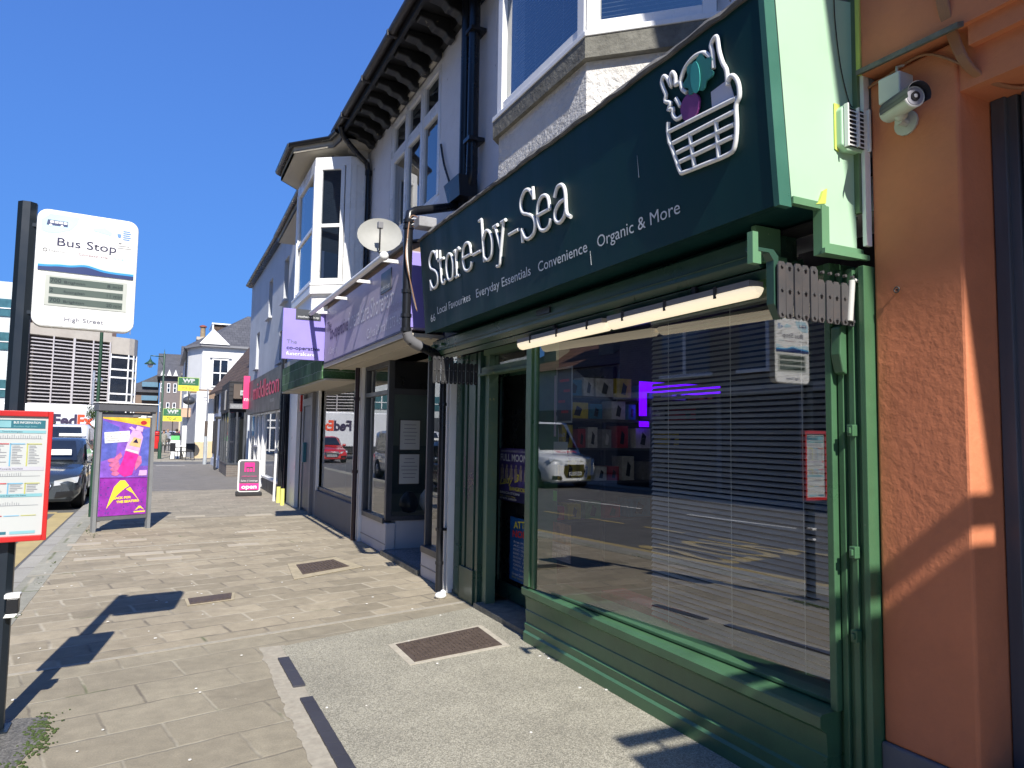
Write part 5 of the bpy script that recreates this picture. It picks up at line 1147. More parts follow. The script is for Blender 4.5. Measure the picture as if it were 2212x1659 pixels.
MB().cyl((1.90,37.6,0),.085,1.35,10).build('lower_post', mat('pale grey metal', (.35,.38,.40), .5), bo)
MB().cyl((1.90,37.6,1.35),.07,.75,10).build('upper_post', M['iron'], bo); MB().cyl((1.90,37.6,2.1),.03,1.6,8).build('sign_pole', M['alu'], bo)
# cafe table and chairs outside
def chair(x, y, rz, label):
    t = thing('cafe_chair', (x,y,0), label, 'chair', 'chairs outside the white corner building', rz)
    bk = lambda: None
    W_ = wm(t)
    def T(mb): mb.v = [tuple(W_ @ Vector(v)) for v in mb.v]; return mb
    T(MB().box(-.24,.24,-.24,.24,.44,.48)).build('seat', M['blackm'], t); T(MB().box(-.24,.24,.20,.24,.48,.92)).build('backrest', M['blackm'], t)
    for sx_ in (-1,1):
        for sy_ in (-1,1): T(MB().tube([(sx_*.24,sy_*.24,0),(sx_*.20,sy_*.20,.44)],.02,6)).build('leg', M['blackm'], t)
        T(MB().box(sx_*.24-.02,sx_*.24+.02,-.22,.22,.66,.69)).build('armrest', M['blackm'], t)
chair(1.35,43.2,R(200),'black cafe chair nearest the white pilaster'); chair(.75,44.2,R(120),'black cafe chair half behind the white menu board')
tb = thing('cafe_table', (1.0,44.4,0), 'white topped cafe table between two black chairs', 'table')
MB().box(.6,1.35,44.1,44.8,.72,.76).build('tabletop', M['white'], tb); MB().cyl((1,44.4,0),.04,.72,8).cyl((1,44.4,0),.25,.03,12).build('pedestal', M['blackm'], tb)
tag(MB().box(.45,.95,45.5,45.55,0,1.05).box(.45,.95,45.8,45.85,0,.4).build('menu_board', M['white']), 'white menu board behind the cafe table', 'board')
tag(MB().box(.5,.95,47.5,47.6,.9,1.3).box(.55,.9,47.5,47.6,0,.9).build('green_board', mat('bright green',(.12,.55,.15),.5)), 'small bright green board behind the cafe table', 'board')
# ================================================================ FAR LEFT BUILDINGS
bb = thing('office_building', (-5,64,0), 'concrete office block with white louvred screen and a curved glazed corner', 'building')
def P2(s): return Vector((-8.25+s*7.6, 57.2+s*4.0, 0))     # front line, s from 0 to 1
d_ = (P2(1)-P2(0)).normalized(); n_ = Vector((d_.y,-d_.x,0))
def fbx(mb, s0, s1, z0, z1, t0, t1, m=0):
    a, b = P2(s0), P2(s1); c = [a+n_*t1, b+n_*t1, b+n_*t0, a+n_*t0]
    return mb.prism([(p.x,p.y,z0) for p in c], (0,0,z1-z0), m)
fbx(MB(),-.02,.60,3.1,8.0,-4,-.5).build('dark_wall', mat('brown recess wall',(.055,.045,.04),.8), bb)
fbx(fbx(MB(),-.02,.60,8.0,8.75,-8,.1),-.02,.60,2.95,3.15,-8,0).build('concrete_parapet', M['concrete'], bb)
mb = MB()
for k in range(19): fbx(mb,.0,.595,3.3+k*.245,3.3+k*.245+.075,-.05,.10)
for s in (.15,.30,.45,.585): fbx(mb,s,s+.009 if s != .30 else s+.016,3.15,8.0,.10,.16)
mb.build('white_louvre', mat('pale louvre',(.50,.47,.47),.6), bb)
fbx(MB(),-.02,.60,0,2.95,-8,-.2).build('ground_floor', mat('brown render', (.16,.14,.12), .8), bb)
mb = MB()
for a, b in ((.0,.07),(.08,.15),(.16,.22),(.33,.39),(.40,.46),(.47,.53)): fbx(mb,a,b,1.0,2.35,-.2,-.1)
mb.build('shop_window', M['dglass'], bb)
mb = MB()
for a in (-.01,.072,.152,.222,.32,.392,.462,.532): fbx(mb,a,a+.012,.9,2.4,-.2,-.04)
fbx(mb,.235,.255,.9,2.3,-.2,0); fbx(mb,.285,.305,.9,2.3,-.2,0); mb.build('white_mullion', M['upvc'], bb)
lettering('TACKLE', P2(.085)+n_*.0+Vector((0,0,1.75)), d_, V, .28, M['lteal'], bb, 1.1)
lettering('ART FRAMES', P2(.335)+n_*.0+Vector((0,0,1.75)), d_, V, .24, M['lteal'], bb, 1.5)
# curved corner
cc0 = P2(.60); cen = cc0-n_*2.6+d_*1.3
arc = [cen+n_*2.6-d_*1.25]+[cen+n_*2.6*math.cos(R(a))+d_*(1.35*math.sin(R(a))) for a in range(0,91,18)]
def arcw(z0, z1, e=0, back=True): return [Vector((p.x,p.y,z0))+((p-cen).normalized()*e) for p in arc]+[Vector((cen.x,cen.y,z0))-n_*4+d_*1.35, Vector((cen.x,cen.y,z0))-n_*4-d_*1.25]
MB().prism(arcw(0,7.2), (0,0,7.2)).build('curved_glazing', M['dglass'], bb)
MB().prism(arcw(7.2,8.5,.08), (0,0,1.25)).build('curved_parapet', M['concrete'], bb)
mb = MB()
for z in (.1,1.9,2.5,3.6,4.2,5.4,6.0,6.9):
    for k in range(6):
        a, b = arc[k], arc[k+1]; a2_, b2_ = a+(a-cen).normalized()*.06, b+(b-cen).normalized()*.06
        mb.prism([(a2_.x,a2_.y,z),(b2_.x,b2_.y,z),(b.x,b.y,z),(a.x,a.y,z)], (0,0,.12))
for p in arc: q = p+(p-cen).normalized()*.05; mb.tube([(q.x,q.y,0),(q.x,q.y,7.2)], .055, 6)
mb.build('white_glazing_bar', M['upvc'], bb)
pent = fbx(fbx(MB(),.1,.7,8.75,9.5,-7,-2.5),.66,.80,8.75,10.6,-7,-3).build('rooftop_room', mat('brown cladding',(.12,.08,.07),.7), bb)
mb = MB()
for k in range(8): fbx(mb,.05+k*.1,.05+k*.1+.006,8.75,9.4,0,.04)
fbx(mb,.0,.78,9.36,9.4,0,.04); mb.build('roof_railing', M['alu'], bb)
mb = MB()
for k in range(6): fbx(mb,.12+k*.09,.18+k*.09,8.95,9.4,-2.5,-2.4)
mb.build('rooftop_window', M['upvc'], pent)
tl_ = thing('office_building', (-14,56,0), 'pale building with teal glazed bands next to the louvred block', 'building')
MB().box(-30,-9.0,56,66,0,11.2).build('wall', mat('white panel', (.52,.55,.55), .7), tl_)
for z in (3.6,6.7,8.9):
    o = MB().box(-29,-9.3,55.92,56,z,z+1.15).build('window', M['bglass'], tl_)
    mb = MB()
    for k in range(16): x = -29+k*1.25; mb.box(x,x+.07,55.86,55.92,z,z+1.15)
    mb.box(-29,-9.3,55.87,55.92,z+.5,z+.56); mb.build('white_frame', M['upvc'], o)
MB().box(-30,-9.0,55.9,56,0,3.0).build('shopfront', M['dgrey'], tl_)
MB().box(-9.0,-8.55,55.7,58,2.9,5.0).box(-9.0,-8.55,55.7,58,5.4,7.2).box(-9,-8.55,55.7,58,7.6,9.6).build('balcony_panel', M['white'], tl_)
# distant brick block with dormers
fk = thing('apartment_building', (1,112,0), 'distant grey brick apartment block with small white gables under a slate roof', 'building')
MB().box(-.6,9,110,125,0,9.2).build('wall', mat('purple grey brick', (.17,.145,.14), .9), fk)
MB().box(2.0,4.4,109.7,110,0,9.6).build('cream_bay', mat('cream render', (.55,.45,.32), .8), fk)
MB().prism([(-1,109.3,9.1),(-1,125,9.1),(-1,117,13)], (3.0,0,0)).prism([(2,109.3,9.3),(2,125,9.3),(2,117,14.3)], (8,0,0)).build('roof', M['slate'], fk)
for x in (-.3,.5,1.3):
    MB().prism([(x-.3,109.2,9.2),(x+.3,109.2,9.2),(x,109.2,10.1)], (0,1.5,0)).build('gable', W2, fk)
    for z in (4.2,6.9): xwin(fk, x-.2, x+.2, z, z+1.3, 109.99, bars=0)
for z in (2.0,4.6,7.2): xwin(fk, 2.8, 3.5, z, z+1.5, 109.69, bars=0)
bl_ = thing('apartment_building', (-3,120,0), 'low distant building with blue balconies behind the hanging globe lamp', 'building')
MB().box(-7,-.8,118,128,0,7.2).build('wall', mat('brown block',(.20,.14,.10),.8), bl_); MB().prism([(-7.2,117.5,7.2),(-.8,117.5,7.2),(-.8,117.5,10),(-3.4,117.5,8.6)], (0,8,0)).build('roof', M['slate'], bl_)
mb = MB()
for z in (6.0,8.0): mb.box(-3.0,-.9,117,117.6,z,z+.7)
mb.build('blue_balcony', mat('sky blue panel',(.10,.20,.28),.5), bl_)
bh = thing('apartment_building', (4,95,0), 'distant pale block with blue balconies behind the agent boards', 'building')
MB().box(2.4,7,92,100,0,8.4).build('wall', mat('pale lilac wall',(.45,.45,.52),.7), bh)
mb = MB().box(1.9,3.6,91,92.2,4.2,4.9).box(2.4,3.4,91.9,92,6.0,7.6); mb.build('blue_balcony', mat('blue glass',(.06,.22,.36),.4), bh)
# hedge and parked cars far away
def leaves(mb, c, r, n, s, m=0):
    for _ in range(n):
        v = Vector((random.gauss(0,1),random.gauss(0,1),random.gauss(0,1))).normalized()*(random.random()**.4)
        p = Vector((c[0]+v.x*r[0], c[1]+v.y*r[1], c[2]+v.z*r[2])); a = Vector((random.gauss(0,1),random.gauss(0,1),random.gauss(0,1))).normalized(); b = a.cross(Vector((random.random(),random.random(),1))).normalized()
        k = s*random.uniform(.6,1.4); mb.add([p-a*k, p+b*k*.5, p+a*k, p-b*k*.5], [(0,1,2,3)], m)
leafm = mat('foliage', (.055,.10,.022), .6, var=.5, vs=2); leafd = mat('dark foliage', (.035,.065,.02), .6, var=.5, vs=2)
barkm = mat('bark', (.10,.075,.05), .9, bump=.01)
mb = MB(); random.seed(11)
for x in range(8): leaves(mb, (-.5+x*.8,88,.9), (.6,.6,.8), 260, .12)
tag(mb.build('hedge', leafd, fix=False), 'low dark hedge across the far end of the street', 'hedge')
def tree(x, y, h, r, label, name='street_tree', z0=0, lean=0):
    t = thing(name, (x,y,z0), label, 'tree')
    mb = MB().tube([(x,y,z0),(x+lean*.5,y,z0+h*.4),(x+lean,y,z0+h*.75)], [h*.018,h*.013,h*.006], 7)
    for k in range(7):
        a = k*2.4; zz = z0+h*(.38+.05*k); mb.tube([(x+lean*.5,y,zz),(x+lean*.6+math.cos(a)*r*.7,y+math.sin(a)*r*.7,zz+r*.6)], [h*.006,h*.002], 5)
    mb.build('trunk', barkm, t)
    cr = MB()
    for k in range(16):
        a = random.uniform(0,6.28); q = random.uniform(.2,.8)*r; leaves(cr, (x+lean+math.cos(a)*q, y+math.sin(a)*q, z0+h*.7+random.uniform(-.8,.9)*r*.7), (r*.35,r*.35,r*.3), 150, r*.05)
    cr.build('crown', leafm, t, fix=False)
    return t
tree(-12.5, 40, 4.6, 1.5, 'small leafy street tree on the far side of the road', z0=-.1)
tree(-9.0, 33, 5, 1.6, 'leafy street tree across the road near the junction', z0=-.1)
# ================================================================ OPPOSITE SIDE (seen in the windows)
MB().box(-16.5,-10.3,-60,22,-.2,-.02).box(-40,-16.5,-60,44,-.2,-.02).build('opposite_pavement', mat('far footway', (.26,.24,.21), .9))['kind'] = 'structure'
ok_ = thing('opposite_block', (-13,6,0), 'dark brick block with blue grey windows across the road', 'building')
MB().box(-20,-11.2,-14,18.4,0,12.5).build('wall', M['brick'], ok_)
mb = MB(); mf = MB()
for k in range(10):
    for z in (3.6,6.6): mb.box(-11.22,-11.16,-12.5+k*3,-10.6+k*3,z,z+1.7); mf.box(-11.2,-11.12,-11.6+k*3,-11.5+k*3,z,z+1.7).box(-11.2,-11.12,-12.6+k*3,-10.5+k*3,z-.1,z)
mb.build('window', mat('blue grey glazing', (.05,.10,.16), .1, spec=.8), ok_); mf.build('window_frame', M['upvc'], ok_)
MB().box(-11.2,-10.9,-14,18.4,2.9,3.1).build('ledge', M['concrete'], ok_)
MB().box(-11.2,-11.1,-14,18.4,0,2.9).build('shopfronts', mat('dark shopfronts', (.03,.032,.036), .3, var=.6, vs=.6), ok_)
mb = MB()
for k in range(12): mb.box(-11.1,-11.05,-13+k*2.7,-12.85+k*2.7,0,2.9)
mb.build('shop_mullion', M['grey'], ok_)
hs = thing('tiled_house', (-18,37,0), 'house with hipped red brown roof and two brick chimneys across the road', 'house')
MB().box(-24,-16.4,23.8,32.2,0,4.9).build('wall', mat('pale house wall', (.50,.48,.42), .8), hs)
MB().box(-16.4,-16.2,23.8,32.2,0,2.9).build('shopfront', M['dgrey'], hs)
MB().add([(-16,23.4,4.9),(-16,32.6,4.9),(-24.4,32.6,4.9),(-24.4,23.4,4.9),(-19.2,25.8,6.9),(-19.2,30.2,6.9)], [(0,1,5,4),(1,2,5),(2,3,4,5),(3,0,4)]).build('roof', brickmat('red brown tiles', (.20,.10,.06),(.16,.08,.05),(.05,.03,.02),.3,.25,.015,axes='YZ',bump=.02), hs)
for y in (24.9,29.2): MB().box(-17.9,-17.0,y,y+1.0,5.0,7.5).build('chimney', M['yellowbrick'] if 0 else brickmat('chimney brick',(.26,.22,.15),(.2,.17,.12),(.2,.19,.15),.22,.08,.01,axes='YZ'), hs)
MB().prism([(-16.15,24,4.8),(-16.15,26.6,4.8),(-16.15,24,3.2)], (-.2,0,0)).build('painted_shade', M['black'], hs)  # black triangle stands in for the diagonal shade on the pale wall
# ================================================================ VEHICLES
def car(name, loc, label, cat, paint, W_=1.84, L_=4.6, Ht=1.44, kind='saloon', plate='', rz=0, group=None):
    """front faces -Y at local y=0; built around local axes then placed"""
    t = thing(name, loc, label, cat, group, rz); Mw = wm(t)
    def B(mb, nm, m, par=None, **k):
        mb.v = [tuple(Mw @ Vector(v)) for v in mb.v]; return mb.build(nm, m, par or t, **k)
    h = W_/2; van = kind in ('van','box')
    sh = {'saloon':.92,'mpv':1.0,'van':1.12,'box':1.15}[kind]     # shoulder height
    def sec(y, w, zt, zb=.22, bul=1.0):
        return [(-w*.90,y,zb),(-w*.99,y,zb+.14),(-w*bul,y,(zb+zt)*.5),(-w*.97,y,zt-.10),(-w*.88,y,zt-.02),(0,y,zt+.02),(w*.88,y,zt-.02),(w*.97,y,zt-.10),(w*bul,y,(zb+zt)*.5),(w*.99,y,zb+.14),(w*.90,y,zb)]
    hood = {'saloon':.72,'mpv':.86,'van':.98,'box':.98}[kind]
    hl = {'saloon':1.25,'mpv':.85,'van':.75,'box':.75}[kind]
    st = [sec(0,h*.80,hood-.14,.26),sec(.06,h*.90,hood-.04,.2),sec(.25,h*.97,hood+.04),sec(hl*.7,h,hood+.14*(sh-hood)/.2*.8 if not van else hood+.08),sec(hl,h,sh),sec(L_*.6,h,sh),sec(L_-.5,h,sh),sec(L_-.08,h*.95,sh-.02),sec(L_,h*.86,sh-.1,.28)]
    B(MB().loft(st), 'body', paint, bevel=0)
    rf = {'saloon':(hl+.75,L_-1.45,L_-.45),'mpv':(hl+.7,L_-.5,L_-.12),'van':(hl+.75,L_-.06,L_-.03),'box':(hl+.75,hl+1.7,hl+1.75)}[kind]
    kt = .93 if van else .86
    def cab(y, w, z): return [(-w,y,sh-.03),(-w*kt,y,z),(-w*.70,y,z+.03),(w*.70,y,z+.03),(w*kt,y,z),(w,y,sh-.03)]
    g0 = [(-h*.90,hl-.05,sh-.02),(h*.90,hl-.05,sh-.02)]
    ws_b, ws_t = h*.88, h*.72
    rings = [[(-ws_b,hl-.02,sh-.04),(-ws_b*.99,hl,sh-.02),(-ws_b*.5,hl-.02,sh-.01),(ws_b*.5,hl-.02,sh-.01),(ws_b*.99,hl,sh-.02),(ws_b,hl-.02,sh-.04)],
             cab(rf[0],h*.95,Ht-.05), cab((rf[0]+rf[1])/2,h*.97,Ht), cab(rf[1],h*.96,Ht-.04), [(-h*.90,rf[2],sh-.03),(-h*.84,rf[2],sh+.03 if kind == 'saloon' else Ht-.1),(-h*.6,rf[2],sh+.04 if kind == 'saloon' else Ht-.08),(h*.6,rf[2],sh+.04 if kind == 'saloon' else Ht-.08),(h*.84,rf[2],sh+.03 if kind == 'saloon' else Ht-.1),(h*.90,rf[2],sh-.03)]]
    B(MB().loft(rings), 'cabin', paint)
    # glazing a little proud of the cabin
    a, b = Vector((0,hl,sh)), Vector((0,rf[0],Ht-.03)); sl_ = (b-a); nrm = Vector((0,-sl_.z,sl_.y)).normalized()
    q = lambda x, s: Vector((x,0,0))+a+sl_*s+nrm*.02
    tw = .68 if van else .66
    B(MB().prism([q(-h*.78,.08),q(h*.78,.08),q(h*tw,.93),q(-h*tw,.93)], nrm*.012), 'windscreen', M['dglass'])
    mb = MB()
    for s in (-1,1):
        x0_, x1_ = s*h*.945, s*h*.835
        e = rf[1]-.1 if kind != 'van' else hl+1.75
        if kind == 'box': e = hl+1.5
        zt_ = Ht-.10
        mb.prism([(x0_,hl+.42,sh+.03),(x0_,e,sh+.03),(x1_+s*.03,e-(.35 if kind == 'saloon' else .05),zt_),(x1_+s*.03,rf[0]+.05,zt_)], (s*.015,0,0))
    B(mb, 'side_window', M['dglass'])
    # bumper, grille, lights, plate, mirrors
    gm = MB().prism([(-h*.34,-.02,.36),(h*.34,-.02,.36),(h*.44,-.0,.52),(h*.38,.03,hood-.10),(-h*.38,.03,hood-.10),(-h*.44,0,.52)], (0,-.02,0)); gr = B(gm, 'grille', M['black'])
    mb = MB()
    if kind == 'saloon':
        o_ = [(-h*.34,-.045,.35),(h*.34,-.045,.35),(h*.45,-.025,.52),(h*.39,.005,hood-.09),(-h*.39,.005,hood-.09),(-h*.45,-.025,.52),(-h*.34,-.045,.35)]
        mb.tube(o_, .014, 6)
    for k in range(4): z = .40+k*(hood-.52)/4; mb.box(-h*.34,h*.34,-.045,-.035,z,z+.012)
    B(mb, 'grille_trim', M['chrome'], gr)
    for s in (-1,1):
        hm_ = MB().prism([(s*h*.50,-.0,hood-.20),(s*h*.93,.10,hood-.14),(s*h*.95,.18,hood-.02),(s*h*.80,.05,hood-.04),(s*h*.50,.02,hood-.10)], (0,-.03,0)); B(hm_, 'headlight', M['lamp'])
        B(MB().prism([(s*h*.52,-.01,.28),(s*h*.88,.05,.30),(s*h*.86,.03,.42),(s*h*.55,-.01,.40)], (0,-.025,0)), 'lower_intake', M['black'])
        mr_ = MB().ball((s*(h+.13),hl+.50,sh+.05),.11,.06,.08).tube([(s*h*.95,hl+.5,sh),(s*(h+.1),hl+.5,sh+.03)],.02,5); B(mr_, 'door_mirror', paint)
        B(MB().box(s*h*.98,s*h*1.005,hl+.35,hl+.36,.35,sh-.05).box(s*h*.98,s*h*1.005,hl+1.45,hl+1.46,.35,sh-.05).box(s*h*1.0,s*h*1.03,hl+1.2,hl+1.35,sh-.16,sh-.13), 'door_seam', M['black'])
        for y in (.85, L_-.85):
            r_ = .33 if not van else .35
            wh = B(MB().lathe([(r_*.6,-.11),(r_*.95,-.11),(r_,-.07),(r_,.07),(r_*.95,.11),(r_*.6,.11)], (s*(h-.10),y,r_), 20, 0, 'X'), 'wheel', M['tyre'])
            mb = MB().lathe([(r_*.62,0),(r_*.60,.02),(.06,.03),(.05,.05)], (s*(h-.10)+(.09 if s > 0 else -.14),y,r_), 14, 0, 'X')
            B(mb, 'rim', M['rim'], wh)
            B(MB().lathe([(r_+.05,0),(r_+.05,.012)], (s*h*1.0-(.012 if s > 0 else 0),y,r_), 20, 0, 'X'), 'wheel_arch', M['blackm'], wh)
    pl_ = B(MB().box(-.26,.26,-.06,-.045,.36 if not van else .42,.47 if not van else .53), 'number_plate', M['paper'])
    if plate: 
        o = lettering(plate, Mw @ Vector((-.23,-.062,(.385 if not van else .445))), Mw.to_3x3() @ Vector((1,0,0)), V, .07, M['navy'], pl_, .46, bold=.03)
    return t, B, Mw
aud, B_, _ = car('parked_car', (-2.36,16.9,-.06), 'dark grey saloon car parked at the kerb behind the advert kiosk', 'car', M['carpaint'])
B_(MB().box(-.55,-.1,1.33,1.36,1.10,1.22).box(.15,.6,1.33,1.36,1.10,1.22), 'sun_visor', M['white'])
wv, B_, _ = car('parked_van', (-2.75,22.8,-.05), 'white low van parked behind the dark grey car', 'van', M['whitepaint'], 1.85, 4.5, 1.78, 'mpv')
B_(MB().box(-.7,-.1,1.2,1.22,1.45,1.53).box(.1,.75,1.2,1.22,1.45,1.53), 'sun_visor', M['white']); B_(MB().ball((-.1,1.75,1.83),.05).tube([(-.1,1.75,1.83),(-.12,1.9,2.1)],.008,5), 'roof_aerial', M['black'])
pv, B_, Mw_ = car('hire_van', (-8.85,18,-.05), 'white hire van with red lettering on its bonnet, reflected in the shop window', 'van', M['whitepaint'], 2.0, 5.3, 2.15, 'van', 'HN22 BZM')
lettering('PACE', Mw_ @ Vector((-.35,.32,1.10)), (1,0,0), (0,.9,.35), .18, prod['red'], pv, .8, ext=.03, bold=.03); lettering('VAN HIRE', Mw_ @ Vector((-.3,.16,1.055)), (1,0,0), (0,.9,.35), .09, M['navy'], pv, .5, ext=.03, bold=.03)
rc, B_, _ = car('parked_car', (-2.9,39.6,-.05), 'bright red car near the junction behind the white van, reflected in the shop windows', 'car', M['redpaint'], plate='GX18 KLO')
# parcel truck across the junction (side on)
fx = thing('parcel_truck', (-4.9,46,-.05), 'white parcel truck with purple and red lettering crossing the junction', 'truck')
MB().box(-8.2,-2.9,45.6,47.7,.75,2.95).build('cargo_box', M['whitepaint'], fx, bevel=.06)
MB().prism([(-8.2,45.7,.45),(-8.2,45.7,2.3),(-8.9,45.7,2.2),(-9.6,45.7,1.35),(-9.9,45.7,1.2),(-9.9,45.7,.45)], (0,1.95,0)).build('cab', M['whitepaint'], fx, bevel=.08)
MB().prism([(-8.4,45.68,1.35),(-8.4,45.68,2.1),(-8.9,45.68,2.05),(-9.4,45.68,1.35)], (0,.03,0)).build('cab_window', M['dglass'], fx)
for x in (-9.0,-4.3):
    wh = MB().lathe([(.3,0),(.38,.03),(.38,.25),(.3,.28)], (x,45.65,.26), 16, 0, 'Y').build('wheel', M['tyre'], fx); MB().lathe([(.2,0),(.1,.03)], (x,45.62,.26), 12, 0, 'Y').build('rim', M['rim'], wh)
MB().box(-8.1,-3,45.7,47.6,.35,.75).build('chassis', M['blackm'], fx)
lettering('Fed', (-5.36,45.58,1.78), UX, V, .62, mat('dark violet letters', (.03,.02,.06), .5), fx, 1.12, bold=.04); lettering('Ex', (-4.22,45.58,1.78), UX, V, .62, mat('orange red letters', (.75,.07,.02), .5), fx, .76, bold=.04)
MB().box(-4.0,-3.7,45.58,45.6,1.15,1.32).build('red_mark', M['red'], fx)
for i, (x, y, c) in enumerate(((-.9,84,'blackm'),(.6,85,'whitepaint'),(2.4,84,'redpaint'))):
    if c: car('distant_car', (x,y,-.05), '%s car parked beyond the far hedge' % ('dark','white','red')[i], 'car', M[c], kind='mpv', Ht=1.6)
# ================================================================ BUS STOP
bs = thing('bus_stop_pole', (-.73,4.68,0), 'dark navy bus stop pole standing near the kerb', 'bus stop')
pm = mat('dark navy powder coat', (.010,.016,.024), .35, var=.1)
oc = [(-.73+.048*math.cos(R(22.5+45*k)), 4.68+.048*math.sin(R(22.5+45*k))) for k in range(8)]
MB().prism([(x,y,0) for x,y in oc], (0,0,2.855)).box(-.80,-.66,4.61,4.75,0,.012).build('pole', pm, bs)
UB = Vector((.993,.115,0)); NB = Vector((.115,-.993,0))
def BP(s, z, t=0): return Vector((-.68,4.66,z))+UB*s+NB*t
def brr(s0, s1, z0, z1, r, t, n=6):
    pts = []
    for cx_, cz_, a0 in ((s1-r,z0+r,-90),(s1-r,z1-r,0),(s0+r,z1-r,90),(s0+r,z0+r,180)):
        for k in range(n+1): a = R(a0+90*k/n); pts.append(BP(cx_+r*math.cos(a), cz_+r*math.sin(a), t))
    return pts
fl = thing('bus_stop_flag', (-.45,4.7,2.18), 'white bus stop flag with a three line departure display on the navy pole', 'bus stop sign')
MB().prism(brr(.0,.50,2.165,2.825,.055,-.035), NB*.07).build('housing', mat('white housing', (.66,.67,.64), .35), fl, bevel=.004)
MB().prism(brr(.014,.486,2.475,2.811,.045,.0355), NB*.002).build('sign_face', M['white'], fl)
MB().prism(brr(.014,.486,2.172,2.262,.045,.0355), NB*.002).build('name_panel', M['white'], fl)
sky_ = mat('pale blue print', (.42,.60,.68), .5)
fan = [BP(.02,2.70,.038),BP(.02,2.76,.038),BP(.06,2.80,.038),BP(.20,2.80,.038),BP(.19,2.76,.038),BP(.16,2.72,.038),BP(.10,2.695,.038),BP(.05,2.69,.038)]
MB().prism(fan, NB*.0008).build('blue_corner', sky_, fl)
mb = MB().prism([BP(.045,2.735,.039),BP(.145,2.735,.039),BP(.145,2.765,.039),BP(.05,2.765,.039)], NB*.001); mb.build('bus_pictogram', mat('ink blue', (.03,.05,.14), .5), fl)
mb = MB()
for k in range(4): mb.prism([BP(.062+k*.021,2.748,.0402),BP(.079+k*.021,2.748,.0402),BP(.079+k*.021,2.761,.0402),BP(.062+k*.021,2.761,.0402)], NB*.0006)
for s_ in (.065,.118): mb.prism([BP(s_+.007*math.cos(a*math.pi/5),2.735+.007*math.sin(a*math.pi/5),.0402) for a in range(10)], NB*.0006)
mb.build('pictogram_windows', M['white'], fl)
MB().prism([BP(.27,2.735,.038),BP(.36,2.72,.038),BP(.365,2.74,.038),BP(.345,2.752,.038),BP(.325,2.765,.038),BP(.30,2.755,.038),BP(.27,2.75,.038)], NB*.0008).build('cloud', sky_, fl)
mb = MB()
for k in range(5): mb.prism([BP(.42,2.735-k*.012+.02,.038),BP(.455+.006*(k%2),2.735-k*.012+.02,.038),BP(.455+.006*(k%2),2.742-k*.012+.02,.038),BP(.42,2.742-k*.012+.02,.038)], NB*.0008)
mb.prism([BP(.39,2.74,.038),BP(.412,2.74,.038),BP(.410,2.722,.038),BP(.401,2.715,.038),BP(.392,2.722,.038)], NB*.0008)
mb.build('council_crest', mat('crest blue', (.12,.25,.50), .5), fl)
mb = MB()
for z_, a in ((2.668,.455),(2.655,.47)): mb.prism([BP(.395,z_,.038),BP(a,z_,.038),BP(a,z_+.004,.038),BP(.395,z_+.004,.038)], NB*.0008)
mb.prism([BP(.40,2.68,.038),BP(.415,2.68,.038),BP(.415,2.69,.038),BP(.40,2.69,.038)], NB*.0008); mb.build('department_mark', M['grey'], fl)
ub, vb = UB, (0,0,1)
lettering('Bus Stop', BP(.10,2.625,.039), ub, vb, .046, M['navy'], fl, .29, ext=.0005, bold=.004)
lettering('Stagecoach', BP(.062,2.588,.039), ub, vb, .012, M['grey'], fl, .09, ext=.0005); lettering('Compasstravel', BP(.205,2.584,.039), ub, vb, .014, mat('maroon ink',(.22,.10,.13),.5), fl, .145, ext=.0005); lettering('METROBUS', BP(.375,2.584,.039), ub, vb, .011, M['lteal'], fl, .07, ext=.0005)
MB().tube([BP(.045+.009*math.cos(k*math.pi/6),2.594+.009*math.sin(k*math.pi/6),.039) for k in range(13)], .0022, 5).build('ring_mark', M['grey'], fl)
hillz = lambda s: 2.50+.022*math.exp(-((s-.24)/.07)**2)+.008*math.exp(-((s-.12)/.05)**2)
ss = [.016+k*.468/30 for k in range(31)]
MB().prism([BP(s,2.478,.038) for s in (ss[0],ss[-1])]+[BP(s,2.540+.012*math.sin(s*14)+.01*math.sin(s*31),.038) for s in reversed(ss)], NB*.0006).build('pale_hills', mat('pale hill print', (.50,.66,.72), .5), fl)
MB().prism([BP(s,2.478,.039) for s in (ss[0],ss[-1])]+[BP(s,hillz(s)+.010,.039) for s in reversed(ss)], NB*.0006).build('bright_blue_hills', mat('bright hill print', (.02,.25,.55), .5), fl)
MB().prism([BP(s,2.478,.040) for s in (ss[0],ss[-1])]+[BP(s,hillz(s)-.002,.040) for s in reversed(ss)], NB*.0006).build('navy_hills', mat('navy hill print', (.012,.03,.13), .5), fl)
disp = MB().prism([BP(.055,2.285,.036),BP(.455,2.285,.036),BP(.455,2.455,.036),BP(.055,2.455,.036)], NB*.002).build('display_bezel', mat('display bezel', (.42,.44,.40), .5), fl)
lcdm = mat('lcd glass', (.10,.125,.105), .25, var=.03); seg_ = mat('lcd segments', (.012,.02,.022), .4)
for k, (a, b, c) in enumerate((('700','Brighton','8 min'),('2','Rottingdean','11 min'),('700','Brighton','20 min'))):
    z = 2.407-k*.055
    o = MB().prism([BP(.075,z,.0385),BP(.435,z,.0385),BP(.435,z+.037,.0385),BP(.075,z+.037,.0385)], NB*.001).build('lcd_line', lcdm, disp)
    lettering(a, BP(.08,z+.008,.04), ub, vb, .022, seg_, disp, .05 if len(a) > 1 else .014, ext=.0005); lettering(b, BP(.145,z+.008,.04), ub, vb, .015, seg_, disp, .10, ext=.0005); lettering(c, BP(.43,z+.008,.04), ub, vb, .019, seg_, disp, .075, ext=.0005, align='RIGHT')
lettering('High Street', BP(.25,2.202,.039), ub, vb, .024, M['inkg'], fl, .19, ext=.0005, bold=.01, align='CENTER')
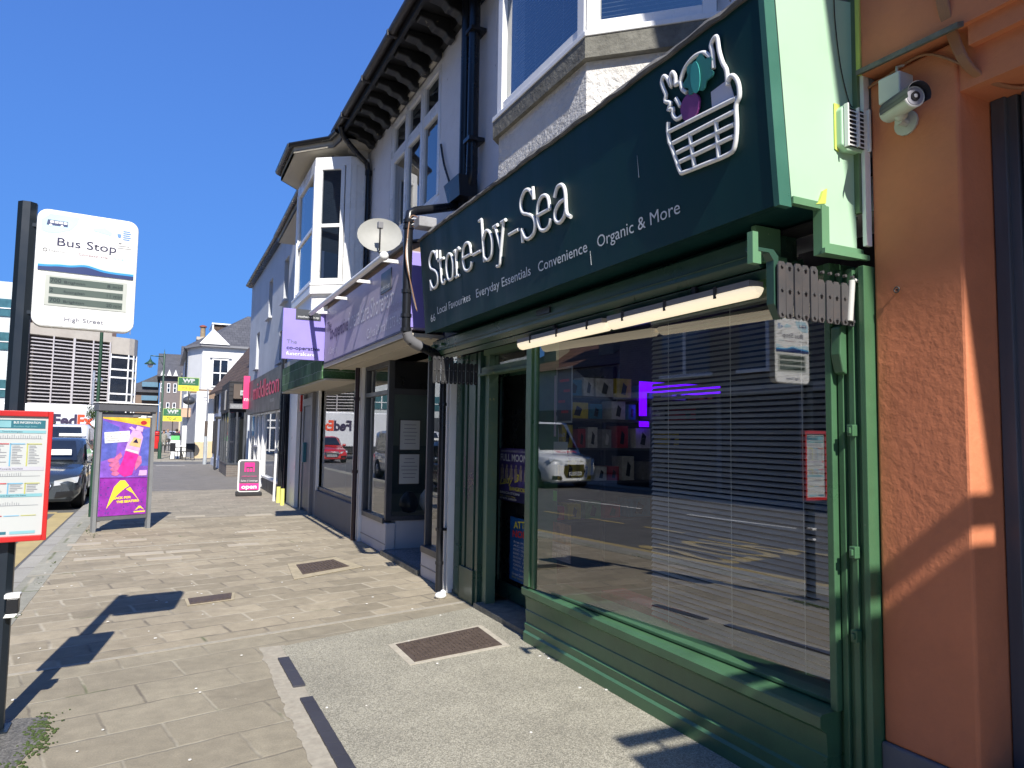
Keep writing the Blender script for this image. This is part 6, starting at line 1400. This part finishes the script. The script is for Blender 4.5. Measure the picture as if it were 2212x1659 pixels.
MB().prism([BP(-.06,2.72,-.01),BP(.02,2.72,-.01),BP(.02,2.74,-.01),BP(-.06,2.74,-.01)], NB*.02).prism([BP(-.06,2.23,-.01),BP(.02,2.23,-.01),BP(.02,2.25,-.01),BP(-.06,2.25,-.01)], NB*.02).build('bracket', pm, fl)
# timetable case
tt = thing('timetable_case', (-.71,4.58,.98), 'red framed bus timetable case on the navy pole', 'timetable')
U2 = Vector((.985,.17,0)).normalized(); N2 = Vector((U2.y,-U2.x,0))
def TP(s, z, t=0): return Vector((-.935,4.545,z))+U2*(.10+s*.75)+N2*t
def tb(mb, s0, s1, z0, z1, t0, t1): return mb.prism([TP(s0,z0,t0),TP(s1,z0,t0),TP(s1,z1,t0),TP(s0,z1,t0)], N2*(t1-t0))
tb(MB(),0,.40,1.0,1.695,-.035,0).build('back_box', M['red'], tt)
mb = tb(tb(tb(tb(MB(),0,.03,1.0,1.695,0,.018),.37,.40,1.0,1.695,0,.018),.03,.37,1.0,1.03,0,.018),.03,.37,1.665,1.695,0,.018); mb.build('red_frame', M['red'], tt, bevel=.003)
pg = tb(MB(),.03,.37,1.03,1.665,.001,.004).build('timetable_sheet', M['paper'], tt)
def st_(nm, m, rects, t=.0045):
    mb = MB()
    for r in rects: tb(mb, *r, t, t+.0006)
    return mb.build(nm, m, pg)
st_('teal_header', M['teal'], [(.05,.355,1.60,1.645),(.05,.16,1.04,1.055)])
st_('pale_header', M['lteal'], [(.055,.15,1.605,1.64),(.05,.36,1.575,1.59),(.05,.36,1.235,1.252),(.18,.33,1.04,1.055)], .0052)
st_('grey_band', mat('pale grey print', (.45,.45,.50), .6), [(.05,.36,1.375,1.395)], .0052)
cwid = .10
st_('red_bar', prod['red'], [(.055,.145,1.515,1.52),(.05,.145,1.305,1.31),(.05,.13,1.135,1.139),(.05,.08,1.375,1.395)], .0056)
st_('blue_bar', mat('blue bar print', (.15,.38,.55), .5), [(.15,.24,1.515,1.52),(.15,.158,1.40,1.52),(.15,.24,1.305,1.31),(.15,.158,1.22+.03,1.31),(.14,.23,1.135,1.139)], .0056)
st_('olive_bar', mat('olive bar print', (.45,.45,.12), .5), [(.25,.34,1.515,1.52),(.25,.258,1.40,1.52),(.25,.34,1.305,1.31),(.25,.258,1.25,1.31),(.24,.33,1.135,1.139)], .0056)
rr_ = []
for (z0, z1) in ((1.41,1.505),(1.26,1.298)):
    z = z1
    while z > z0:
        for x0 in (.06,.165,.265): rr_.append((x0,x0+random.uniform(.03,.075),z,z+.003))
        z -= .0085
for z0 in (1.545,1.345,1.19):
    for k in range(20 if z0 > 1.5 else 12): rr_.append((.08+k*.013,.083+k*.013,z0+.002,z0+random.uniform(.012,.022)))
    rr_.append((.07,.34,z0,z0+.0015))
st_('printed_line', mat('fine print', (.22,.23,.26), .6), rr_, .005)
lettering('BUS INFORMATION', TP(.165,1.626,.005), U2, V, .012, M['white'], pg, .12, ext=.0006); lettering('Shoreham High Street', TP(.165,1.608,.005), U2, V, .008, M['lteal'], pg, .105, ext=.0006)
lettering('2', TP(.065,1.577,.0055), U2, V, .011, M['wd_green'], pg, .008, ext=.0006, bold=.03); lettering('Towards Rottingdean', TP(.10,1.579,.0058), U2, V, .008, M['navy'], pg, .09, ext=.0006)
lettering('59', TP(.056,1.379,.006), U2, V, .010, M['white'], pg, .015, ext=.0006); lettering('Towards Henfield', TP(.10,1.381,.0058), U2, V, .008, M['navy'], pg, .10, ext=.0006); lettering('Towards Brighton Old Steine', TP(.09,1.240,.0058), U2, V, .008, M['navy'], pg, .13, ext=.0006)
bx_ = thing('ticket_reader', (-.66,4.62,.60), 'small black box with white ends on the navy pole below the timetable', 'box')
MB().box(-.70,-.645,4.60,4.66,.62,.70).build('box', M['black'], bx_, bevel=.004); MB().box(-.71,-.64,4.595,4.665,.70,.722).prism([(-.71,4.60,.60),(-.66,4.60,.60),(-.645,4.60,.62),(-.70,4.60,.62)],(0,.06,0)).build('white_end', M['white'], bx_, bevel=.004)
# ================================================================ ADVERT KIOSK
kx = thing('advert_kiosk', (-.55,13.2,0), 'grey street advert kiosk with a purple drink poster', 'kiosk')
UK = Vector((.955,.295,0)).normalized() if 0 else Vector((.935,.355,0)).normalized(); UK = Vector((.80,.31,0)).normalized(); NK = Vector((UK.y,-UK.x,0))
KW = .86
def KP(s, z, t=0): return Vector((-.93,12.93,z))+UK*s+NK*t
def kb(mb, s0, s1, z0, z1, t0, t1, m=0): return mb.prism([KP(s0,z0,t0),KP(s1,z0,t0),KP(s1,z1,t0),KP(s0,z1,t0)], NK*(t1-t0), m)
km = mat('grey kiosk metal', (.14,.145,.16), .4, metal=.3)
kb(kb(MB(),0,.05,0,1.90,-.05,.05),KW-.05,KW,0,1.90,-.05,.05).build('side_post', mat('light grey post',(.26,.27,.28),.4,metal=.3), kx)
kb(kb(MB(),.05,KW-.05,.17,1.88,-.05,.02),-.01,KW+.01,1.90,2.02,-.16,.08).build('frame', km, kx, bevel=.006)
kb(MB(),-.02,KW+.02,2.02,2.035,-.18,.10).build('roof_edge', M['white'], kx)
kb(MB(),.06,KW-.06,.17,1.88,-.13,-.06).build('rear_panel', km, kx)
kb(kb(MB(),.60,.72,1.80,1.84,.02,.03),.74,.82,1.815,1.83,.02,.03).build('white_label', M['white'], kx)
kb(kb(MB(),.52,.64,1.815,1.85,.021,.03),.06,.12,.06,.17,-.05,0).build('lock_plate', M['alu'], kx)
s0_, s1_, zb_, zt_ = .075, KW-.075, .24, 1.80
ad = kb(MB(),s0_,s1_,zb_,zt_,.02,.028).build('poster_case', mat('violet print', (.22,.10,.50), .3, var=.55, vs=4), kx)
Wp = s1_-s0_
def K2(u, v, t): return KP(s0_+Wp*u, zb_+(zt_-zb_)*v, t)
def kp(nm, pts, t, m, th=.001): return MB().prism([K2(u,v,t) for u,v in pts], NK*th).build(nm, m, ad)
pr = {n: mat(n, c, .4, var=v_, vs=9) for n, c, v_ in (('purple lower print',(.26,.03,.34),.25),('orange print top',(.75,.45,.05),.35),('pink drink print',(.65,.03,.30),.3),('lilac bottle print',(.62,.38,.62),.2),('amber label',(.72,.45,.22),.2),('blue print',(.10,.12,.45),.35))}
kp('lower_panel', [(0,0),(1,0),(1,.38),(0,.39)], .029, pr['purple lower print'])
kp('blue_glow', [(0,.55),(.3,.6),(.35,.9),(0,.97)], .029, pr['blue print']); kp('blue_glow', [(.8,.5),(1,.5),(1,.9),(.85,.88)], .029, pr['blue print'])
kp('top_strip', [(0,1),(1,1),(1,.905),(.0,.985)], .030, pr['orange print top'])
kp('badge', [(.86+.07*math.cos(a*.5236),.95+.022*math.sin(a*.5236)) for a in range(12)], .0315, prod['red'])
hand = [(.22,.55),(.30,.60),(.40,.645),(.44,.60),(.36,.56),(.40,.50),(.36,.43),(.30,.40),(.24,.45)]
hm2 = mat('rosy hand print', (.55,.14,.30), .5, var=.3, vs=20)
kp('hand_print', hand, .0305, hm2); kp('hand_print', [(.72,.45),(.86,.53),(.84,.60),(.78,.61),(.72,.55)], .0305, hm2)
for k in range(4): u_, v_ = .22+.03*k, .56-.045*k; kp('finger_print', [(u_+.085*math.cos(a*.5236),v_+.022*math.sin(a*.5236)) for a in range(12)], .0335, hm2)
kp('bottle_drink', [(.34,.44),(.50,.39),(.66,.41),(.78,.62),(.50,.66),(.44,.55)], .032, pr['pink drink print'])
kp('bottle_body', [(.48,.655),(.78,.615),(.86,.80),(.80,.86),(.63,.875),(.58,.82)], .032, pr['lilac bottle print'])
kp('bottle_label', [(.56,.715),(.80,.69),(.82,.78),(.66,.80)], .0335, pr['amber label']); kp('label_mark', [(.64,.745),(.76,.735),(.72,.785)], .035, M['navy'])
kp('white_band', [(.50,.665),(.76,.63),(.77,.645),(.51,.68)], .034, M['white'])
kp('bottle_cap', [(.68,.875),(.84,.855),(.86,.90),(.72,.92)], .0335, pr['lilac bottle print']); kp('cap_loop', [(.54,.895),(.62,.87),(.70,.875),(.60,.91)], .0335, pr['lilac bottle print'])
nb = kp('caption_box', [(.06,.735),(.60,.755),(.56,.865),(.04,.845)], .0315, M['white'])
uk_ = UK+Vector((0,0,.03))
lettering('PICKS YOU UP', K2(.08,.825,.034), uk_, V, .018, M['yellow'], ad, .22, ext=.0005)
for k, s_ in enumerate(('Going back to basement','for vocalists. No','Chemicals. Fizz')): lettering(s_, K2(.08,.802-k*.022,.034), uk_, V, .018, M['navy'], ad, (.34,.24,.20)[k], ext=.0005)
kp('glass_prop', [(.80,.40),(.98,.40),(.98,.455),(.82,.455)], .031, pr['lilac bottle print'])
arch = [(.16,.07),(.22,.17),(.30,.29),(.42,.355),(.52,.355),(.66,.27),(.86,.13),(.70,.22),(.54,.265),(.48,.255),(.36,.20),(.22,.11)]
kp('yellow_arch', arch, .031, M['yellow']); kp('arch_gap', [(.50,.265),(.62,.30),(.64,.29),(.52,.255)], .0325, pr['purple lower print'])
lettering('BACK FOR', K2(.30,.165,.033), uk_, V, .035, M['yellow'], ad, .26, ext=.0005, bold=.05); lettering('THE BEATERS', K2(.36,.125,.033), uk_, V, .035, M['yellow'], ad, .34, ext=.0005, bold=.05)
kp('small_arch', [(.76,.04),(.84,.085),(.88,.085),(.97,.04),(.88,.065),(.84,.06)], .031, M['yellow']); kp('small_mark', [(.74,.02),(.98,.02),(.98,.033),(.74,.033)], .031, M['yellow'])
mb = MB(); random.seed(9)
for _ in range(90):
    u_, v_ = random.choice([(random.uniform(.6,1),random.uniform(.1,.36)),(random.random(),random.uniform(.02,.1)),(random.uniform(0,.2),random.uniform(.1,.35))]); r_ = random.uniform(.006,.018)
    mb.prism([K2(min(.99,u_+r_*math.cos(a*1.05)),v_+r_*.5*math.sin(a*1.05),.0312) for a in range(6)], NK*.0006)
mb.build('droplets', mat('droplet print', (.12,.05,.30), .3, var=.6, vs=30), ad)
MB().prism([K2(0,.383,.0315),K2(1,.373,.0315),K2(1,.377,.0315),K2(0,.387,.0315)], NK*.001).build('panel_seam', M['black'], ad)
# lamps and poles
def lamp(x, y, h, arm, label, m=M['green3'], rb=.10):
    t = thing('street_lamp', (x,y,0), label, 'street lamp')
    MB().lathe([(rb,0),(rb,.9),(rb*.6,1.0),(rb*.55,h),(.03,h+.05),(.0,h+.35)], (x,y,0), 10).build('pole', m, t)
    if arm:
        MB().tube([(x,y,h-.15),(x-arm,y,h-.12),(x-arm,y,h-.35)], .03, 6).tube([(x,y,h-.7),(x-arm*.4,y,h-.2)],.02,5).build('arm', m, t)
        MB().lathe([(.05,0),(.10,-.1),(.30,-.25),(.30,-.28),(.12,-.29)], (x-arm,y,h-.33), 14).build('lamp_hood', m, t); MB().ball((x-arm,y,h-.66),.15).build('globe', M['lamp'], t)
    return t
lamp(-.09,45,5.95,.70,'dark green street lamp with a hanging globe near the red post box')
lamp(-1.10,15.2,4.9,0,'plain green post rising behind the advert kiosk up to the bus stop flag', rb=.05)
tag(MB().tube([(-3.9,50,0),(-3.9,50,5.2)],.07,8).ball((-3.6,50,4.6),.2).build('street_lamp', M['alu']), 'pale distant lamp post in front of the curved glazed corner', 'street lamp')
tree(-1.13,15.6,2.75,.28,'spindly young tree growing behind the advert kiosk')
pb = thing('post_box', (-.30,60,0), 'red pillar post box at the far end of the pavement', 'post box')
MB().cyl((-.35,60,.25),.23,1.15,14).lathe([(.26,1.40),(.26,1.46),(.0,1.56)],(-.35,60,0),14).build('body', M['red'], pb); MB().cyl((-.35,60,0),.24,.25,14).build('black_base', M['blackm'], pb); MB().box(-.47,-.23,59.75,59.8,1.22,1.27).build('slot', M['black'], pb)
tag(MB().box(2.8,3.0,95,95.2,0,2.0).build('far_post', M['blackm']), 'thin dark post far down the street', 'post') if 0 else None
# ================================================================ PEOPLE
skinm = mat('skin', (.45,.27,.19), .6)
def person(loc, label, top, legs, hair, coat_z=.95, rz=0, ht=1.70, stride=.16, bag=None, skirt=False):
    t = thing('person', loc, label, 'person', None, rz); s = ht/1.75
    J = {'pel':(0,0,.95),'wai':(0,0,1.12),'che':(0,-.02,1.35),'nek':(0,0,1.50),'hd0':(0,-.02,1.56),'hd1':(0,-.03,1.66),'hd2':(0,-.01,1.74),
         'hl':(.09,0,.90),'kl':(.10,-stride*.5,.50),'al':(.10,-stride*.3,.09),'tl':(.10,-stride*.3-.14,.04),'hr':(-.09,0,.90),'kr':(-.10,stride*.4,.50),'ar':(-.10,stride*1.3,.12),'tr':(-.10,stride*1.3-.13,.05),
         'sl':(.18,0,1.42),'el':(.25,.06,1.15),'wl':(.24,-.08,.92),'fl':(.24,-.11,.84),'sr':(-.18,0,1.42),'er':(-.25,.05,1.15),'wr':(-.24,-.06,.92),'fr':(-.24,-.09,.84)}
    Rr = {'pel':.15,'wai':.14,'che':.16,'nek':.06,'hd0':.075,'hd1':.10,'hd2':.085,'hl':.09,'kl':.065,'al':.045,'tl':.035,'hr':.09,'kr':.065,'ar':.045,'tr':.035,'sl':.07,'el':.05,'wl':.04,'fl':.03,'sr':.07,'er':.05,'wr':.04,'fr':.03}
    if skirt: Rr['pel'] = .19; Rr['wai'] = .17; Rr['hl'] = Rr['hr'] = .12; Rr['kl'] = Rr['kr'] = .07
    E = [('pel','wai'),('wai','che'),('che','nek'),('nek','hd0'),('hd0','hd1'),('hd1','hd2'),('pel','hl'),('hl','kl'),('kl','al'),('al','tl'),('pel','hr'),('hr','kr'),('kr','ar'),('ar','tr'),('che','sl'),('sl','el'),('el','wl'),('wl','fl'),('che','sr'),('sr','er'),('er','wr'),('wr','fr')]
    ks = list(J); me = bpy.data.meshes.new('body'); me.from_pydata([tuple(Vector(J[k])*s) for k in ks], [(ks.index(a),ks.index(b)) for a,b in E], [])
    o = bpy.data.objects.new('tmp', me); COL.objects.link(o); md = o.modifiers.new('s','SKIN')
    for i, k in enumerate(ks): v = me.skin_vertices[0].data[i]; v.radius = (Rr[k]*s,Rr[k]*s*.8); v.use_root = (k == 'pel')
    o.modifiers.new('u','SUBSURF').levels = 2
    dg = bpy.context.evaluated_depsgraph_get(); dg.update(); m2 = bpy.data.meshes.new_from_object(o.evaluated_get(dg)); bpy.data.objects.remove(o)
    m2.materials.clear()
    for m_ in (top, legs, skinm, M['blackm']): m2.materials.append(m_)
    for p in m2.polygons:
        z = p.center.z/s; p.use_smooth = True; ax = abs(p.center.x)/s
        p.material_index = 3 if z < .10 else 2 if (z > 1.51 or (ax > .19 and z < .91)) else 0 if (z > coat_z or (ax > .19)) else 1
    b = bpy.data.objects.new('body', m2); COL.objects.link(b); b.parent = t
    hm_ = MB().ball((0,.012,1.685),.105,.115,.105).build('hair', hair, None); hm_.parent = t; hm_.location = (0,.012*s,1.585*s); hm_.scale = (s,s,s)
    if bag: g = MB().box(-.13,.13,-.05,.05,0,.26).build('handbag', bag, None, bevel=.02); g.parent = t; g.location = (.30,0,.78)
    return t
hairb = mat('dark hair', (.03,.02,.015), .7); hairg = mat('fair hair', (.25,.18,.11), .7)
person((.10,57,0), 'woman in a grey flecked coat and black boots walking on the far pavement', mat('grey tweed coat',(.22,.21,.18),.9,var=.6,vs=20), M['blackm'], hairb, .62, R(0), 1.62, .14, skirt=True, bag=M['blackm'])
person((.95,57.5,0), 'man in a dark navy jacket and blue jeans walking away', mat('navy jacket',(.012,.014,.025),.8), mat('blue jeans',(.05,.08,.14),.9), hairb, .88, R(180), 1.72, .12)
person((1.32,62,0), 'person in pale blue clothes half hidden behind the man in the navy jacket', mat('pale blue shirt',(.22,.28,.42),.9), mat('light jeans',(.15,.2,.32),.9), hairg, .9, R(180), 1.68)
person((.40,63,0), 'person with fair hair in grey walking behind the woman in the flecked coat', mat('grey jacket',(.20,.22,.26),.9), M['dgrey'], hairg, .9, R(0), 1.70)
person((2.0,70,0), 'person in beige further down the pavement near the dark doorway', mat('beige top',(.30,.24,.19),.9), M['dgrey'], hairg, .9, R(20), 1.70)

# ================================================================ SHARED GROUPS
GR = {'drainpipe':'drainpipes on the terrace fronts','yellow_post':'yellow posts at the foot of the wall','person':'people on the far pavement','manhole_cover':'manhole covers in the pavement',
 'shop_building':'shop buildings of the terrace','parked_car':'cars parked along the street','distant_car':'cars beyond the far hedge','poster':'posters on the shop door','notice':'framed certificates in the doorway',
 'vase':'vases in the window','street_tree':'street trees across the road','street_lamp':'street lamps and posts','shop_sign':'fascia signs of the shops','projecting_sign':'projecting signs over the pavement',
 'hanging_sign':'hanging signs further down the street','office_building':'office blocks at the junction','apartment_building':'distant apartment blocks','window_poster':'posters inside the narrow pane','window_notice':'papers inside the shop glass','window_sticker':'stickers inside the shop glass'}
for o in list(COL.objects):
    if o.parent is None and 'label' in o and 'group' not in o:
        b_ = o.name.split('.')[0]
        if b_ in GR: o['group'] = GR[b_]
